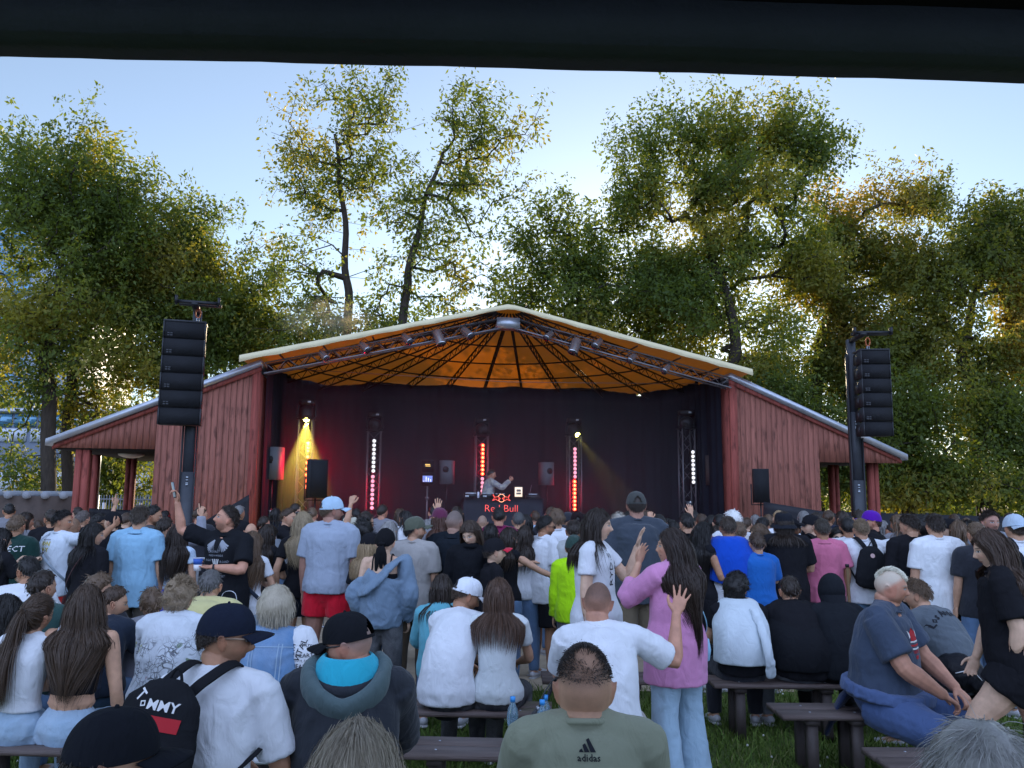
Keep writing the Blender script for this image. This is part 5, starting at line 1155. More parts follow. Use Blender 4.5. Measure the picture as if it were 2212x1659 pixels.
    if q == 2:
        hw_ = (hv@Rh.T)+H; M.add(hw_, hf)
        for sg in (1,-1): e_ = ear(sg); M.add((e_.arr()*hs)@Rh.T+H, e_.f)
        for h_ in hands: M.add(h_.arr(), h_.f)
        V, Fq = remesh(M.arr(), M.f, .0062, 2); Fl = Fq if isinstance(Fq, np.ndarray) else Fq
        hp_ = (V-H)@Rh/hs; dist = np.linalg.norm(hp_*[1,1,.85], axis=1); inside = (dist < .16)&(hp_[:,2] > -.128); hp_[~inside] = (0,0,-1)
        # restore crisp face: pull vertices on the head towards the analytic surface
        hb = BVHTree.FromPolygons([tuple(x) for x in hv/hs], hf); sel = np.where(inside&(hp_[:,2] > -.100)&~((hp_[:,1] < 0)&(hp_[:,2] < -.06))&(np.abs(hp_[:,0]) < .074))[0]
        for i_ in sel:
            nr = hb.find_nearest(Vector(hp_[i_]), .011)
            if nr[0] is not None: V[i_] = Rh@(np.array(nr[0])*hs)+H; hp_[i_] = nr[0]
        body = mkobj('body', V, Fl, skin_mat(tone, hair[1], .92 if hair[0] in ('buzz','balding','mohawk','short') else 0, beard, bald=hair[0] == 'balding'), root, True, attrs={'hp': hp_})
    else:
        V, Fq = remesh(M.arr(), M.f, vox, 2); B = MB(); B.add(V, [tuple(x) for x in Fq] if isinstance(Fq, np.ndarray) else Fq); nb_ = B.n
        B.add((hv@Rh.T)+H, hf)
        hpv = [np.tile((0,0,-1.), (nb_,1)), hv/hs]
        for sg in (1,-1): e_ = ear(sg); B.add((e_.arr()*hs)@Rh.T+H, e_.f); hpv.append(e_.arr())
        for h_ in hands: B.add(h_.arr(), h_.f); hpv.append(np.tile((0,0,-1.), (h_.n,1)))
        # neck verts near head keep their head coordinates for buzz and beard shading
        body = mkobj('body', B.arr(), B.f, skin_mat(tone, hair[1], .92 if hair[0] in ('buzz','balding','mohawk') else 0, beard, bald=hair[0] == 'balding'), root, True, attrs={'hp': np.vstack(hpv)})
    info = dict(d=d, root=root, J=J, s=s, hs=hs, H=H, Rh=Rh, arm=arm, leg=leg, sec=sec, spine=spine, shc=shc, sw=sw, bw=bw, q=q, fem=fem, rs=rs, seed=seed, fat=fat)
    # --- trousers
    bk, bc = bottom[0], bottom[1]; bmat = cloth(bc, bottom[2] if len(bottom) > 2 else ('denim' if bk == 'jeans' else 'cotton'))
    vx = (.022,.016,.0105)[q]
    low = q > 0 or d < 10
    if bk:
        M = MB(); o = .012; M.add(*torso(o+.002, t0=-.14, t1=.14 if bare else .2, n=16))
        end = {'shorts': .36, 'short': .25, 'pants': 1, 'jeans': 1, 'flare': 1, 'skirt': .5, 'jshorts': .40, 'longshorts': .44}[bk]
        for sg in (1, -1):
            hp, kn, an, ft, t_, sn = leg[sg]; m_ = (1.02 if fem else 1.0)*(1+fat*.6)*(.85 if kid else 1)*build**.6; lo_ = {'jeans': .010, 'pants': .018, 'flare': .014}.get(bk, .024)
            if end < 1: L = end*.43*2*s if end < .5 else .43*s; L = min(L, .42*s); pts = [hp-t_*.03*s, hp+t_*L*.4, hp+t_*L]; rd = [(.096*m_)*s+lo_*.6, .093*m_*s+lo_, .082*m_*s+lo_*1.35]
            else:
                pts = catmull([hp-t_*.03*s, hp+t_*.14*s, hp+t_*.30*s, kn, kn+sn*.14*s, kn+sn*.28*s, an-sn*.0*s], 2)
                rd = [x*s*m_+lo_ for x in (.092,.092,.086,.078,.070,.064,.060,.058,.058,.054,.050,.046,.044)]
                if bk == 'flare': rd = [x*s*m_+lo_ for x in (.092,.092,.084,.074,.066,.062,.060,.064,.070,.078,.086,.094,.10)]; pts[-1] = pts[-1] + V3(0,0,-.045*s)
            M.add(*tube(pts, rd, 14, cap='flat'))
        if bk == 'skirt': M.add(*tube([sec(.08), J['P'], J['P']+nrm(leg[1][4]+leg[-1][4])*.42*s], [(.16*s*bw+.02,.12*s*bw+.02),(.18*s*bw+.02,.14*s+.02),(.26*s*bw,.20*s)], 18, side=(1,0,0)))
        V, Fq = remesh(M.arr(), M.f, vx, 3)
        if isinstance(Fq, np.ndarray): V = folds(V, vnormals(V, Fq), .008 if bk != 'jeans' else .006, seed*.7, 1.0)
        tr = mkobj({'skirt': 'skirt', 'jeans': 'jeans', 'flare': 'jeans', 'pants': 'trousers'}.get(bk, 'shorts'), V, Fq, bmat, root, True); info['bottom'] = tr
    # --- shoes
    for sg in (1, -1):
        hp, kn, an, ft, t_, sn = leg[sg]; z0 = an[2]; dn = V3(0,0,-1) if sn[2] < -.5 else nrm(sn)
        b0 = an+dn*.055*s
        v, f = tube([b0-ft*.065*s-dn*.02*s, b0-ft*.02*s-dn*.012*s, b0+ft*.06*s-dn*.0*s, b0+ft*.14*s+dn*.006*s, b0+ft*.185*s+dn*.01*s], [(.030*s,.03*s),(.042*s,.046*s),(.045*s,.040*s),(.046*s,.028*s),(.032*s,.016*s)], 12, side=np.cross(ft, V3(0,0,1)), cap='round')
        mb = MB().add(v, f); 
        sh_ = mb.build('shoe', mat('shoe_%.2f%.2f' % (shoes[0], shoes[2]), shoes, .6), root, True)
        v, f = tube([b0-ft*.085*s+dn*.022*s, b0+ft*.06*s+dn*.026*s, b0+ft*.195*s+dn*.022*s], [(.036*s,.013*s),(.048*s,.013*s),(.034*s,.010*s)], 12, side=np.cross(ft, V3(0,0,1)), cap='round'); MB().add(v, f).build('sole', mat('shoe_sole', (.45,.45,.45), .7), sh_, True)
    # --- top
    tk, tcx = top[0], top[1]; tmat = cloth(tcx, top[2] if len(top) > 2 else 'cotton')
    if tk:
        M = MB(); long_ = tk in ('long','hoodie','jacket','blazer','shirt'); o = {'tee': .017, 'tank': .008, 'crop': .007, 'cami': .006, 'tight': .010}.get(tk, .024)
        loose = {'tee': .75, 'tank': .3, 'crop': 0, 'cami': 0, 'tight': .1}.get(tk, .8)
        hem = tophem if tophem is not None else {'tee': (-.04 if sit else -.20), 'crop': .16, 'cami': .34, 'tank': .0, 'blazer': -.42, 'tight': (.0 if sit else -.08), 'hoodie': (-.04 if sit else -.16), 'jacket': (-.02 if sit else -.14)}.get(tk, -.06 if sit else -.18)
        tt = .80 if tk == 'cami' else 1.0
        v, f = torso(o, t0=-.0, t1=tt, loose=loose, hem=hem, n=22, cap='flat'); M.add(v, f)
        slv = {'tee': .78, 'tight': .55, 'tank': 0, 'crop': .45, 'cami': 0, 'vest': 0}.get(tk, 2 if long_ else .78)
        if tk == 'blazer': slv = 1.55
        for sg in (1, -1):
            sh, el, wr, u, fd, pn, cu, A = arm[sg]; m_ = (.86 if fem else 1.0)*(1+fat*.5)*(.85 if kid else 1)*build**.6; ex = {'tee': .015, 'tight': .006, 'crop': .008}.get(tk, .018)
            if tk in ('cami',): continue
            M.add(*tube([shc+V3(0,0,.047*s), shc*.45+sh*.55+V3(0,0,.026*s), sh+V3(0,0,.006*s)], [.05*s*m_+ex*.6,.050*s*m_+ex*.7,.054*s*m_+ex*.7], 12, cap='round'))
            if slv and slv <= 1: M.add(*tube([sh-u*.02*s, sh+u*.08*s, sh+u*.285*slv*s], [.056*s*m_+ex*.8,.058*s*m_+ex,.056*s*m_+ex*1.6], 14))
            elif slv:
                L2 = .25*(slv-1)*s if slv < 2 else .245*s
                M.add(*tube(catmull([sh-u*.02*s, sh+u*.14*s, el, el+fd*L2*.5, el+fd*L2], 3), [x*s*m_+ex for x in (.055,.056,.054,.052,.050,.049,.050,.048,.046,.043,.040,.038,.036)], 14))
        V, Fq = remesh(M.arr(), M.f, vx*.95, 3)
        if isinstance(Fq, np.ndarray): V = folds(V, vnormals(V, Fq), {'crop': .003, 'cami': .003, 'tight': .005, 'tank': .005}.get(tk, .0085)*s, seed, 1.0)
        nm = {'tee': 'tshirt', 'long': 'sweater', 'hoodie': 'hoodie', 'jacket': 'jacket', 'blazer': 'blazer', 'shirt': 'shirt', 'polo': 'polo_shirt', 'crop': 'crop_top', 'cami': 'camisole', 'tank': 'tank_top', 'tight': 'tshirt', 'vest': 'vest'}.get(tk, 'top')
        tp = mkobj(nm, V, Fq, tmat, root, True); info['top'] = tp
        N0 = J['N']; nd = J['nd']
        if tk not in ('cami','tank','crop') and q > 0:
            r0_ = nk*1.13; pts = [N0+V3(math.cos(t)*r0_, math.sin(t)*r0_, .012*s-.016*s*math.sin(t)) for t in np.linspace(0, 2*math.pi, 18)]
            v, f = tube(pts, (.009,.006), 7, side=(0,0,1)); MB().add(v, f).build('collar', tmat if tk != 'ringer' else bmat, tp, True)
        if tk in ('polo','shirt','jacket','blazer') and q > 0:
            pts = []; r0_ = nk*1.3
            v = []; f = []; K = 20
            for i, t in enumerate(np.linspace(-.5*math.pi+.35 if 0 else math.pi*.5+.4, math.pi*2.5-.4, K)):
                for (rr_, zz) in ((1.0,.022),(1.30,-.010)): v.append(N0+V3(math.cos(t)*r0_*rr_, math.sin(t)*r0_*rr_, zz*s+.008))
            for i in range(K-1): f.append((2*i,2*i+1,2*i+3,2*i+2))
            MB().add(v, f).build('collar', tmat, tp, True)
        if tk == 'hoodie' and not (hat and hat[0] == 'hood'):
            pts = [N0+V3(math.cos(t)*nk*1.55, -.030*s+math.sin(t)*nk*1.75, (.022-.028*math.sin(t)*-1)*1.0*s*.6 - .022*max(0,-math.sin(t))*s) for t in np.linspace(0, 2*math.pi, 22)]
            v, f = tube(pts, [(.026*s,.022*s+.012*s*max(0,-math.sin(t))) for t in np.linspace(0, 2*math.pi, 22)], 8, side=(0,0,1)); MB().add(v, f).build('hood', tmat, tp, True)
            if True:
                v, f = tube([N0+V3(0,-.075*s,.035*s), N0+V3(0,-.105*s,-.02*s), N0+V3(0,-.115*s,-.10*s), N0+V3(0,-.10*s,-.16*s)], [(.07*s,.025*s),(.11*s,.038*s),(.09*s,.034*s),(.03*s,.015*s)], 14, side=(1,0,0), cap='round'); MB().add(v, f).build('hood', tmat, tp, True)
        if tk == 'cami':
            for sg in (1,-1):
                a = sec(.80)+V3(sg*.085*s, -.095*s*bw-.006, 0); b_ = shc*.5+arm[sg][0]*.5+V3(0,-.0,.078*s)
                for off_, m2 in ((0, tmat),) + (((.020, cloth(WHITE)),) if len(top) > 3 and top[3] == 'double' else ()):
                    v, f = tube(catmull([a+V3(sg*off_,0,-.02), (a+b_)/2+V3(sg*off_,-.022*s,.02*s), b_+V3(sg*off_,-.015,.004), b_+V3(sg*off_,.05*s,-.03*s)],4), (.0065,.003), 6, side=(1,0,0)); MB().add(v, f).build('strap', m2, tp)
    # --- tuck the body under the cloth so that nothing pokes through
    me = body.data; nV = len(me.vertices); BV = np.empty(nV*3, np.float32); me.vertices.foreach_get('co', BV); BV = BV.reshape(-1,3).astype(float); BN = np.empty(nV*3, np.float32); me.vertices.foreach_get('normal', BN); BN = BN.reshape(-1,3)
    cand = np.where(BV[:,2] < J['N'][2]+.03*s)[0]
    for ob_ in [x for x in (info.get('bottom'), info.get('top')) if x is not None]:
        cm = ob_.data; cv = np.empty(len(cm.vertices)*3, np.float32); cm.vertices.foreach_get('co', cv); cv = cv.reshape(-1,3); cf = np.empty(len(cm.loops), np.int32); cm.loops.foreach_get('vertex_index', cf)
        if len(cf) != 4*len(cm.polygons): continue
        tr_ = BVHTree.FromPolygons(cv.tolist(), cf.reshape(-1,4).tolist()); lo_, hi_ = cv.min(0)-.02, cv.max(0)+.02
        sel = cand[((BV[cand] > lo_)&(BV[cand] < hi_)).all(1)]
        for i_ in sel:
            h_ = tr_.find_nearest(Vector(BV[i_]), .03)
            if h_[0] is None: continue
            nn = np.array(h_[1]); sd_ = (BV[i_]-np.array(h_[0])).dot(nn)
            if sd_ > -.007 and nn.dot(BN[i_]) > .55: BV[i_] = np.array(h_[0])-nn*.008
    me.vertices.foreach_set('co', BV.astype(np.float32).ravel()); me.update()
    # --- hair
    hk, hcx = hair[0], hair[1]; hm = hair_mat(hcx); info['hm'] = hm
    if hk not in ('bald','buzz') and hk:
        do_hair(info, hk, hcx, hm, hat, hair[2] if len(hair) > 2 else {})
    if hat: do_hat(info, hat)
    if glasses: do_glasses(info, glasses)
    if beard >= .9 and q > 0:
        pass
    return info
def scalp_g(v): return v[:,2]-(.76*v[:,1]+.008)
def head_pt(info, v): return (np.asarray(v)*info['hs'])@info['Rh'].T+info['H']
def do_hair(info, hk, hc, hm, hat, opt):
    q, root, rs, hs = info['q'], info['root'], info['rs'], info['hs']; fem = info['fem']
    nu, nv = ((22,16),(36,26),(56,40))[q]; hv, hf = head_surf(nu, nv, fem, 1.0)
    g = scalp_g(hv)
    g = g+(vnoise(hv*55+3)-.5)*.016
    if hk in ('long','pony','bun','curly','volume'): g = hv[:,2]-(.80*hv[:,1]-.012); g = np.where(hv[:,1] < -.02, np.maximum(g, .03*(hk != 'bun')), g)
    th = {'short': .008, 'balding': .010, 'mohawk': .0, 'long': .016, 'pony': .010, 'bun': .012, 'curly': .035, 'messy': .022, 'volume': .034}.get(hk, .014)*(.22 if hat else 1)
    w_ = np.clip((g+.008)/(.05 if hk == 'short' else .030), 0, 1); w_ = w_*w_*(3-2*w_)
    if hk == 'balding': w_ = w_*np.clip((hv[:,2]-.035)/.03, 0, 1)*np.clip(1-(np.exp(-((hv[:,0]/.032)**2+((hv[:,1]+.035)/.035)**2))*(hv[:,2] > .06))*1.25, 0, 1)
    r = hv/np.linalg.norm(hv, axis=1)[:, None]
    th = .004 if (hk == 'short' and q == 2) else th
    if hk == 'balding': w_ = w_*0
    nz = vnoise(hv*([38,38,38] if hk in ('curly','messy','volume') else [60,60,30])+info['seed'])-.5
    off = th*w_*(1+nz*(.9 if hk in ('curly','messy') else .35)) - (.016 if q == 2 else .008)*(1-w_)
    if hk in ('short','messy'): off += .010*w_*np.clip(hv[:,2]/.1, 0, 1)
    if hk in ('long','volume'): off += .006*w_*np.clip(-hv[:,1]/.1, 0, 1)
    sv = hv+r*off[:, None]
    if hk == 'mohawk':
        k = np.exp(-(hv[:,0]/.026)**4)*np.clip((hv[:,2]-.03)/.03, 0, 1); sv = hv+r*(k*.034-.014)[:, None]
    def put(name, V, Fc, tint, par=root, sm=True): return mkobj(name, V, Fc, hm, par, sm, attrs={'tint': tint})
    shell = put('hair', head_pt(info, sv), hf, .35+.3*nz)
    # strands ------------------------------------------------------
    cap_pts = hv[(w_ > .55)]; 
    if hat and hat[0] == 'cap': cap_pts = cap_pts[cap_pts[:,2] < .022]
    if hk == 'balding': pd_ = ((hv[:,0]/.036)**2+((hv[:,1]+.045)/.042)**2)**.5; cap_pts = hv[(hv[:,2] > .035)&((rs.random(len(hv)) < np.clip(pd_-.45, .10, 1))|(hv[:,2] < .05))]
    if hk == 'mohawk': cap_pts = hv[(np.abs(hv[:,0]) < .03)&(hv[:,2] > .06)]
    if len(cap_pts) < 4: return
    if hat: opt = dict(opt); opt['len'] = opt.get('len', .03 if hk == 'short' else None)
    n = {0: 120, 1: 520, 2: 2600}[q]; ln = opt.get('len', None); W0 = {0: .011, 1: .0065, 2: .0034}[q]
    if info['d'] < 4: n, W0 = 5000, .0019
    K = {'long': 14, 'pony': 14, 'volume': 8, 'curly': 8, 'bun': 7, 'messy': 6, 'short': 5, 'balding': 4, 'mohawk': 4}.get(hk, 5)
    if hk in ('long',): n = int(n*1.5)
    if hk == 'balding': n = int(n*1.0)
    idx = rs.integers(0, len(cap_pts), n); root_p = cap_pts[idx] + rs.normal(0, .006, (n,3)); rn = root_p/np.linalg.norm(root_p, axis=1)[:, None]
    L = {'short': .030, 'messy': .055, 'balding': .014, 'mohawk': .02, 'curly': .07, 'volume': .10, 'bun': .09, 'long': .46, 'pony': .5}.get(hk, .03)
    if ln: L = ln
    Ls = L*rs.uniform(.7, 1.08, n) if hk not in ('long','pony') else L*rs.uniform(.82, 1.04, n)
    if hk in ('short','balding') or (hk == 'messy' and L < .07): Ls = Ls*np.clip(.25+scalp_g(root_p)/.07, .2, 1)*(.35 if hat else 1)
    if hk == 'balding': Ls = Ls*.55
    if hk in ('short','messy','balding','mohawk','curly','volume','bun'):
        # combed: tangent direction over the head, from the crown outward/back
        comb = V3(0,-.3,-1) if not opt.get('side') else V3(opt['side'],-.2,-.6)
        crown = V3(0,-.03,.11); t = root_p-crown; t[:, 2] -= .02
        if hk == 'bun': t = V3(0,-.085,.075)-root_p
        t = t-rn*(t*rn).sum(1)[:, None]; t /= np.linalg.norm(t, axis=1)[:, None]+1e-6
        if hk == 'mohawk': t = V3(0,1,0)-rn*rn[:,1:2]+rs.normal(0,.1,(n,3))
        lift = {'short': .42, 'messy': (.10 if info['d'] < 4 else .25), 'balding': .5, 'mohawk': .45, 'curly': .9, 'volume': .5, 'bun': .12}[hk]
        dirn = t+rn*lift*rs.uniform(.4,1.4,(n,1))+rs.normal(0, {'short': .22, 'mohawk': .08, 'messy': (.22 if info['d'] < 4 else .38), 'curly': .7, 'balding': .3}.get(hk, .25), (n,3)); dirn /= np.linalg.norm(dirn, axis=1)[:, None]
        base_off = (off.max() if hk not in ('balding','mohawk') else .0)*.45
        p = root_p+rn*base_off; P = [p.copy()]; cur = dirn.copy(); cr = rs.normal(0,1,(n,3))
        for k in range(1, K):
            cur = cur+np.array((0,0,-1))*({'curly': .05, 'messy': .18, 'volume': .32, 'short': .2, 'bun': .05}.get(hk, .1))+ (rs.normal(0,.35 if info['d'] > 4 else .12,(n,3)) if hk in ('curly','messy') else 0)
            if hk == 'bun': cur = V3(0,-.085,.075)-p; 
            cur /= np.linalg.norm(cur, axis=1)[:, None]; p = p+cur*(Ls/(K-1))[:, None]
            # stay outside the skull
            e = p/np.array((.080,.102,.121)); le = np.linalg.norm(e, axis=1); mn = 1+ (.10 if hk in ('curly','messy','volume') else .06); ins = le < mn; p[ins] = p[ins]*(mn/le[ins])[:, None]
            P.append(p.copy())
        P = np.stack(P, 1); Pw = head_pt(info, P.reshape(-1,3)).reshape(n, K, 3)
    else:
        # long hair: down the skull, then hanging, kept outside the trunk
        Pl = head_pt(info, root_p+rn*.014); H, Rh, s = info['H'], info['Rh'], info['s']; cur = (rn@Rh.T)*.25; part = np.sign(root_p[:,0]+rs.normal(0,.006,n)+.004)
        back = Rh@V3(0,-1,0); cur = cur+back*.55+np.outer(part*.35, Rh@V3(1,0,0)); cur[:,2] -= .1; P = [Pl.copy()]; p = Pl.copy(); off_ = rs.uniform(.0, .022, n)
        tie = head_pt(info, V3(0, -.112, .035)) if hk == 'pony' else None; tied = np.zeros(n, bool); stepL = Ls/(K-1); sway = V3(*opt.get('sway', (0,0,0))); wavy = opt.get('wave', .12); ph_ = rs.uniform(0, 6.28, n); front = (root_p[:,1] > .015) & (np.abs(root_p[:,0]) > .02)
        sp_ = np.array(info['spine']); bw = info['bw']; sprd = rs.normal(0, .016, (n,3))
        for k in range(1, K):
            if tie is not None:
                dt = tie+sprd*.35-p; dl = np.linalg.norm(dt, axis=1); tied |= dl < .035
                if k >= 4: tied[:] = True
                goal = np.where(tied[:, None], 0, dt/(dl[:, None]+1e-6)); st_ = np.where(tied, stepL, np.maximum(dl/max(1, 4-k), 0))
                if k == 4: p = tie+sprd*.5; P.append(p.copy()); cur = np.tile(back*.6, (n,1)); continue
                cur = np.where(tied[:, None], cur*.45+np.array((0,0,-1))*.6+sway*.2+sprd*2.0, goal)
                cur /= np.linalg.norm(cur, axis=1)[:, None]+1e-6; p = p+cur*np.where(tied, stepL*1.25, st_)[:, None]
            else:
                g_ = .45+.1*k; cur = cur*.55+np.array((0,0,-1))*g_+sway*.12+rs.normal(0,.05,(n,3)); 
                cur[:,0] += wavy*np.sin(ph_+k*1.5)*.8*(k > 3); cur /= np.linalg.norm(cur, axis=1)[:, None]; p = p+cur*stepL[:, None]
            # skull collision
            l = ((p-H)@Rh)/hs; e = l/np.array((.088,.112,.126)); le = np.linalg.norm(e, axis=1); mn = 1.0+off_*4; ins = le < mn; l[ins] = l[ins]*(mn[ins]/le[ins])[:, None]; 
            # hair parts round the face
            yc = np.where(l[:,2] < -.14, .05, .014)+off_*.4; fz = (l[:,1] > yc)&(l[:,2] < .058)&(l[:,2] > -.45); l[fz,0] = np.sign(l[fz,0]+part[fz]*.02)*np.maximum(np.abs(l[fz,0]), .070+off_[fz]*.4); l[fz,1] = np.maximum(yc[fz], l[fz,1]*.72)
            p = (l*hs)@Rh.T+H
            z = p[:,2]; cx = np.interp(z, sp_[:,2], sp_[:,0]); cy = np.interp(z, sp_[:,2], sp_[:,1]); tq = (z-sp_[0,2])/(sp_[-1,2]-sp_[0,2])
            ra = np.interp(tq, [-.2,0,.3,.5,.75,.9,1.0,1.06], np.array([.19,.18,.15,.155,.18,.185,.13,.055])*bw*s+.020); rb = np.interp(tq, [-.2,0,.3,.5,.75,.9,1.0,1.06], np.array([.14,.135,.118,.125,.135,.125,.095,.06])*bw*s+.022+.012*fem)
            u = (p[:,0]-cx)/(ra+off_); w2 = (p[:,1]-cy)/(rb+off_); rr_ = np.sqrt(u*u+w2*w2)+1e-6; ins = (rr_ < 1)&(tq < 1.07); 
            p[:,0] = np.where(ins, cx+(p[:,0]-cx)/rr_, p[:,0]); p[:,1] = np.where(ins, cy+(p[:,1]-cy)/rr_, p[:,1])
            if tie is None and k > 4:
                gx = opt.get('gather', .90); tz = np.clip((H[2]-.12-p[:,2])/.25, 0, 1); ctr = np.where(np.abs(root_p[:,1]) < .5, 0, 0); sidew = part*.0; p[:,0] = H[0]+(p[:,0]-H[0])*(1-(1-gx)*tz)
            P.append(p.copy())
        Pw = np.stack(P[:K], 1)
        K = Pw.shape[1]
        if hk == 'pony':
            v, f = tube([tie+Rh@V3(math.cos(t)*.0,0,0)+Rh@V3(math.cos(t)*.018, 0, math.sin(t)*.018) for t in np.linspace(0,6.28,12)], .006, 6); MB().add(v, f).build('hair_tie', M_black, shell, True)
    if hk == 'bun' or opt.get('bun'):
        c = V3(0,-.095,.085); mb = MB()
        for i in range(5):
            a = i*1.3; v, f = tube([c+V3(math.cos(t+a)*.030, -.01+math.sin(t*1.0)*.012, math.sin(t+a)*.026)+V3(*(rs.normal(0,.006,3))) for t in np.linspace(0,5.5,9)], [.006,.012,.014,.014,.014,.014,.013,.011,.005], 7, cap='round'); mb.add(head_pt(info, v), f)
        put('hair_bun', mb.arr(), mb.f, np.full(mb.n, .4), shell)
    # ribbons
    T_ = np.gradient(Pw, axis=1); T_ /= np.linalg.norm(T_, axis=2)[..., None]+1e-9
    outw = Pw-info['H']; outw[..., 2] *= .3; outw /= np.linalg.norm(outw, axis=2)[..., None]+1e-9; outw = outw+rs.normal(0,.5,(n,1,3))
    sd = np.cross(T_, outw); sd /= np.linalg.norm(sd, axis=2)[..., None]+1e-9
    prof = np.interp(np.linspace(0,1,K), [0,.15,.7,1], [.6,1,.9,.15]); W_ = (W0*rs.uniform(.5,1.3,n))[:, None]*prof[None]
    A = Pw-sd*W_[..., None]*.5; B = Pw+sd*W_[..., None]*.5; V = np.stack([A, B], 2).reshape(-1,3)
    i0 = (np.arange(n)[:, None]*K+np.arange(K-1)[None]).ravel()*2; Fq = np.stack([i0, i0+1, i0+3, i0+2], 1)
    tint = np.repeat(rs.uniform(0,1,n), K*2)
    put('hair_strands', V, Fq, tint, shell, False)
def do_hat(info, hat):
    """hat: (kind, colour, options)"""
    kind, c = hat[0], hat[1]; op = hat[2] if len(hat) > 2 else {}; root, q = info['root'], info['q']
    m = cloth(c); nu = (20,32,56)[q]; nv = (6,9,14)[q]; yawh = R(op.get('yaw', 0)); tilt = R(op.get('tilt', 6))
    Rm = rotm(yawh, tilt, 0)
    def P(v): return head_pt(info, np.asarray(v)@Rm.T)
    if kind == 'cap':
        V = []; f = []; ry0 = .108
        for j in range(nv+1):
            t = j/nv*math.pi/2
            for i in range(nu):
                a = 2*math.pi*i/nu; ca, sa = math.cos(a), math.sin(a); rr = math.cos(t)**.78; seam = 1-.012*abs(math.sin(3*a))**8*-1*0 - .010*(1-abs(math.cos(3*a)))**3*-1
                x = .0905*ca*rr*seam; y = (.112*sa-.002)*rr*seam; z = .018+.116*math.sin(t)**1.05 + .012*(sa > 0)*sa*math.cos(t)
                V.append((x, y, z))
        for j in range(nv):
            for i in range(nu):
                i2 = (i+1) % nu; am = 2*math.pi*(i+.5)/nu - 1.5*math.pi
                if op.get('open') and j < nv*.42 and (am/.42)**2+((j+.5)/(nv*.42))**2 < 1 and j > 0: continue
                f.append((j*nu+i, j*nu+i2, (j+1)*nu+i2, (j+1)*nu+i))
        crown = MB().add(P(V), f).build('cap', m, root, True)
        # lining band gives the edge thickness
        v, f = tube([P([(.0885*math.cos(a), .110*math.sin(a)-.002, .018+.012*max(0, math.sin(a)))])[0] for a in np.linspace(0, 2*math.pi, nu)], .0028, 5); MB().add(v, f).build('sweatband', m, crown, True)
        V = []; f = []; nb = (10,14,20)[q]; mm = 5; lb = op.get('brim', .078)
        for i in range(nb+1):
            u = -1+2*i/nb; a = math.pi/2+u*.98
            for j in range(mm+1):
                w_ = j/mm; ext = lb*w_*(1-.42*u*u); x0, y0 = .0885*math.cos(a), .110*math.sin(a)-.002
                V.append((x0*(1+.10*w_), y0+ext, .026+.010*w_-.020*u*u*(.4+w_)-.016*w_*w_))
        n1 = len(V); V2 = [(x, y, z-.004) for x, y, z in V]
        for i in range(nb):
            for j in range(mm): a = i*(mm+1)+j; f += [(a, a+mm+1, a+mm+2, a+1), (n1+a+1, n1+a+mm+2, n1+a+mm+1, n1+a)]
        for i in range(nb): a = i*(mm+1)+mm; f.append((a, a+mm+1, n1+a+mm+1, n1+a))
        MB().add(P(V+V2), f).build('brim', cloth(op['brimc']) if 'brimc' in op else m, crown, True)
        v, f = tube([P([(0,-.002,.132)])[0], P([(0,-.002,.138)])[0]], [.008,.006], 8, cap='round'); MB().add(v, f).build('button', m, crown, True)
        info['cap'] = crown; info['capP'] = P
    elif kind == 'bucket':
        prof = [(1.0,.020),(1.02,.03),(1.0,.07),(.93,.10),(.80,.118),(.4,.124),(.02,.125)]; V = []; f = []
        pr = [(1.48,-.022),(1.46,-.020),(1.22,.004),(1.0,.022)]+prof[1:]
        for k, z in pr:
            for i in range(nu): a = 2*math.pi*i/nu; V.append((.091*math.cos(a)*k, .108*math.sin(a)*k-.002, z+.004*math.sin(a*3)*(k > 1.2)))
        for j in range(len(pr)-1):
            for i in range(nu): i2 = (i+1) % nu; f.append((j*nu+i, j*nu+i2, (j+1)*nu+i2, (j+1)*nu+i))
        MB().add(P(V), f).build('bucket_hat', m, root, True)
    elif kind == 'hood':
        hv, hf = head_surf(40, 28, False, 1.1); r = hv/np.linalg.norm(hv, axis=1)[:, None]; fr = np.clip((hv[:,1]-.035)/.03, 0, 1)*(np.clip((.075-hv[:,2])/.03, 0, 1))
        o = .030*(1-fr)-.012*fr; sv = hv+r*o[:, None]; sv[:,2] += .012*np.exp(-((hv[:,1]+.06)/.05)**2)*(hv[:,2] > .05); V = head_pt(info, sv); h = MB().add(V, hf).build('hood', m, root, True)
        N0 = info['J']['N']; v, f = tube([head_pt(info, V3(0,-.02,-.05)), (head_pt(info, V3(0,-.03,-.09))+N0)/2, N0+V3(0,-.01,0), N0+V3(0,-.01,-.05)], [.105,.098,.11,.13], 20, cap='round'); MB().add(v, f).build('hood_neck', m, h, True)
    elif kind == 'bandana':
        hv, hf = head_surf(40, 28, False); r = hv/np.linalg.norm(hv, axis=1)[:, None]; g = hv[:,2]-(.55*hv[:,1]+.012); w_ = np.clip((g+.004)/.01, 0, 1); sv = hv+r*((.021*w_-.006*(1-w_)) + .002*np.sin(hv[:,0]*150)*w_)[:, None]
        h = MB().add(head_pt(info, sv), hf).build('bandana', m, root, True); c0 = V3(0,-.125,.0)
        mb = MB()
        for k, (x1, L) in enumerate(((-.03,.24),(.025,.20),(.0,.22))):
            pts = [c0, c0+V3(x1*.5,-.02,-.05), c0+V3(x1,-.02,-L*.5), c0+V3(x1*1.6,.0,-L)]; v, f = tube(pts, [(.012,.010),(.028,.010),(.030,.008),(.012,.004)], 8, side=(1,0,0), cap='round'); mb.add(head_pt(info, v), f)
        v, f = tube([c0+V3(-.02,0,.0), c0+V3(0,-.012,0), c0+V3(.02,0,0)], [.014,.02,.014], 8, cap='round'); mb.add(head_pt(info, v), f); mb.build('bandana_tails', m, h, True)
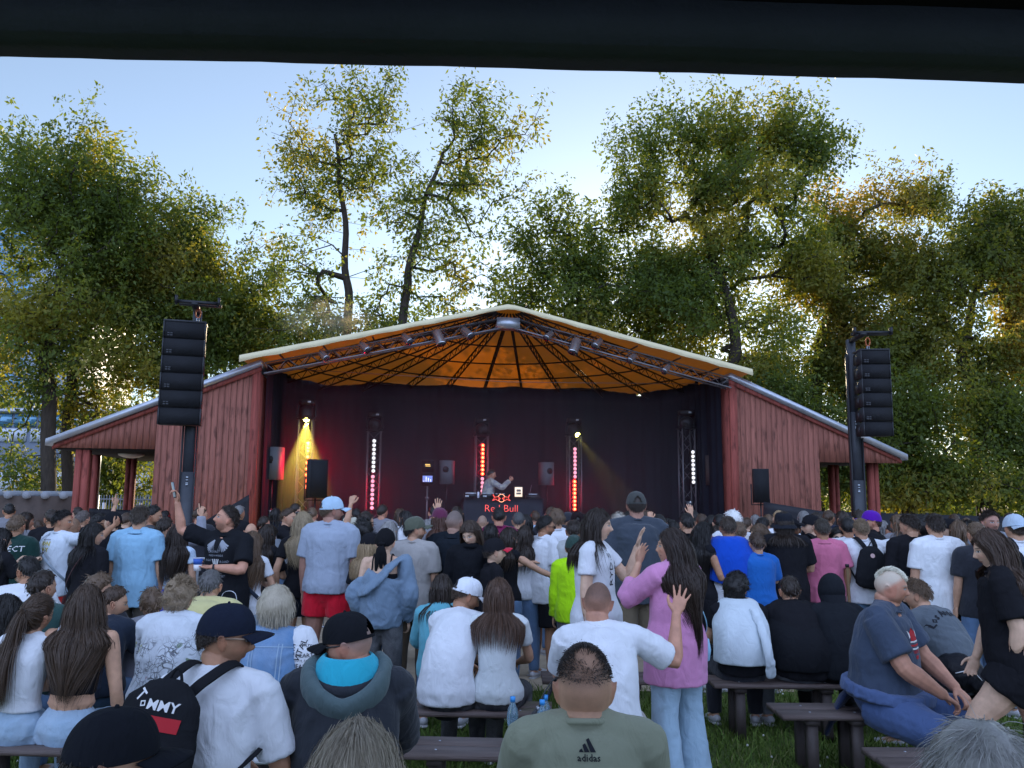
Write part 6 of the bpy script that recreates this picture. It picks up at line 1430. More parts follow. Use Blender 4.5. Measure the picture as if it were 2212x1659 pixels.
def do_glasses(info, g):
    m = mat('glasses_black', (.01,.01,.011), .15, spec=.6); fm = m if g != 'gold' else mat('glasses_gold', (.35,.25,.18), .3, metal=.7); mb = MB(); z = .046 if g == 'top' else .003; y0 = .096 if g != 'top' else .085
    up = .07 if g == 'top' else 0
    for sg in (1,-1):
        c = V3(sg*.033, y0+.004, z+up); v, f = tube([c+V3(0,.0,0), c+V3(0,.004,0)], [(.026,.019)]*2, 16, side=(1,0,0)); mb.add(v, f)
    L = mb.build('sunglasses', m, info['root']); me = L.data
    V = head_pt(info, mb.arr()); me.vertices.foreach_set('co', V.astype(np.float32).ravel()); me.update()
    mb = MB()
    for sg in (1,-1): v, f = tube([(sg*.058,y0,z+.006+up),(sg*.080,.06,z+.008+up),(sg*.083,0,z+.006+up),(sg*.080,-.03,z-.006+up)], (.0022,.0035), 6, side=(1,0,0)); mb.add(v, f)
    v, f = tube([(-.010,y0+.004,z+.004+up),(.010,y0+.004,z+.004+up)], .002, 5); mb.add(v, f)
    o = MB().add(head_pt(info, mb.arr()), mb.f).build('glasses_frame', fm, L)
# ---- prints, laid on the cloth by ray casting ----------------------
def decal(info, obj, items, O, Rv, Uv, name='print', off=.0035):
    """items: list of (verts2d Nx2, faces, material). O origin in person axes, Rv/Uv in-plane axes; projected along -(Rv x Uv)"""
    me = obj.data; V = [v.co.copy() for v in me.vertices]; bvh = BVHTree.FromPolygons(V, [tuple(p.vertices) for p in me.polygons])
    O = Vector(O); Rv = Vector(Rv).normalized(); Uv = Vector(Uv).normalized(); N = Rv.cross(Uv).normalized(); out = []
    for v2, f, m in items:
        P = []
        for x, y in v2[:, :2]:
            p = O+Rv*x+Uv*y; h, nn, i, ds = bvh.ray_cast(p+N*.4, -N, 1.0)
            P.append(tuple((h+N*off) if h is not None else (p+N*.02)))
        o = MB().add(P, f).build(name, m, obj); out.append(o)
    return out
def refine(v, f, L=.03):
    """cut big triangles so that a print follows the cloth"""
    v = [tuple(x) for x in v]; out = []; st_ = [tuple(q) for q in f]
    tri = []
    for q in st_:
        for k in range(1, len(q)-1): tri.append((q[0], q[k], q[k+1]))
    mid = {}
    while tri:
        a, b, c = tri.pop(); A, B, C = (np.array(v[i]) for i in (a,b,c)); e = [np.linalg.norm(A-B), np.linalg.norm(B-C), np.linalg.norm(C-A)]; k = int(np.argmax(e))
        if e[k] < L: out.append((a,b,c)); continue
        p, q_, r_ = ((a,b,c),(b,c,a),(c,a,b))[k]; key = (min(p,q_), max(p,q_))
        if key not in mid: mid[key] = len(v); v.append(tuple((np.array(v[p])+np.array(v[q_]))/2))
        m_ = mid[key]; tri += [(p, m_, r_), (m_, q_, r_)]
    return np.array(v), out
def txt2(s, size, bold=0, L=.03, **k): v, f = text_mesh(s, size, bold=bold, res=1, **k); return refine(v[:, :2] if v.shape[1] == 2 else v, f, L)
def rect2(x0, y0, x1, y1, L=.03): v, f = refine(np.array([(x0,y0,0),(x1,y0,0),(x1,y1,0),(x0,y1,0)], float), [(0,1,2,3)], L); return v, f
def poly2(pts, L=.03): return refine(np.array([(x, y, 0) for x, y in pts], float), [tuple(range(len(pts)))], L)
# ================================================================== BENCHES
M_bench = mat('bench_board', (.115,.085,.075), .5, noise_amt=.5, nscale=5, bump=.35, bscale=30, stretch=(.25,3,3), spec=.35); M_blegs = mat('bench_leg', (.07,.055,.05), .6, noise_amt=.3)
def bench(px0, px1, d, label, h=.45, dep=.37, rz=None):
    a = at(px0, 1500, d); b = at(px1, 1500, d); L = abs(b.x-a.x); e = empty('bench', ((a.x+b.x)/2, d, 0), R(-3) if rz is None else rz, label, 'bench', 'wooden benches in rows on the grass')
    for k in range(2):
        y0 = -dep/2+k*(dep/2+.008); V = []
        mb = MB(); c = .006; x = L/2-k*.0; w_ = dep/2-.008
        pr = [(y0+c,h-.035),(y0+w_-c,h-.035),(y0+w_,h-.035+c),(y0+w_,h-c),(y0+w_-c,h),(y0+c,h),(y0,h-c),(y0,h-.035+c)]; n = 8
        mb.add([(-x,p,z) for p,z in pr]+[(x,p,z) for p,z in pr], [tuple(range(n-1,-1,-1)), tuple(range(n,2*n))]+[(i,(i+1)%n,n+(i+1)%n,n+i) for i in range(n)]); mb.build('seat_board', M_bench, e)
    for sx in ((-1,1) if L < 1.9 else (-1,0,1)):
        x = sx*(L/2-.22)
        MB().box((x-.045,-dep/2+.03,h-.075),(x+.045,dep/2-.03,h-.037)).build('crossbar', M_blegs, e)
        for sy in (-1,1): MB().box((x-.035,sy*(dep/2-.08)-.035,0),(x+.035,sy*(dep/2-.08)+.035,h-.077)).build('leg', M_blegs, e)
    mb = MB()
    for sx in (-1,1):
        for sy in (-1,1): v, f = tube([(sx*(L/2-.22),sy*.09,h-.001),(sx*(L/2-.22),sy*.09,h+.003)], .008, 8); mb.add(v, f)
    mb.build('bolt_heads', M_steel, e); return e
bench(-90, 262, 5.22, 'dark brown bench under the girls in the white and black tops')
bench(480, 700, 5.22, 'dark brown bench under the woman in the denim waistcoat')
bench(868, 1362, 5.18, 'long empty looking bench with three water bottles on it')
bench(270, 560, 6.25, 'brown bench under the woman in the flower print shirt', rz=0)
bench(780, 1192, 6.15, 'brown bench under the pair in white shirts')
bench(1170, 1425, 7.2, 'bench behind the woman in the pink blazer', rz=0)
bench(1533, 1832, 7.1, 'bench under the boy in white and the two in black', rz=0)
bench(1671, 1900, 6.15, 'bench with its empty left end beside the heavy man in blue', rz=R(1))
bench(1990, 2300, 6.6, 'bench behind the long haired woman in black at the right', rz=0)
bench(1882, 2300, 5.07, 'empty bench end in front of the grey tousled head', rz=R(1))
bench(180, 1000, 3.75, 'bench under the two men in caps near the viewer', rz=0)
bench(1000, 1500, 2.55, 'bench under the man in the sage green shirt', rz=0, h=.65)
bench(0, 1000, 1.72, 'bench under the black cap and the ash blond head nearest the viewer', rz=0)
bench(1900, 2400, 1.66, 'bench under the grey tousled head', rz=0)

# ================================================================== CROWD
GS = 'spectators seated on the benches'; GC = 'spectators standing in the crowd'
def S(label, px, y, d, **k): k.setdefault('seat', .45); k.setdefault('arms', ('lap','lap')); k.setdefault('lean', 8); return person(label, px, y, d, group=GS, **k)
def C(label, px, y, d, **k): return person(label, px, y, d, group=GC, **k)
TEE = lambda c, *a: ('tee', c) + a
I = {}
# ---- nearest rows
I['sage'] = S('balding man from behind in a sage green shirt with a small three bar logo', 1262, 1397, 2.5, q=2, neck=.72, seat=.65, tone=LIGHT, hair=('balding', (.035,.028,.024)), top=TEE((.29,.31,.22)), arms=('lean','lean'), build=.84, fat=.1, slouch=.02, lean=2, facefat=1.06)
I['capnear'] = S('person in a ribbed black cap at the lower left, nearest the viewer', 246, 1556, 2.1, q=2, seat=.5, hair=('short', DBROWN), hat=('cap', (.014,.016,.022), {'tilt': 2, 'brim': .085}), top=TEE(BLACK), head=(-62,5,0), yaw=-8)
I['ash'] = S('ash blond head at the bottom edge just left of centre', 772, 1580, 1.78, q=2, sex='f', seat=.48, hair=('long', (.33,.28,.21), {'len': .34, 'wave': .03}), top=('long', CHAR))
I['greymess'] = S('grey tousled head of an older man at the lower right corner', 2128, 1585, 1.68, q=2, seat=.49, tone=RED_, hair=('messy', (.36,.35,.33), {'len': .075, 'side': -1}), top=('shirt', (.1,.12,.16)), head=(0,10,0))
I['hoodman'] = S('man in a black cap and sunglasses looking left, grey hoodie with a turquoise lined hood', 757, 1326, 3.75, q=2, neck=.8, yaw=6, tone=RED_, hair=('buzz', GREY), hat=('cap', (.010,.011,.014), {'open': 1, 'tilt': 0}), glasses='black', top=('hoodie', (.030,.034,.042)), head=(72,12,0), build=.97, fat=.15, arms=('lean','lean'), bottom=('pants', CHAR), facefat=1.12, lean=6)
I['tommy'] = S('man in a navy cap and white tee with a black backpack, looking right', 492, 1304, 3.62, q=2, yaw=-8, tone=TAN, hair=('short', DBROWN), hat=('cap', (.012,.016,.03), {'tilt': 3}), glasses='gold', top=TEE(WHITE), head=(-66,6,0), arms=(('lean'),((.25,.1,-.95),(-.05,.55,-.8),(-1,0,0),.4)), beard=.45, bottom=('pants', (.35,.42,.5)), build=.86, lean=4)
# ---- row at 5.2
I['pony'] = S('girl in a short sleeveless white top with a very long ponytail', 84, 1284, 5.2, q=2, sex='f', yaw=-6, hair=('pony', BROWN, {'len': .62, 'sway': (-.35,0,0)}), top=('crop', WHITE), bottom=('jeans', LDENIM), head=(-12,0,10), arms=('lap','lean'), lean=2, side=4, slouch=.03, tophem=.20)
I['cami'] = S('girl in a black camisole with double straps and long wavy brown hair', 190, 1263, 5.2, q=2, sex='f', yaw=4, hair=('long', BROWN, {'len': .44, 'sway': (.25,0,0), 'wave': .22, 'gather': .74}), top=('cami', BLACK, 'cotton', 'double'), bottom=('jeans', LDENIM), arms=((( .25,.18,-.95),(-.25,.9,-.2),(0,0,-1),.4),'relax'), lean=4, slouch=.02, side=2)
I['denim'] = S('older woman with curly blond grey hair in a blue denim waistcoat and lettered shirt', 598, 1262, 5.15, q=2, sex='f', tone=RED_, hair=('volume', (.36,.31,.23), {'len': .07}), top=TEE((.10,.22,.40), 'denim'), bottom=('pants', WHITE), build=1.12, fat=.2, slouch=.05, head=(12,0,0), lean=3, arms=('lap','relax'), tophem=.02)
I['farleft'] = S('woman with straight black hair cut off by the left edge', 14, 1289, 5.5, q=2, sex='f', hair=('long', BLACK_H, {'len': .3}), top=('long', BLACK), head=(-35,0,0))
I['reach'] = S('man with a grey buzz cut in a white tee reaching out to the pink blazer', 1291, 1256, 5.15, q=2, tone=RED_, yaw=-4, hair=('buzz', (.03,.025,.022)), top=TEE(WHITE), bottom=('shorts', (.42,.40,.36)), build=.97, fat=.1, beard=.6, head=(-10,4,3), arms=('lean', ((.66,.30,-.42),(.10,.30,1),(0,1,0),.05,{'spread':.24,'d':(.30,.25,.9)})), lean=8, side=-3, facefat=1.05)
# ---- row at 6.2
I['wcap'] = S('man in a white cap and white tee bent forward to the right', 1008, 1256, 6.1, q=2, yaw=-22, tone=TAN, hair=('short', BROWN), hat=('cap', (.74,.76,.80), {'open': 1, 'tilt': 4}), top=TEE(WHITE), bottom=('jeans', BLKJEAN), lean=26, slouch=.10, head=(-45,22,0), arms=('lean','lean'), beard=.4, build=.94)
I['brownhair'] = S('woman with straight brown hair in a white tee seen from behind', 1078, 1251, 6.1, q=2, sex='f', yaw=-3, hair=('long', (.075,.04,.024), {'len': .27}), top=('tight', (.62,.66,.66)), bottom=('jeans', BLKJEAN), lean=8, slouch=.06, build=.98)
I['floral'] = S('woman with pinned up blond curls in a white shirt printed with flowers', 392, 1247, 5.9, q=2, sex='f', hair=('curly', (.22,.16,.10), {'len': .05, 'bun': 1}), top=('shirt', (.62,.66,.70), 'floral'), bottom=('pants', BLACK), build=1.28, fat=.2, slouch=.07, lean=8, head=(-15,4,0))
I['yellow'] = S('grey haired man in a pale yellow tee', 456, 1234, 6.7, q=1, hair=('short', (.10,.095,.09)), top=TEE((.62,.56,.26)), build=1.25, fat=.2, lean=10, slouch=.07)
I['kidleft'] = S('child with light brown hair beside the flower print shirt', 329, 1276, 6.5, q=1, sex='k', hair=('messy', LBROWN), top=('long', (.35,.35,.4)), head=(30,0,0))
I['darkgreen'] = S('man with cropped dark hair in a dark green shirt sitting at the left', 94, 1234, 6.3, q=1, hair=('short', DBROWN), top=TEE((.03,.07,.065)), lean=6, head=(-25,0,0), build=1.05)
I['sitwhite'] = S('young man with dark hair in a white shirt seated low, face turned left', 64, 1202, 7.2, q=1, tone=TAN, hair=('short', BLACK_H), top=TEE(WHITE), head=(60,4,0), lean=5)
I['blondboy'] = S('boy with wavy light brown hair behind the long brown hair of the camisole girl', 214, 1240, 6.3, q=1, hair=('messy', LBROWN), top=TEE(CHAR), head=(-70,0,0), lean=4)
I['kiddark'] = S('child in a dark shirt beside the camisole girl', 247, 1272, 6.2, q=1, sex='k', hair=('short', BROWN), top=TEE((.02,.028,.045)), head=(-60,8,0))
I['teal'] = S('child with smooth dark hair and a turquoise collar beside the white cap', 955, 1244, 6.9, q=1, sex='k', hair=('long', DBROWN, {'len': .16}), top=('hoodie', (.12,.38,.46)), lean=6)
# ---- row at 7
I['whiteboy'] = S('boy with curly dark hair wearing a pale hoodie over his shoulders', 1590, 1238, 7.1, q=2, sex='m', yaw=-4, hair=('curly', BLACK_H, {'len': .035}), top=('tight', BLACK), bottom=('pants', CHAR), lean=14, slouch=.08, head=(-30,10,0), scale=None)
I['blackback'] = S('hunched person in a loose black shirt on the right bench', 1705, 1251, 7.1, q=1, hair=('short', DBROWN), top=('shirt', BLACK), bottom=('jeans', (.15,.16,.18)), lean=24, slouch=.10, build=1.12)
I['hoodblack'] = S('person with a black hood pulled up', 1795, 1250, 7.05, q=1, hair=(None, BLACK_H), hat=('hood', (.014,.016,.020)), top=('hoodie', (.014,.016,.020)), bottom=('pants', BLACK), lean=16, slouch=.08)
I['bigblue'] = S('heavy man in a blue tee with a bleached strip of hair, sitting sideways', 1921, 1222, 6.1, q=2, yaw=-128, tone=RED_, hair=('mohawk', (.62,.58,.46)), top=TEE((.055,.075,.115)), bottom=('pants', (.075,.12,.25)), fat=.42, build=1.16, lean=5, slouch=.03, tophem=.05, head=(12,4,0), facefat=1.22, arms=(((.12,.50,-.85),(-.35,.70,-.55),(0,0,-1),.6),((.12,.50,-.85),(-.45,.65,-.55),(0,0,-1),.6)), legs=(((.25,.95,-.12),(.05,-.30,-.95)),((.35,.90,-.22),(.0,-.22,-1))))
I['losang'] = S('boy with sandy hair in a grey tee with gothic lettering across the back', 1980, 1256, 6.65, q=2, sex='m', yaw=28, hair=('short', LBROWN), top=TEE((.10,.12,.14)), bottom=('pants', BLACK), lean=26, slouch=.10, head=(25,10,0), build=1.05)
# ---- standing, near
I['pink'] = C('woman in a pink blazer and flared light jeans with long wavy dark hair', 1452, 1141, 5.75, q=2, sex='f', yaw=38, hair=('long', (.030,.018,.013), {'len': .60, 'wave': .35, 'sway': (.35,0,0), 'gather': .72}), top=('blazer', (.62,.26,.46)), bottom=('flare', (.33,.46,.56)), build=1.16, fat=.18, head=(38,-4,0), arms=(((.25,.80,-.62),(-.45,-.05,1),(0,-1,0),.15),((.25,.80,-.62),(-.30,.15,1),(0,-1,0),.15)))
I['ryd'] = C('smiling woman with brown hair in a white tee with vertical lettering, raising a hand', 1291, 1097, 6.45, q=2, sex='f', yaw=-112, hair=('long', DBROWN, {'len': .24, 'wave': .05}), top=('tight', WHITE), bottom=('pants', (.60,.62,.66)), build=1.2, fat=.2, tone=PALE, head=(18,-2,0), arms=(((.18,.65,-.75),(-.05,.30,1),(.0,1,0),.12,{'spread': .14}),((.16,.0,-1),(.05,.12,-1),(-1,0,0),.4)))
I['longblack'] = C('woman with long straight brown hair in a black tee leaning forward at the right', 2138, 1143, 5.3, q=2, sex='f', yaw=64, hair=('long', (.06,.036,.024), {'len': .56, 'wave': .08, 'gather': .85}), top=('tee', BLACK), bottom=('short', BLACK), build=1.2, fat=.3, lean=12, tone=PALE, arms=(((.16,-.22,-1),(.02,.10,-1),(-1,0,0),.5),((.12,.2,-1),(-.1,.35,-.9),(-1,0,0),.4)), head=(10,10,0), legs=(((.05,.62,-.78),(.02,-.55,-.85)),((.05,-.18,-1),(.02,-.10,-1))), tophem=-.12)
# ---- standing crowd, middle distance (left)
I['project'] = C('man in a dark green tee with white lettering on the back at the far left', 38, 1113, 9.0, q=1, tone=TAN, hair=('short', LBROWN), top=TEE((.012,.040,.034)), build=1.1, fat=.15)
I['phonegirl'] = C('woman in black holding a phone up, cut off by the left edge', 4, 1142, 8.2, q=1, sex='f', yaw=-30, hair=('long', BLACK_H, {'len': .3}), top=TEE(BLACK), arms=('phone','phone'), tone=PALE)
I['farpink'] = C('small distant man in a pale pink shirt with a black strap', 64, 1121, 14.5, q=0, yaw=-60, hair=('short', BLACK_H), top=('shirt', (.5,.42,.44)), arms=('fwd','down'), sex='k')
I['farwhite'] = C('small distant man in a white tee with a dark emblem', 82, 1125, 14.3, q=0, yaw=60, hair=('short', BROWN), top=TEE(WHITE), arms=('fwd','down'), sex='k')
I['camo'] = C('young man in an oversized white tee and red camouflage trousers', 137, 1102, 9.2, q=2, yaw=-25, tone=TAN, hair=('short', BLACK_H), top=TEE((.62,.68,.74)), bottom=('pants', (.50,.035,.03), 'camo'), head=(-55,0,0), arms=('down', ((.5,.6,.05),(-.2,.7,.4),(-1,0,0),.3)), build=1.0)
I['bob'] = C('woman with a dark bob in a loose black shirt with a shoulder strap', 203, 1130, 8.3, q=2, sex='f', yaw=-25, hair=('long', BLACK_H, {'len': .20}), top=('shirt', BLACK), head=(-40,0,0), arms=('relax','relax'), build=1.1)
I['capleft'] = C('man in a black cap looking up to the left', 244, 1106, 10.2, q=1, yaw=50, hair=('short', BLACK_H), hat=('cap', BLACK, {}), top=TEE(BLACK), head=(25,-10,0), tone=PALE)
I['shades'] = C('man with dark hair and sunglasses beside the black cap', 215, 1110, 10.4, q=1, yaw=-60, hair=('short', BLACK_H), glasses='black', top=TEE(BLACK), tone=TAN)
I['pointer'] = C('grey haired person pointing up with one finger at the left', 180, 1104, 11, q=1, yaw=-20, hair=('short', (.1,.08,.07)), top=TEE(BLACK), arms=('down', ((.15,.6,.35),(.0,.3,1),(-1,0,0),.7,{'curls':(0,.9,1,1)})))
I['kidL'] = C('child whose cropped head shows behind the white camouflage boy', 160, 1119, 10.5, q=0, sex='k', hair=('buzz', LBROWN), top=TEE(CHAR))
I['polo'] = C('tall man in a light blue polo shirt seen from behind', 304, 1092, 8.6, q=2, yaw=2, tone=LIGHT, hair=('short', (.055,.040,.028), {'len': .035}), top=('polo', (.27,.49,.66)), bottom=('pants', (.10,.085,.07)), arms=('down','down'), build=1.04, tophem=-.30)
I['beard'] = C('bearded dark haired man in profile beside the light blue polo', 331, 1092, 9.6, q=1, yaw=-70, tone=TAN, hair=('short', BLACK_H), top=TEE(CHAR), beard=1, arms=('chin','chin'))
I['greysleeve'] = C('person in a grey top pointing up past the bearded man', 357, 1118, 9.1, q=1, sex='f', yaw=-20, hair=('short', DBROWN), top=('long', (.30,.31,.36)), arms=('down', ((.55,.35,.20),(-.15,.15,1),(0,1,0),.5,{'curls':(0,.8,1,1)})))
I['blueskirt'] = C('girl with long hair in a pale top and bright blue skirt', 387, 1131, 8.7, q=2, sex='f', yaw=-10, hair=('long', DBROWN, {'len': .40}), top=('crop', (.50,.62,.75)), bottom=('skirt', (.01,.05,.50)), arms=('down','relax'))
I['selfie'] = C('smiling muscular man in a black printed tee raising a phone for a picture', 492, 1092, 7.9, q=2, yaw=158, tone=RED_, hair=('short', DBROWN, {'len': .02}), top=('tee', (.012,.013,.016), 'cotton'), bottom=('pants', BLACK), build=1.12, beard=.5, head=(-42,-18,0), arms=(((.30,.45,-.85),(-.85,.55,.10),(0,.2,1),.75), ((.90,.25,.28),(.10,.20,1),(.2,.6,.5),.7)))
I['baldpink'] = C('bald head behind the long brown hair near the left wall', 543, 1131, 11, q=0, hair=('bald', BLACK_H), top=TEE(BLACK))
I['longgirl'] = C('girl with very long light brown hair in a white tee and jeans', 546, 1149, 8.1, q=2, sex='f', yaw=-14, hair=('long', (.12,.075,.045), {'len': .46}), top=('tight', WHITE), bottom=('jeans', (.17,.27,.38)), arms=('down','cross'), head=(-15,0,0))
# ---- centre left
I['vest'] = C('young man in a grey vest over black leaning on the barrier', 623, 1098, 11.3, q=1, yaw=-95, hair=('short', BROWN), top=TEE(BLACK), arms=('fwd','fwd'), head=(0,0,0), lean=8)
I['blonde'] = C('woman with long blond hair in a black tee and dark shorts', 655, 1105, 8.6, q=2, sex='f', yaw=28, hair=('long', (.30,.23,.14), {'len': .34}), top=('tight', BLACK), bottom=('short', (.015,.02,.03)), arms=('pocket','down'), glasses='top')
I['darkhair'] = C('woman with dark wavy hair and black top beside the blond woman', 580, 1133, 8.9, q=1, sex='f', yaw=-35, hair=('long', DBROWN, {'len': .28, 'wave': .2}), top=TEE(BLACK), arms=('relax','cross'))
I['redshorts'] = C('tall man in a light blue cap, grey tee and short red shorts', 718, 1072, 8.15, q=2, yaw=-10, tone=(.42,.22,.16), hair=('short', LBROWN), hat=('cap', (.42,.58,.72), {'open': 1, 'tilt': 2}), top=('tee', (.33,.38,.46)), bottom=('short', (.58,.012,.03)), beard=.6, head=(-48,0,0), arms=('down','down'), build=1.10, shoes=(.6,.6,.6), tophem=-.03)
I['creamhat'] = C('person in a cream bucket hat', 757, 1116, 10, q=1, sex='f', hair=('long', BROWN, {'len': .2}), hat=('bucket', (.62,.60,.48)), top=TEE((.5,.45,.2)))
I['fist'] = C('man with thick dark hair raising a fist', 790, 1105, 9.6, q=1, yaw=-20, hair=('short', DBROWN), top=TEE(CHAR), arms=(((.35,.4,.3),(-.1,.2,1),(0,1,0),1.0),'down'), head=(-25,0,0))
I['blackhair'] = C('woman with black curly hair behind the lettered cap', 786, 1121, 9.0, q=1, sex='f', hair=('curly', BLACK_H), top=TEE(BLACK))
I['redstripe'] = C('girl in a black cap and black tee with a red stripe down the sleeve', 800, 1152, 7.9, q=2, sex='f', yaw=-35, hair=('long', BLOND, {'len': .20}), hat=('cap', BLACK, {'tilt': -4}), top=('tee', (.014,.016,.02)), bottom=('pants', BLACK), arms=('relax','down'), build=.95)
I['bandana'] = C('woman in a black satin bandana with a faded denim jacket slipping off her shoulders', 833, 1145, 7.3, q=2, sex='f', yaw=-6, tone=PALE, hair=(None, BLACK_H), hat=('bandana', (.010,.010,.012)), top=('cami', BLACK), bottom=('jeans', BLKJEAN), arms=('relax','relax'), build=1.0)
I['greyhair'] = C('woman with long silver grey hair', 841, 1126, 9.0, q=1, sex='f', yaw=-20, hair=('long', (.26,.25,.24), {'len': .32, 'wave': .2}), top=TEE(BLACK))
I['olive'] = C('bearded man in an olive cap and beige tee', 897, 1117, 8.2, q=2, yaw=-14, hair=('short', BLACK_H), hat=('cap', (.095,.105,.075), {'open': 1}), top=('tee', (.36,.34,.32)), bottom=('pants', (.12,.09,.06)), beard=.9, head=(-55,-4,0), tophem=-.30)
I['waver'] = C('person raising an open hand behind the olive cap', 893, 1128, 10.2, q=1, hair=('short', BLACK_H), top=TEE(CHAR), arms=('down', ((.25,.4,.5),(.05,.1,1),(0,1,0),.05,{'spread':.18})))
I['purplecap'] = C('woman in a plum coloured cap with long reddish hair', 950, 1096, 9.8, q=1, sex='f', yaw=20, hair=('long', AUBURN, {'len': .3}), hat=('cap', (.13,.03,.07), {}), top=TEE((.2,.2,.22)), head=(15,0,0))
I['jacket'] = C('man with a grey crew cut in a dark jacket', 982, 1101, 8.3, q=2, yaw=-16, tone=(.38,.22,.16), hair=('buzz', (.10,.095,.09)), top=('jacket', (.012,.016,.022)), bottom=('pants', BLACK), arms=('relax','relax'), build=1.1, head=(-12,0,0), tophem=-.26)
I['hoodiegirl'] = C('girl with brown hair in a black hoodie facing the viewer and looking down', 1018, 1124, 7.8, q=2, sex='f', yaw=168, tone=PALE, hair=('long', (.05,.032,.022), {'len': .26}), top=('hoodie', (.010,.011,.014)), bottom=('pants', BLACK), head=(-14,20,4), arms=('relax','relax'), build=1.1)
I['baldmid'] = C('bald man in a white vest before the DJ table', 1042, 1113, 12.6, q=1, hair=('buzz', (.2,.15,.12)), top=('tank', WHITE))
I['maroon'] = C('man in a maroon tee in front of the DJ table', 1078, 1096, 11, q=1, tone=RED_, hair=('short', BLACK_H, {'len': .02}), top=TEE((.16,.012,.06)))
I['darkgrey'] = C('man with short grey hair in a black tee right of the maroon tee', 1120, 1107, 11.6, q=1, hair=('short', (.07,.07,.07), {'len': .018}), top=TEE(BLACK))
I['strap'] = C('woman with smooth black hair and a white strap on her shoulder', 1060, 1132, 9.6, q=1, sex='f', hair=('long', BLACK_H, {'len': .12}), top=TEE((.08,.03,.03)))
I['redcap'] = C('boy in a black cap with a bright red brim', 1068, 1165, 7.6, q=2, sex='k', yaw=-70, tone=PALE, hair=('short', DBROWN), hat=('cap', BLACK, {'brimc': (.6,.02,.05)}), top=('tee', BLACK), bottom=('pants', CHAR), build=.95)
I['armout'] = C('woman in a black sleeveless top stretching her arm out', 1100, 1140, 8.7, q=1, sex='f', yaw=-50, hair=('long', DBROWN, {'len': .24}), top=('tank', BLACK), arms=('fwd', ((.6,.6,-.5),(.5,.7,-.35),(0,0,-1),.3)))
# ---- centre right
I['brownw'] = C('woman with long brown hair in a white top', 1134, 1136, 9.3, q=1, sex='f', yaw=-12, hair=('long', DBROWN, {'len': .30}), top=('tight', WHITE), arms=('relax','relax'))
I['buzzwhite'] = C('man with a fade haircut, sunglasses and beard in a long white tee and black shorts', 1178, 1114, 9.3, q=2, yaw=-55, tone=TAN, hair=('short', BLACK_H, {'len': .014}), glasses='black', top=('tee', WHITE), bottom=('longshorts', BLACK), beard=.85, head=(-15,2,0), arms=('down','relax'), build=1.12, fat=.15, shoes=(.65,.65,.65), tophem=-.26)
I['lightboy'] = C('young man with tousled brown hair in a white tee', 1203, 1098, 10.6, q=1, yaw=10, hair=('messy', LBROWN), top=TEE(WHITE))
I['capA'] = C('man in a dark cap looking right in the back rows', 1226, 1107, 12, q=0, yaw=-60, hair=('short', BLACK_H), hat=('cap', CHAR, {}), top=TEE(CHAR))
I['capB'] = C('man in a dark baseball cap beneath the red light bar', 1247, 1106, 11, q=1, hair=('short', BLACK_H), hat=('cap', (.02,.012,.014), {'open': 1}), top=TEE(BLACK))
I['greyshirt'] = C('man with dark hair in a pale grey shirt', 1240, 1124, 9.1, q=1, yaw=-6, hair=('short', DBROWN), top=('shirt', (.42,.43,.42)), tone=TAN)
I['neon'] = C('child in a green cap and neon yellow jacket', 1240, 1158, 8.0, q=2, sex='k', yaw=-8, hair=('short', BROWN), hat=('cap', (.03,.06,.05), {}), top=('jacket', (.40,.75,.01)), bottom=('pants', (.13,.13,.14)), arms=('down','down'), shoes=(.65,.65,.65))
I['greycurl'] = C('person with fluffy grey blond hair', 1337, 1109, 11.2, q=1, sex='f', hair=('curly', (.36,.33,.28)), top=TEE(CHAR))
I['tall'] = C('tall man in a dark grey tee and khaki shorts with a grey cap', 1374, 1060, 8.1, q=2, yaw=0, tone=(.42,.22,.16), hair=('short', DBROWN), hat=('cap', (.060,.062,.058), {'open': 1, 'yaw': 0, 'tilt': -3}), top=('tee', (.050,.062,.080)), bottom=('longshorts', (.15,.12,.08)), arms=('relax','relax'), build=1.12, tophem=-.2)
I['farA'] = C('dark haired person low beside the tall cap', 1404, 1118, 12, q=0, hair=('short', BLACK_H), top=TEE(BLACK))
I['cropR'] = C('man with neat short hair in a pale shirt right of the tall cap', 1424, 1111, 10.6, q=1, hair=('short', BLACK_H, {'len': .016}), top=TEE(PALE))
I['thick'] = C('man with thick black hair in the right centre of the crowd', 1483, 1109, 10.0, q=1, yaw=8, hair=('short', BLACK_H), top=TEE(BLACK), head=(10,0,0))
I['handR'] = C('person lifting a hand to film beside the thick black hair', 1452, 1124, 10.8, q=1, hair=('short', BLACK_H), top=TEE(CHAR), arms=('phonehi', ((.3,.4,.3),(-.1,.2,1),(0,1,0),.3)))
I['farB'] = C('dark haired man behind the thick black hair', 1497, 1102, 11.8, q=0, hair=('short', BLACK_H), top=TEE(BLACK))
I['curlyblack'] = C('smiling woman with long black curls and white sunglasses on her head', 1519, 1128, 8.8, q=2, sex='f', yaw=-70, tone=TAN, hair=('long', BLACK_H, {'len': .42, 'wave': .4}), top=('tank', BLACK), bottom=('pants', BLACK), arms=('relax','cross'))
I['faceR'] = C('woman facing left behind the black curls', 1547, 1136, 10.3, q=1, sex='f', yaw=60, hair=('long', DBROWN, {'len': .24}), top=TEE(BLACK), tone=PALE)
I['whitehair'] = C('man with bright white hair', 1583, 1101, 10.2, q=1, yaw=-10, hair=('messy', (.66,.66,.64)), top=('shirt', WHITE))
I['bluecape'] = C('man with a bright blue sweatshirt draped over his shoulders', 1572, 1115, 8.8, q=2, yaw=-2, tone=TAN, hair=('short', (.05,.035,.025), {'len': .018}), top=('tee', WHITE), bottom=('jeans', LDENIM), arms=('down','relax'), build=1.06)
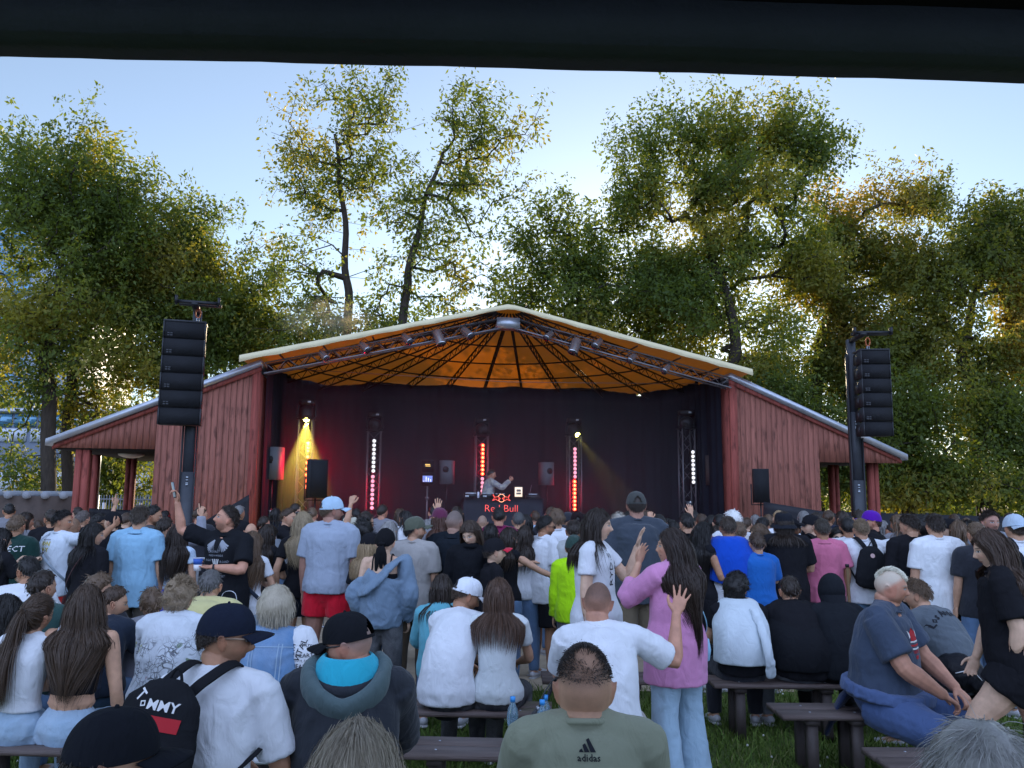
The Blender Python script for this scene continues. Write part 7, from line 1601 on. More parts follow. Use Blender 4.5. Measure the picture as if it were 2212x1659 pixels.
I['whitejkt'] = C('man in a pale jacket behind the blue sweatshirt', 1596, 1128, 10, q=1, hair=('short', LBROWN), top=('jacket', (.5,.5,.5)))
I['leftlook'] = C('girl with a long plait in a white long sleeved top looking left', 1640, 1132, 9.4, q=2, sex='f', yaw=50, tone=PALE, hair=('long', LBROWN, {'len': .34}), top=('long', WHITE), bottom=('pants', BLACK), arms=('relax','relax'), head=(30,0,0))
I['bluetee'] = C('youth in a blue tee with an arm over a friend', 1634, 1152, 8.7, q=1, sex='m', yaw=10, hair=('short', BROWN), top=TEE((.015,.12,.42)), bottom=('pants', BLACK), arms=(((.6,.5,-.2),(-.3,.6,.3),(0,0,-1),.3),'cross'))
I['shadesR'] = C('dark haired man with sunglasses by the red corner post', 1647, 1118, 11, q=1, yaw=-40, hair=('short', BLACK_H), glasses='black', top=TEE(BLACK))
# ---- right
I['bucket'] = C('person in a black bucket hat and black tee with patterned shorts', 1692, 1106, 8.9, q=2, yaw=-5, hair=('long', DBROWN, {'len': .12}), hat=('bucket', (.016,.018,.024)), top=('tee', BLACK), bottom=('longshorts', (.06,.06,.06), 'camo'), arms=('cross','cross'), build=1.1)
I['grin'] = C('grinning bearded man facing the viewer beside the bucket hat', 1712, 1121, 10, q=1, yaw=165, tone=TAN, hair=('short', BLACK_H), hat=('cap', BLACK, {}), top=TEE(BLACK), beard=.9, arms=('cross','cross'))
I['checker'] = C('man in a black cap turned left with a checkered strap', 1752, 1113, 9.7, q=1, yaw=20, tone=PALE, hair=('short', BLACK_H), hat=('cap', BLACK, {}), top=TEE(BLACK), bottom=('jshorts', DDENIM), head=(60,0,0), arms=('cross','relax'))
I['pinkpolo'] = C('man in a pink polo shirt and denim shorts', 1775, 1120, 9.2, q=2, yaw=-4, tone=TAN, hair=('short', (.05,.04,.03), {'len': .018}), top=('polo', (.58,.16,.26)), bottom=('jshorts', (.08,.14,.27)), arms=('down','relax'), build=.98)
I['blackhairR'] = C('woman with long black hair between the pink polo and the backpack', 1809, 1139, 9.8, q=1, sex='f', yaw=170, hair=('long', BLACK_H, {'len': .34}), top=TEE((.3,.3,.32)), glasses='black', tone=PALE)
I['fade'] = C('man with a dark fade in a white tee left of the backpack', 1830, 1118, 9.7, q=1, yaw=-8, tone=TAN, hair=('short', BLACK_H, {'len': .014}), top=TEE(WHITE))
I['pack'] = C('man with cropped blond hair, white tee and a black backpack', 1859, 1120, 9.3, q=2, yaw=-4, hair=('short', (.16,.11,.065), {'len': .016}), top=('tee', WHITE), bottom=('jshorts', (.11,.19,.29)), arms=('relax', ((.85,.5,.05),(.3,.8,-.1),(0,0,-1),.3)), build=1.1)
I['purple'] = C('bearded man in a bright purple cap looking left', 1881, 1103, 9.9, q=2, yaw=60, tone=RED_, hair=('short', BROWN), hat=('cap', (.09,.01,.32), {}), top=('tee', BLACK), beard=.9, head=(20,0,0), arms=('relax','relax'))
I['blacklong'] = C('man with dark hair in a black long sleeved shirt', 1963, 1110, 8.8, q=2, yaw=8, tone=LIGHT, hair=('short', DBROWN), top=('long', BLACK), bottom=('pants', BLACK), head=(22,8,0), arms=('relax','relax'), build=1.05)
I['behindR'] = C('curly dark haired man between the black and the white shirt', 1993, 1111, 9.8, q=1, yaw=20, tone=TAN, hair=('curly', BLACK_H, {'len': .03}), top=TEE(BLACK))
I['bigwhite'] = C('young man in a wide plain white tee and black trousers seen from behind', 2018, 1109, 8.45, q=2, yaw=0, tone=LIGHT, hair=('short', DBROWN), top=('tee', (.74,.76,.78)), bottom=('pants', BLACK), arms=('down','down'), build=1.06, tophem=-.24)
I['sideR'] = C('person with a dark cap looking left behind the white tee', 2050, 1121, 9.4, q=1, yaw=70, tone=PALE, hair=('short', BLACK_H), hat=('cap', BLACK, {}), top=TEE((.5,.6,.75)))
I['waveR'] = C('woman with light brown hair waving a raised hand at the right', 2070, 1124, 9.2, q=1, sex='f', yaw=-10, hair=('long', LBROWN, {'len': .3}), top=('long', (.45,.55,.7)), arms=('relax', ((.4,.5,.1),(.1,.1,1),(0,1,0),.05,{'spread':.2})))
I['curlyface'] = C('woman with dark curls and pale face near the waving hand', 2092, 1124, 10.8, q=1, sex='f', yaw=100, hair=('curly', BLACK_H, {'len': .06}), top=TEE(BLACK), tone=PALE)
I['facing'] = C('tall man with swept dark hair facing the viewer at the right', 2137, 1101, 9.1, q=2, yaw=172, tone=(.42,.22,.16), hair=('short', DBROWN, {'len': .045}), top=('hoodie', (.25,.28,.32)), beard=.35, head=(10,0,0))
I['lowR'] = C('person with tidy light brown hair in front of the tall man facing the viewer', 2108, 1128, 8.2, q=1, hair=('short', LBROWN, {'len': .025}), top=TEE(CHAR))
I['starcap'] = C('man in a pale blue cap worn backwards and a white tee with black straps', 2190, 1111, 7.8, q=2, yaw=2, tone=LIGHT, hair=('short', BROWN), hat=('cap', (.46,.56,.66), {'yaw': 180, 'tilt': 4}), top=('tee', WHITE), bottom=('pants', (.2,.25,.3)), build=1.12)
I['edge'] = C('person half outside the picture beyond the pale blue cap', 2216, 1135, 8.6, q=1, hair=('short', DBROWN), top=TEE(WHITE), tone=TAN)
# ---- far rows
cols = [('black', BLACK), ('white', WHITE), ('charcoal', CHAR), ('navy', NAVY), ('grey', (.2,.2,.22)), ('beige', (.4,.36,.3)), ('dark red', (.16,.02,.02)), ('pale blue', (.3,.42,.55))]
hcs = [('black', BLACK_H), ('black', BLACK_H), ('dark brown', DBROWN), ('dark brown', DBROWN), ('brown', BROWN), ('black', BLACK_H), ('dark brown', DBROWN), ('brown', BROWN), ('light brown', LBROWN), ('blond', BLOND), ('grey', GREY)]
lm = [(0,'in front of the brown trailer'),(110,'beneath the tree trunk at the left'),(190,'in front of the left porch'),(330,'below the left loudspeaker column'),(440,'before the left tarpaulin'),(560,'under the grey backed stage speaker'),(640,'below the yellow light beam'),(760,'below the pink light bar'),
      (870,'under the pair of stage screens'),(990,'left of the DJ table'),(1090,'in front of the DJ table'),(1180,'right of the DJ table'),(1260,'below the red light bar at the right'),(1340,'before the dark curtain'),(1430,'below the rightmost light tower'),(1520,'under the speaker at the curtain edge'),(1600,'by the right corner board'),(1660,'below the speaker on the red wall'),(1740,'in front of the sloping tarpaulin'),(1850,'beside the right mast'),(1940,'before the black fence'),(2060,'in front of the fence at the right'),(2160,'near the right edge')]
fr_ = random.Random(5); used = set()
for px in [20,52,110,172,232,270,330,352,405,432,520,565,600,640,672,745,770,822,862,880,925,938,990,1140,1158,1190,1265,1282,1340,1362,1395,1440,1462,1512,1538,1560,1612,1628,1662,1680,1730,1762,1795,1820,1850,1905,1930,1945,1985,2035,2060,2085,2120,2160,2180,2205]:
    px += fr_.uniform(-6, 6); d = fr_.uniform(10.6, 14.6); y = 1075+(1.92-fr_.uniform(1.56,1.80))*F/d + .0087*(px-1106); f_ = fr_.random() < .42
    for _ in range(60):
        cn, cc = fr_.choice([cols[0], cols[0], cols[2], cols[3], cols[4], cols[1]] if fr_.random() < .75 else cols); hn, hcc = fr_.choice(hcs); where = [t for x, t in lm if x <= px+60][-1]
        lb = ('woman with %s %s hair in %s %s' if f_ else 'man with %s %s hair in %s %s') % ('long' if f_ else 'short', hn, cn, where)
        if lb not in used: break
    used.add(lb)
    person(lb, px, y, d, q=0, sex='f' if f_ else 'm', yaw=fr_.uniform(-25,25), head=(fr_.uniform(-35,35),0,0), hair=(('long', hcc, {'len': fr_.uniform(.2,.36)}) if f_ else ('short', hcc)), top=TEE(cc), bottom=('pants', CHAR), tone=fr_.choice([LIGHT,TAN,PALE,RED_]), arms=fr_.choice([('relax','relax'),('down','down'),('phone','phone'),('cross','relax')]), group='spectators in the far rows')
# ---- the DJ
q_ = stp(*st(1062, 1040, 1.95)); I['dj'] = person('balding DJ in a pale patterned shirt with a raised fist behind the table', 1062, 1014, q_.y, yaw=-75, q=1, pz=.95, tone=RED_, hair=('short', DBROWN, {'len': .015}), top=('shirt', (.42,.42,.38), 'tie'), arms=('relax', ((.35,.75,-.45),(.15,.75,.7),(-1,0,0),1.0)), lean=10, head=(-10,6,0), group=None, fat=.1)

# ================================================================== PRINTS AND THINGS PEOPLE CARRY
def back_frame(info, t, side=0.0, below=0.0):
    """a point behind the back at spine fraction t with the axes of the back (right, up)"""
    sec = info['sec']; p = sec(t); u = nrm(sec(min(1, t+.12))-sec(t-.12)); r = V3(1,0,0); n_ = nrm(np.cross(r, u)); return p+r*side-u*below, r, u, n_
def bdecal(info, items, t, side=0.0, name='print'):
    p, r, u, n_ = back_frame(info, t, side); return decal(info, info['top'], items, p - n_*-.0, r, u, name)
def fdecal(info, items, t, side=0.0, name='print'):
    p, r, u, n_ = back_frame(info, t, side); return decal(info, info['top'], items, p, -r, u, name)
INK = mat('ink_black', (.012,.014,.02), .8); INKW = mat('ink_white', (.72,.72,.72), .8); INKR = mat('ink_red', (.45,.02,.03), .8); INKY = mat('ink_yellow', (.5,.42,.08), .8); INKG = mat('ink_grey', (.28,.30,.34), .8)
def sh(vf, dx=0, dy=0, sx=1, sy=1, rot=0, m=INK):
    v, f = vf; v = v.copy(); c, s_ = math.cos(rot), math.sin(rot); x = v[:,0]*sx; y = v[:,1]*sy; v[:,0] = x*c-y*s_+dx; v[:,1] = x*s_+y*c+dy; return (v, f, m)
# three bar logo and word on the sage shirt
bars = [poly2([(-.050,-.018),(-.030,-.018),(-.038,-.004),(-.047,-.010)]), poly2([(-.026,-.018),(-.004,-.018),(-.022,.016),(-.034,.009)]), poly2([(.000,-.018),(.024,-.018),(-.005,.036),(-.017,.029)])]
k_ = .95*I['sage']['s']
bdecal(I['sage'], [sh(b, 0.005, .0, k_*.66, k_*.66) for b in bars]+[sh(txt2('adidas', .026, bold=.0004), 0, -.026, 1, 1)], .885)
# letters on the back of the dark green tee
bdecal(I['project'], [sh(txt2('PROJECT', .085), 0, .02, m=INKW), sh(txt2('Soul City', .04), 0, -.05, m=INKW)], .72)
# RYD S beside the emblem, reading upwards
tw_ = I['ryd']; p_, r_, u_, n__ = back_frame(tw_, .66)
emb = []
rs_ = np.random.default_rng(4)
for i in range(26):
    a = rs_.uniform(0,6.28); r0 = rs_.uniform(.01,.05); x0, y0 = r0*math.cos(a), r0*1.25*math.sin(a); L_ = rs_.uniform(.012,.03); b = rs_.uniform(0,3.14); dx, dy = math.cos(b)*L_, math.sin(b)*L_
    emb.append(poly2([(x0-dy*.15,y0+dx*.15),(x0+dx*.5,y0+dy*.5-.004),(x0+dx,y0+dy),(x0+dx*.4-dy*.1,y0+dy*.4+.006)]))
fdecal(tw_, [sh(txt2('RYD.S', .062, L=.02), -.055, -.0, 1.5, 1, R(90))]+[sh(e_, .055, 0, 1.1, 1.3) for e_ in emb]+[sh(txt2('SUMMER', .016, L=.02), .03, -.105, m=INKG)], .66)
# gothic arc across the grey tee
la = 'LosAngeles'; it = []
for i, ch in enumerate(la):
    a = (4.5-i)*.17; x = -.42*math.sin(a)*.55; y = .24*math.cos(a)-.24; x += (.012 if i > 2 else -.012)
    it.append(sh(txt2(ch, .072, bold=.0022), x, y+.0, .95, 1.15, a*.5))
bdecal(I['losang'], it, .80)
# yellow block print on the oversized white tee
bdecal(I['camo'], [sh(txt2('MON', .062, bold=.002), -.05, .035, 1.25, 1, m=INKY), sh(txt2('DAY', .062, bold=.002), -.05, -.03, 1.25, 1, m=INKY)]+[sh(rect2(-.12,.075,.03,.085), m=INKG)], .70)
# selfie man: wings, lettering and hand print on the chest
sf = I['selfie']; wing = []
for sg in (-1,1):
    for k in range(7):
        a = R(20+k*17); wing.append(sh(poly2([(0,0),(.012*sg,.006),(sg*.095*math.cos(a*.8),-.02-.085*math.sin(a)*.9),(sg*.082*math.cos(a*.8),-.03-.085*math.sin(a)*.9)]), sg*.035, .03, m=INKG))
hp = [sh(rect2(-.022,-.03,.022,.01), 0, -.20, m=INKW)]+[sh(rect2(-.0045,0,.0045,.05), -.02+.0135*k, -.185, rot=R(14-9*k), m=INKW) for k in range(4)]+[sh(rect2(-.004,0,.004,.035), .026, -.215, rot=R(-50), m=INKW)]
fdecal(sf, wing+hp+[sh(txt2('LIVE FAST', .030), -.02, -.07, m=INKG), sh(txt2('FREEDOM RIDE', .024), 0, -.105, m=INKG), sh(txt2('NIGHT', .03), -.09, -.15, m=INKG), sh(txt2('ROAD', .03), .09, -.16, m=INKG), sh(txt2('STREET', .026), .06, -.29, m=INKG), sh(txt2('EST', .03), -.10, -.28, m=INKG)], .84)
# red print on the blue tee
fdecal(I['bigblue'], [sh(poly2([(0,.085),(.02,.03),(.05,.055),(.055,.0),(-.055,.0),(-.05,.055),(-.02,.03)]), -.02, .0, m=INKR), sh(rect2(-.07,-.006,.07,.004), -.02,.0, m=INKW), sh(rect2(-.075,-.03,.075,-.018), -.02,.0, m=INKR), sh(rect2(-.07,-.05,.07,-.040), -.02,.0, m=INKW), sh(txt2('UNITED', .028, bold=.001), -.02,-.066, m=INKR), sh(rect2(-.03,-.11,.03,-.088), -.02,.0, m=INKR),
     sh(poly2([(.03,.04),(.075,.07),(.07,.02)]), -.02,.0, m=INKW), sh(poly2([(-.03,.04),(-.075,.07),(-.07,.02)]), -.02,.0, m=INKW)], .70)
# lettered sleeve and tail of the denim waistcoat
dn = I['denim']; words_ = ['STRENGTH','HEALTHY','DIET','WATER','PHYSICAL','GOOD FOOD','VITAL','SPORT']
v, f = tube([dn['arm'][1][0]-dn['arm'][1][3]*.03+V3(.0,0,.01), dn['arm'][1][0]+dn['arm'][1][3]*.06, dn['arm'][1][0]+dn['arm'][1][3]*.17], [.078,.096,.090], 20, cap='round')
V_, F_ = remesh(v, f, .012, 3); sl = mkobj('shirt_sleeve', folds(V_, vnormals(V_, F_), .006, 5), F_, cloth(WHITE), dn['root'], True)
c_ = dn['arm'][1][0]+dn['arm'][1][3]*.08
decal(dn, sl, [sh(txt2('STRENGTH', .034, L=.02), -.055, 0, rot=R(84)), sh(txt2('VITAL', .05, L=.02), -.005, .05, rot=R(70)), sh(txt2('HEART', .032, L=.02), .02, .02), sh(txt2('SOUL FOOD', .02, L=.02), .02, -.01), sh(txt2('HEALTHY', .034, L=.02), .02, -.042), sh(txt2('WATER', .024, L=.02), .03, .075, rot=R(-15)), sh(txt2('VEG', .034, L=.02), .01, -.08)], c_, (1,0,0), (0,.0,1))
P_ = dn['J']['P']; v, f = tube([P_+V3(0,-.02,-.14), P_+V3(0,-.02,-.02), P_+V3(0,-.0,.03)], [(.245,.175),(.238,.170),(.22,.160)], 30, side=(1,0,0)); V_, F_ = remesh(v, f, .014, 3); tl = mkobj('shirt_tail', folds(V_, vnormals(V_, F_), .005, 3), F_, cloth(WHITE), dn['root'], True)
lines = ['DIET','LIFE WATER','PHYSICAL GOOD','DOCTOR DIET','MEDIC CLEAN','WEIGHT','SPORT','LIFE']
decal(dn, tl, [sh(txt2(w_, .036, L=.02), -.17+.047*i, -.04, rot=R(90), sx=.62) for i, w_ in enumerate(lines)], P_+V3(0,0,-.0), (1,0,0), (0,0,1))
# denim seams
seam = mat('denim_seam', (.30,.42,.55), .9)
bdecal(dn, [sh(rect2(-.003,-.34,.003,.14), x, 0, m=seam) for x in (-.095,.095,-.075,.075)]+[sh(rect2(-.17,.0,.17,.005), 0, .12, m=seam), sh(rect2(-.19,.0,.19,.006), 0, -.30, m=seam)], .62)
# tattoo-like emblem on the pack owner etc.
# ---- carried things ------------------------------------------------
def carried(name, info, label, cat, group=None):
    e = bpy.data.objects.new(name, None); COL.objects.link(e); e.location = info['root'].location; e.rotation_euler = info['root'].rotation_euler; return tag(e, label, cat, group)
def strap_path(info, pts, e, m, w_=.022, th=.004, name='strap'):
    v, f = tube(catmull(pts, 5), (w_, th), 8, side=(1,0,0)); MB().add(v, f).build(name, m, e, True)
def backpack(info, label, w_=.30, h=.42, dp=.13, t=.62, col=(.014,.015,.018), tilt=0, drop=0, off=0):
    e = carried('backpack', info, label, 'backpack', 'backpacks worn in the crowd'); m = cloth(col); p, r, u, n_ = back_frame(info, t, off, drop); back = V3(0,-1,0)
    bk = -n_ if n_[1] > 0 else n_; base = p+bk*(.135*info['s']*(1+info['fat'])+.03)
    r = rotm(0,0,R(tilt))@r; u = nrm(np.cross(bk, r)); u = u if u[2] > 0 else -u
    M = MB(); v, f = tube([base-u*h*.5+bk*dp*.4, base-u*h*.3+bk*dp*.55, base+u*h*.1+bk*dp*.5, base+u*h*.38+bk*dp*.35, base+u*h*.5+bk*dp*.2], [(w_*.47,dp*.45),(w_*.52,dp*.56),(w_*.50,dp*.50),(w_*.42,dp*.38),(w_*.25,dp*.2)], 20, side=r, cap='round'); M.add(v, f)
    V_, F_ = remesh(M.arr(), M.f, .012, 3); body = mkobj('bag_body', folds(V_, vnormals(V_, F_), .007, 9), F_, m, e, True)
    for sg in (1,-1):
        shp = info['shc']*.55+info['arm'][sg][0]*.45; top_ = shp+V3(0,-.01,.098*info['s']); fr = shp+V3(sg*.01,.10,-.0)
        a = base+u*h*.42+r*sg*w_*.16; strap_path(info, [a, (a+top_)/2+bk*.055, top_, fr+V3(0,.02,-.02)], e, m, .026, .006)
        strap_path(info, [base-u*h*.42+r*sg*w_*.40+bk*.02, info['shc']*.3+info['sec'](.4)*.7+V3(sg*.185*info['s'],-.02,0), info['sec'](.6)+V3(sg*.17*info['s'],.08,0)], e, m, .012, .004, 'lower_strap')
    v, f = tube(catmull([base+u*h*.46-r*.035, base+u*(h*.46+.07)-r*.012+bk*.01, base+u*(h*.46+.07)+r*.012+bk*.01, base+u*h*.46+r*.035], 4), .006, 6); MB().add(v, f).build('handle', m, e, True)
    return e, body, base, r, u, bk
e_, body_, base_, r_, u_, bk_ = backpack(I['tommy'], 'black backpack with white lettering and a white and red stripe', w_=.37, h=.52, t=.55, tilt=8, off=-.11)
dd = dict(); O_ = base_
decal(dd, body_, [sh(txt2('T', .058, bold=.001), -.085, .205, rot=R(-28), m=INKW), sh(txt2('O', .036, bold=.001), -.062, .178, rot=R(-30), m=INKW), sh(txt2('MMY', .052, bold=.001), .022, .180, sx=1.15, m=INKW), sh(rect2(-.145,.095,-.03,.145), m=INKW), sh(rect2(-.03,.095,.11,.145), m=INKR)], O_, r_, u_)
e_, body_, base_, r_, u_, bk_ = backpack(I['pack'], 'square black backpack with a round pale badge', w_=.30, h=.40, dp=.12, t=.52, tilt=9)
decal(dd, body_, [sh(poly2([(.024*math.cos(a), .024*math.sin(a)) for a in np.linspace(0,6.28,16)[:-1]]), -.01, .115, m=mat('badge_pink', (.6,.4,.38), .6))], base_, r_, u_)
e_, body_, base_, r_, u_, bk_ = backpack(I['starcap'], 'black drawstring bag with crossing straps on the white tee', w_=.18, h=.22, dp=.06, t=.42, tilt=-20)
e_, body_, base_, r_, u_, bk_ = backpack(I['checker'], 'dark backpack with black and white checkered straps', w_=.24, h=.34, dp=.10, t=.5, tilt=0); 
decal(dd, body_, [sh(rect2(-.018+.012*(i%2),.15-.025*i,.0+.012*(i%2),.165-.025*i), -.07, 0, m=INKW) for i in range(12)], base_, r_, u_)
# crossbody strap of the bob woman, bandolier of white hoodie
def cross_strap(info, col, label, w_=.012, flip=1, bag=True):
    e = carried('shoulder_bag', info, label, 'bag', 'bags carried in the crowd'); s = info['s']; sec = info['sec']; m = cloth(col)
    pts = [info['shc']+V3(flip*info['sw']*.5,.0,.085*s), sec(.80)+V3(flip*.08*s,-.165*s,0), sec(.5)+V3(-flip*.05*s,-.170*s,0), sec(.2)+V3(-flip*.19*s,-.10*s,0), sec(.0)+V3(-flip*.225*s,.02,0)]
    strap_path(info, pts, e, m, w_, .003)
    c = sec(-.05)+V3(-flip*.25*s,.03,0); v, f = tube([c+V3(0,-.0,-.07), c+V3(0,0,0), c+V3(0,0,.07)], [(.11,.03),(.12,.04),(.11,.025)], 16, side=(0,1,0), cap='round'); MB().add(v, f).build('bag_body', m, e, True); return e
cross_strap(I['bob'], (.06,.02,.02), 'slim brown shoulder bag of the woman with the dark bob', .008, 1)
cross_strap(I['longgirl'], (.03,.04,.06), 'dark printed belt bag of the girl with very long light brown hair', .018, -1)
cross_strap(I['leftlook'], BLACK, 'thin strapped black bag of the girl with the plait', .007, -1)
cross_strap(I['blackback'], (.03,.03,.03), 'black bag slung over the hunched person in black', .02, -1)
cross_strap(I['camo'], (.3,.36,.42), 'pale sling bag across the oversized white tee', .014, -1)
cross_strap(I['pink'], (.30,.55,.72), 'small pale blue handbag of the woman in the pink blazer', .007, -1)
# phones
def at_hand(info, sg, fwd=.07): sh_, el, wr, u, fd, pn, cu, A = info['arm'][sg]; return wr+fd*fwd*info['s'], fd, nrm(pn)
def phone(info, sg, label, rot=0, fwd=.10):
    e = carried('phone', info, label, 'phone', 'phones held up in the crowd'); c, fd, pn = at_hand(info, sg, fwd); side = np.cross(fd, pn); Mx = np.eye(4); Mx[:3,0] = side; Mx[:3,1] = fd; Mx[:3,2] = pn; Mx[:3,3] = c+pn*.025; Mx = Matrix(Mx.tolist())
    MB().box((-.037,-.075,-.004),(.037,.075,.004), M=Mx).build('case', mat('phone_case', (.02,.02,.024), .25, spec=.6), e); MB().box((-.033,-.07,.0045),(.033,.07,.0052), M=Mx).build('screen_glass', mat('phone_screen', (.05,.07,.1), .1, emit=(.3,.4,.5), estr=.3), e)
    MB().box((-.03,.05,-.0062),(-.01,.07,-.0045), M=Mx).build('camera_lens', mat('milky_lamp'), e); return e
phone(I['selfie'], 1, 'silver phone held high by the smiling man in the printed tee'); phone(I['phonegirl'], 1, 'phone held up by the woman at the left edge'); phone(I['handR'], 1, 'phone held up beside the thick black hair')
# paper cup
e = carried('paper_cup', I['selfie'], 'blue and white paper cup held against the printed tee', 'cup'); c, fd, pn = at_hand(I['selfie'], -1, .085); c = c+V3(0,.045,.02)
v, f = tube([c+V3(0,0,-.055), c+V3(0,0,0)], [.031,.036], 18); MB().add(v, f).build('cup_base', mat('cup_white', (.7,.7,.72), .5), e, True); v, f = tube([c+V3(0,0,.0), c+V3(0,0,.055)], [.0362,.042], 18); MB().add(v, f).build('cup_sleeve', mat('cup_blue', (.04,.12,.45), .5), e, True)
v, f = tube([c+V3(math.cos(a)*.042,math.sin(a)*.042,.056) for a in np.linspace(0,6.28,18)], .0022, 5); MB().add(v, f).build('rim', mat('cup_white'), e, True)
# watches
def watch(info, sg, label):
    e = carried('wristwatch', info, label, 'watch', 'wristwatches and bracelets'); sh_, el, wr, u, fd, pn, cu, A = info['arm'][sg]; c = wr-fd*.02; sd_ = np.cross(fd, pn); v, f = tube([c+sd_*math.cos(a)*.031+pn*math.sin(a)*.028 for a in np.linspace(0,6.28,16)], (.009,.003), 6, side=fd); MB().add(v, f).build('band', M_black, e, True)
    v, f = tube([c-pn*.028, c-pn*.036], [.019,.018], 14); MB().add(v, f).build('dial', mat('watch_dial', (.5,.48,.42), .3, metal=.5), e, True)
watch(I['selfie'], -1, 'watch with a pale dial on the smiling man raising a phone'); watch(I['blonde'], -1, 'watch on the wrist of the long blond woman in black')
# grey vest over black for the man at the barrier: body panel
vi = I['vest']; s_ = vi['s']
v, f = tube([vi['sec'](.1), vi['sec'](.5), vi['sec'](.8), vi['sec'](.93)], [(.205*s_,.155*s_),(.205*s_,.160*s_),(.200*s_,.155*s_),(.13*s_,.11*s_)], 18, side=(1,0,0)); V_, F_ = remesh(v, f, .018, 3); mkobj('vest', folds(V_, vnormals(V_, F_), .008, 2), F_, cloth((.25,.28,.32)), vi['root'], True)
# sweatshirt tied round the shoulders (blue), a pale hoodie cape, sliding denim jacket
def cape(info, col, name, drop=.36, wd=.255, kind='cotton', tknot=True, pointed=True):
    s = info['s']; N0 = info['J']['N']; V = []; f = []; nu, nv = 30, 16; sec = info['sec']
    for j in range(nv+1):
        w_ = j/nv
        for i in range(nu+1):
            a = -math.pi*.5+(i/nu-.5)*math.pi*1.5; rr = (.085+(wd-.085)*min(1, w_*2.3)**.8)*s; rb = (.085+.115*min(1, w_*2.3)**.7)*s
            dz = -drop*s*max(0, w_-.22)*(1-.42*abs(i/nu-.5)*2 if pointed else 1)*1.25; z = N0[2]+.055*s-.075*s*min(1,w_*2.6)**1.3+dz
            tt = (z-info['spine'][0][2])/(N0[2]-info['spine'][0][2]); c = sec(max(0, min(1, tt))); wob = .009*math.sin(i*1.1+w_*4)*w_
            V.append((c[0]+math.cos(a)*(rr+wob), c[1]+math.sin(a)*(rb+wob), z))
    for j in range(nv):
        for i in range(nu): a = j*(nu+1)+i; f.append((a, a+1, a+nu+2, a+nu+1))
    o = mkobj(name, V, f, cloth(col, kind), info['root'], True); md = o.modifiers.new('thick', 'SOLIDIFY'); md.thickness = .012
    md = o.modifiers.new('sub', 'SUBSURF'); md.levels = 1; md.render_levels = 1
    if tknot:
        for sg in (1,-1): v, f = tube(catmull([info['shc']+V3(sg*.15*s,.02,.07*s), info['shc']+V3(sg*.10*s,.12*s,.04*s), N0+V3(sg*.02,.16*s,-.10*s), N0+V3(sg*-.03,.17*s,-.26*s)],4), (.04*s,.022*s), 10, cap='round'); MB().add(v, f).build('tied_sleeve', cloth(col, kind), o, True)
    return o
cape(I['bluecape'], (.008,.07,.48), 'sweatshirt', drop=.44, wd=.26)
cape(I['whiteboy'], (.60,.67,.71), 'hoodie_cape', drop=.44, wd=.225, tknot=False, pointed=False)
wb = I['whiteboy']; s2_ = wb['s']; v, f = tube(catmull([wb['shc']+V3(.10*s2_,-.15*s2_,.02), wb['sec'](.6)+V3(.14*s2_,-.20*s2_,0), wb['sec'](.3)+V3(.17*s2_,-.22*s2_,-.02), wb['sec'](.05)+V3(.19*s2_,-.19*s2_,-.03)],3), (.045*s2_,.028*s2_), 12, cap='round'); V_, F_ = remesh(v, f, .01, 2); mkobj('hanging_sleeve', folds(V_, vnormals(V_, F_), .010, 8, 1.4), F_, cloth((.60,.67,.71)), wb['root'], True)
cape(I['blackback'], (.012,.013,.016), 'draped_shirt', drop=.46, wd=.25, tknot=False, pointed=False)
# denim jacket slipping down the back of the bandana woman
bi = I['bandana']; s_ = bi['s']; sec = bi['sec']; M = MB()
v, f = tube(catmull([sec(-.12), sec(.12), sec(.38), sec(.58)+V3(.02,-.02,0), sec(.68)+V3(.04,-.03,0)],2), [(.18*s_,.15*s_),(.19*s_,.16*s_),(.195*s_,.165*s_),(.20*s_,.165*s_),(.205*s_,.16*s_),(.205*s_,.155*s_),(.20*s_,.15*s_),(.19*s_,.14*s_),(.18*s_,.125*s_)], 26, side=(1,0,0)); M.add(v, f)
for sg, hi in ((1,.80),(-1,.46)):
    sh_, el, wr, u, fd, pn, cu, A = bi['arm'][sg]; a0 = sh_+V3(sg*.02,0,-(0 if sg > 0 else .17)*s_); v, f = tube(catmull([a0+V3(0,-.01,.035*s_ if sg > 0 else 0), a0*.4+el*.6+V3(sg*.02,0,0), el+V3(sg*.03,-.02,0), el+fd*.14*s_, wr-fd*.02],3), [x*s_ for x in (.070,.073,.075,.078,.08,.082,.082,.08,.077,.072,.068,.062,.058)], 14, cap='round'); M.add(v, f)
v, f = tube(catmull([bi['arm'][1][0]+V3(.0,-.03,.05*s_), sec(.80)+V3(.09*s_,-.13*s_,.02), sec(.60)+V3(-.02,-.165*s_,0), sec(.50)+V3(-.14*s_,-.14*s_,-.02), bi['arm'][-1][0]+V3(-.03,-.03,-.22*s_)],4), (.060*s_,.020*s_), 10, cap='round'); M.add(v, f)
V_, F_ = remesh(M.arr(), M.f, .0105, 3); mkobj('denim_jacket', folds(V_, vnormals(V_, F_), .016*s_, 11, 1.25), F_, cloth((.17,.24,.32), 'cotton'), bi['root'], True)
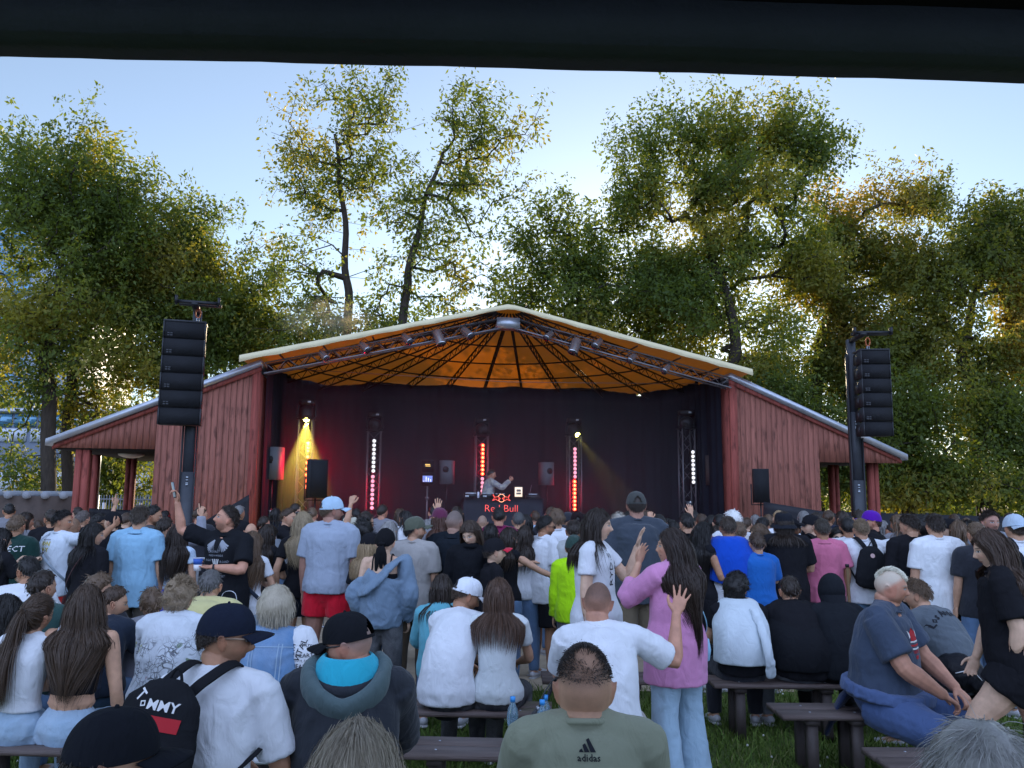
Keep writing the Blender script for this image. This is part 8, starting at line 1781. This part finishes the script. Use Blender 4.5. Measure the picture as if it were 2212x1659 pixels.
# lining of the turquoise hood
hi = I['hoodman']; s_ = hi['s']; N0 = hi['J']['N']; M = MB()
hV = []; hF = []; nu, nv = 28, 10
for j in range(nv+1):
    w_ = j/nv
    for i in range(nu+1):
        a = -math.pi/2+(i/nu-.5)*math.pi*1.55; r_ = .076+.030*math.sin(w_*math.pi*.5); x = math.cos(a)*r_*1.12*s_; y = math.sin(a)*r_*1.12*s_-.015*s_; z = .075-.055*w_**1.2-.040*max(0,-math.sin(a))*w_; hV.append(N0+V3(x, y-.018*s_*max(0,-math.sin(a)), z*s_))
for j in range(nv):
    for i in range(nu): a = j*(nu+1)+i; hF.append((a, a+1, a+nu+2, a+nu+1))
o = mkobj('hood_lining', hV, hF, cloth((.03,.42,.56)), hi['top'], True); md = o.modifiers.new('t', 'SOLIDIFY'); md.thickness = .01
v, f = tube(catmull([N0+V3(.110*s_,.06*s_,.02*s_), N0+V3(.140*s_,-.03*s_,.0), N0+V3(.105*s_,-.125*s_,-.050*s_), N0+V3(0,-.165*s_,-.100*s_), N0+V3(-.105*s_,-.125*s_,-.050*s_), N0+V3(-.140*s_,-.03*s_,.0), N0+V3(-.110*s_,.06*s_,.02*s_)],4), (.064*s_,.034*s_), 12, side=(0,0,1), cap='round'); V_, F_ = remesh(v, f, .009, 3); mkobj('hood', folds(V_, vnormals(V_, F_), .006, 4), F_, cloth((.085,.125,.13)), hi['top'], True)
# red stripe sleeve
ri = I['redstripe']; sh_, el, wr, u, fd, pn, cu, A = ri['arm'][1]
decal(dd, ri['top'], [sh(rect2(-.018,-.30,.018,.05), 0,0, m=INKR)]+[sh(txt2('SPORT', .026), 0, -.06-.12*k, rot=R(90), m=INKW) for k in range(3)], sh_+V3(-.0,0,0), (1,0,0), (0,0,1))
# tied hoodie of the heavy man
bb = I['bigblue']; s_ = bb['s']; P_ = bb['J']['P']; v, f = tube([P_+V3(0,.02,.02), P_+V3(0,.03,.10)], [(.29*s_,.265*s_),(.28*s_,.26*s_)], 30, side=(1,0,0)); V_, F_ = remesh(v, f, .012, 3); jk = mkobj('tied_jacket', folds(V_, vnormals(V_, F_), .012, 6, 1.4), F_, cloth((.085,.13,.26)), bb['root'], True)
v, f = tube(catmull([P_+V3(-.12,-.20,.04), P_+V3(-.05,-.30,-.06), P_+V3(.0,-.36,-.20), P_+V3(.02,-.40,-.30)],3), [(.20,.035)]*4+[(.19,.03)]*3+[(.15,.02)]*3, 14, side=(1,0,0)); MB().add(v, f).build('jacket_tail', cloth((.02,.03,.07)), jk, True)

# ---- bottles and bag on the long bench ------------------------------
def bottle(px, d, h, label):
    e = empty('water_bottle', (at(px,1590,d).x, d, .4515), 0, label, 'bottle', 'water bottles on the bench'); pet = mat('pet_plastic', (.45,.72,.90), .06, trans=.75, spec=.5)
    pr = [(0,.0),(.028,.0),(.033,.012),(.031,.03),(.033,.05),(.0325,.10),(.027,.125),(.033,.15),(.034,.19),(.028,.225),(.013,.255),(.012,.27)]; k = h/.29; v, f = tube([(0,0,z*k) for r, z in pr[1:]], [r for r, z in pr[1:]], 20); MB().add(v, f).build('bottle_body', pet, e, True)
    v, f = tube([(0,0,.055*k),(0,0,.105*k)], [.0342,.0340], 20); lb = MB().add(v, f).build('label', mat('bottle_label', (.10,.30,.62), .4), e, True)
    v, f = tube([(0,-.036,.08*k),(0,-.0365,.08*k)], [.012,.011], 12); MB().add(v, f).build('emblem', INKW, lb)
    v, f = tube([(0,0,.262*k),(0,0,.29*k)], [.0155,.0155], 16); MB().add(v, f).build('cap', mat('cap_blue', (.05,.30,.70), .35), e, True)
bottle(1107, 5.12, .30, 'clear blue water bottle standing alone left of the black bag'); bottle(1171, 5.05, .30, 'blue water bottle in front, right of the black bag'); bottle(1178, 5.17, .30, 'blue water bottle standing just behind another at the black bag')
e = empty('handbag', (at(1146,1580,5.15).x, 5.15, .4515), R(8), 'black leather handbag with an upright strap between the water bottles', 'handbag'); M = MB(); v, f = tube([(0,0,.015),(0,0,.05),(.01,0,.12),(.03,0,.19),(.045,0,.225)], [(.06,.035),(.072,.045),(.055,.036),(.026,.018),(.014,.010)], 16, side=(1,0,0), cap='round'); V_, F_ = remesh(v, f, .006, 2); mkobj('bag_body', folds(V_, vnormals(V_, F_), .003, 3), F_, mat('black_leather', (.012,.012,.014), .35, spec=.5, bump=.2, bscale=80), e, True)
v, f = tube(catmull([(.04,.0,.21),(.075,.0,.30),(.125,.0,.375),(.155,.0,.40),(.15,.03,.37),(.10,.03,.27),(.05,.02,.2)],4), (.012,.003), 6, side=(0,1,0)); MB().add(v, f).build('strap', mat('black_leather'), e, True); v, f = tube([(.045,-.02,.228),(.045,.02,.228)], .010, 8); MB().add(v, f).build('buckle', M_steel, e, True)
# yellow packet behind, tote bag with a bottle
e = empty('drinks_packet', (at(1187,1560,5.9).x, 5.9, .0), R(-15), 'yellow packet standing on the grass behind the bench', 'packet'); MB().box((-.07,-.03,0),(.07,.03,.30)).build('carton', mat('yellow_card', (.60,.42,.06), .6, noise_amt=.2), e); MB().box((-.07,-.004,.3005),(.07,.004,.33)).build('seal', mat('yellow_card'), e)
e = empty('tote_bag', (at(494,1300,7.35).x, 7.35, .58), R(5), 'white plastic carrier bag hanging beside the man with the raised phone', 'bag'); v, f = tube([(0,0,0),(0,0,.08),(0,0,.28),(0,0,.36)], [(.13,.06),(.15,.08),(.14,.07),(.10,.05)], 20, side=(1,0,0)); V_, F_ = remesh(v, f, .011, 2); mkobj('bag_body', folds(V_, vnormals(V_, F_), .012, 3, 1.4), F_, mat('white_plastic', (.68,.70,.74), .45), e, True)
v, f = tube(catmull([(-.08,0,.34),(-.05,0,.50),(.05,0,.50),(.08,0,.34)],4), (.012,.002), 6); MB().add(v, f).build('handle', mat('white_plastic'), e, True)
e = empty('glass_bottle', (at(491,1265,7.3).x, 7.30, .92), R(0), 'amber necked bottle sticking out of the white carrier bag', 'bottle'); v, f = tube([(0,0,-.12),(0,0,0),(.01,0,.05),(.015,0,.09)], [.03,.03,.014,.012], 12); MB().add(v, f).build('bottle_body', mat('amber', (.5,.30,.05), .15, spec=.6), e, True); v, f = tube([(.015,0,.088),(.016,0,.10)], .014, 10); MB().add(v, f).build('cap', INKW, e)
# wooden pole beside the backpack, dropped jacket on the right bench
e = empty('wooden_pole', (at(1829,1200,9.0).x, 9.0, 0), 0, 'thin wooden stick standing between the pink polo and the backpack', 'stick'); v, f = tube([(0,0,0),(.01,0,.6),(-.0,0,1.22)], .017, 8); MB().add(v, f).build('shaft', mat('raw_wood', (.16,.10,.05), .8), e, True); v, f = tube([(0,0,1.22),(0,0,1.25)], .022, 8); MB().add(v, f).build('cap', M_black, e)
e = empty('folded_jacket', (at(2035,1440,6.6).x, 6.45, .452), 0, 'black padded jacket heaped on the bench beside the boy in the grey tee', 'jacket'); v, f = tube(catmull([(-.18,0,.05),(-.08,0,.15),(.05,0,.20),(.18,0,.10),(.25,0,.02)],3), [(.10,.05)]*4+[(.14,.14)]*5+[(.10,.06)]*4, 14, cap='round'); V_, F_ = remesh(v, f, .014, 2); V_[:,2] = np.maximum(V_[:,2], .003); mkobj('padded_body', folds(V_, vnormals(V_, F_), .018, 3, 1.3), F_, cloth((.012,.012,.015), 'satin'), e, True)
v, f = tube(catmull([(-.05,-.14,.22),(.06,-.15,.24),(.14,-.14,.17)],4), (.006,.003), 6); MB().add(v, f).build('white_piping', INKW, e, True)
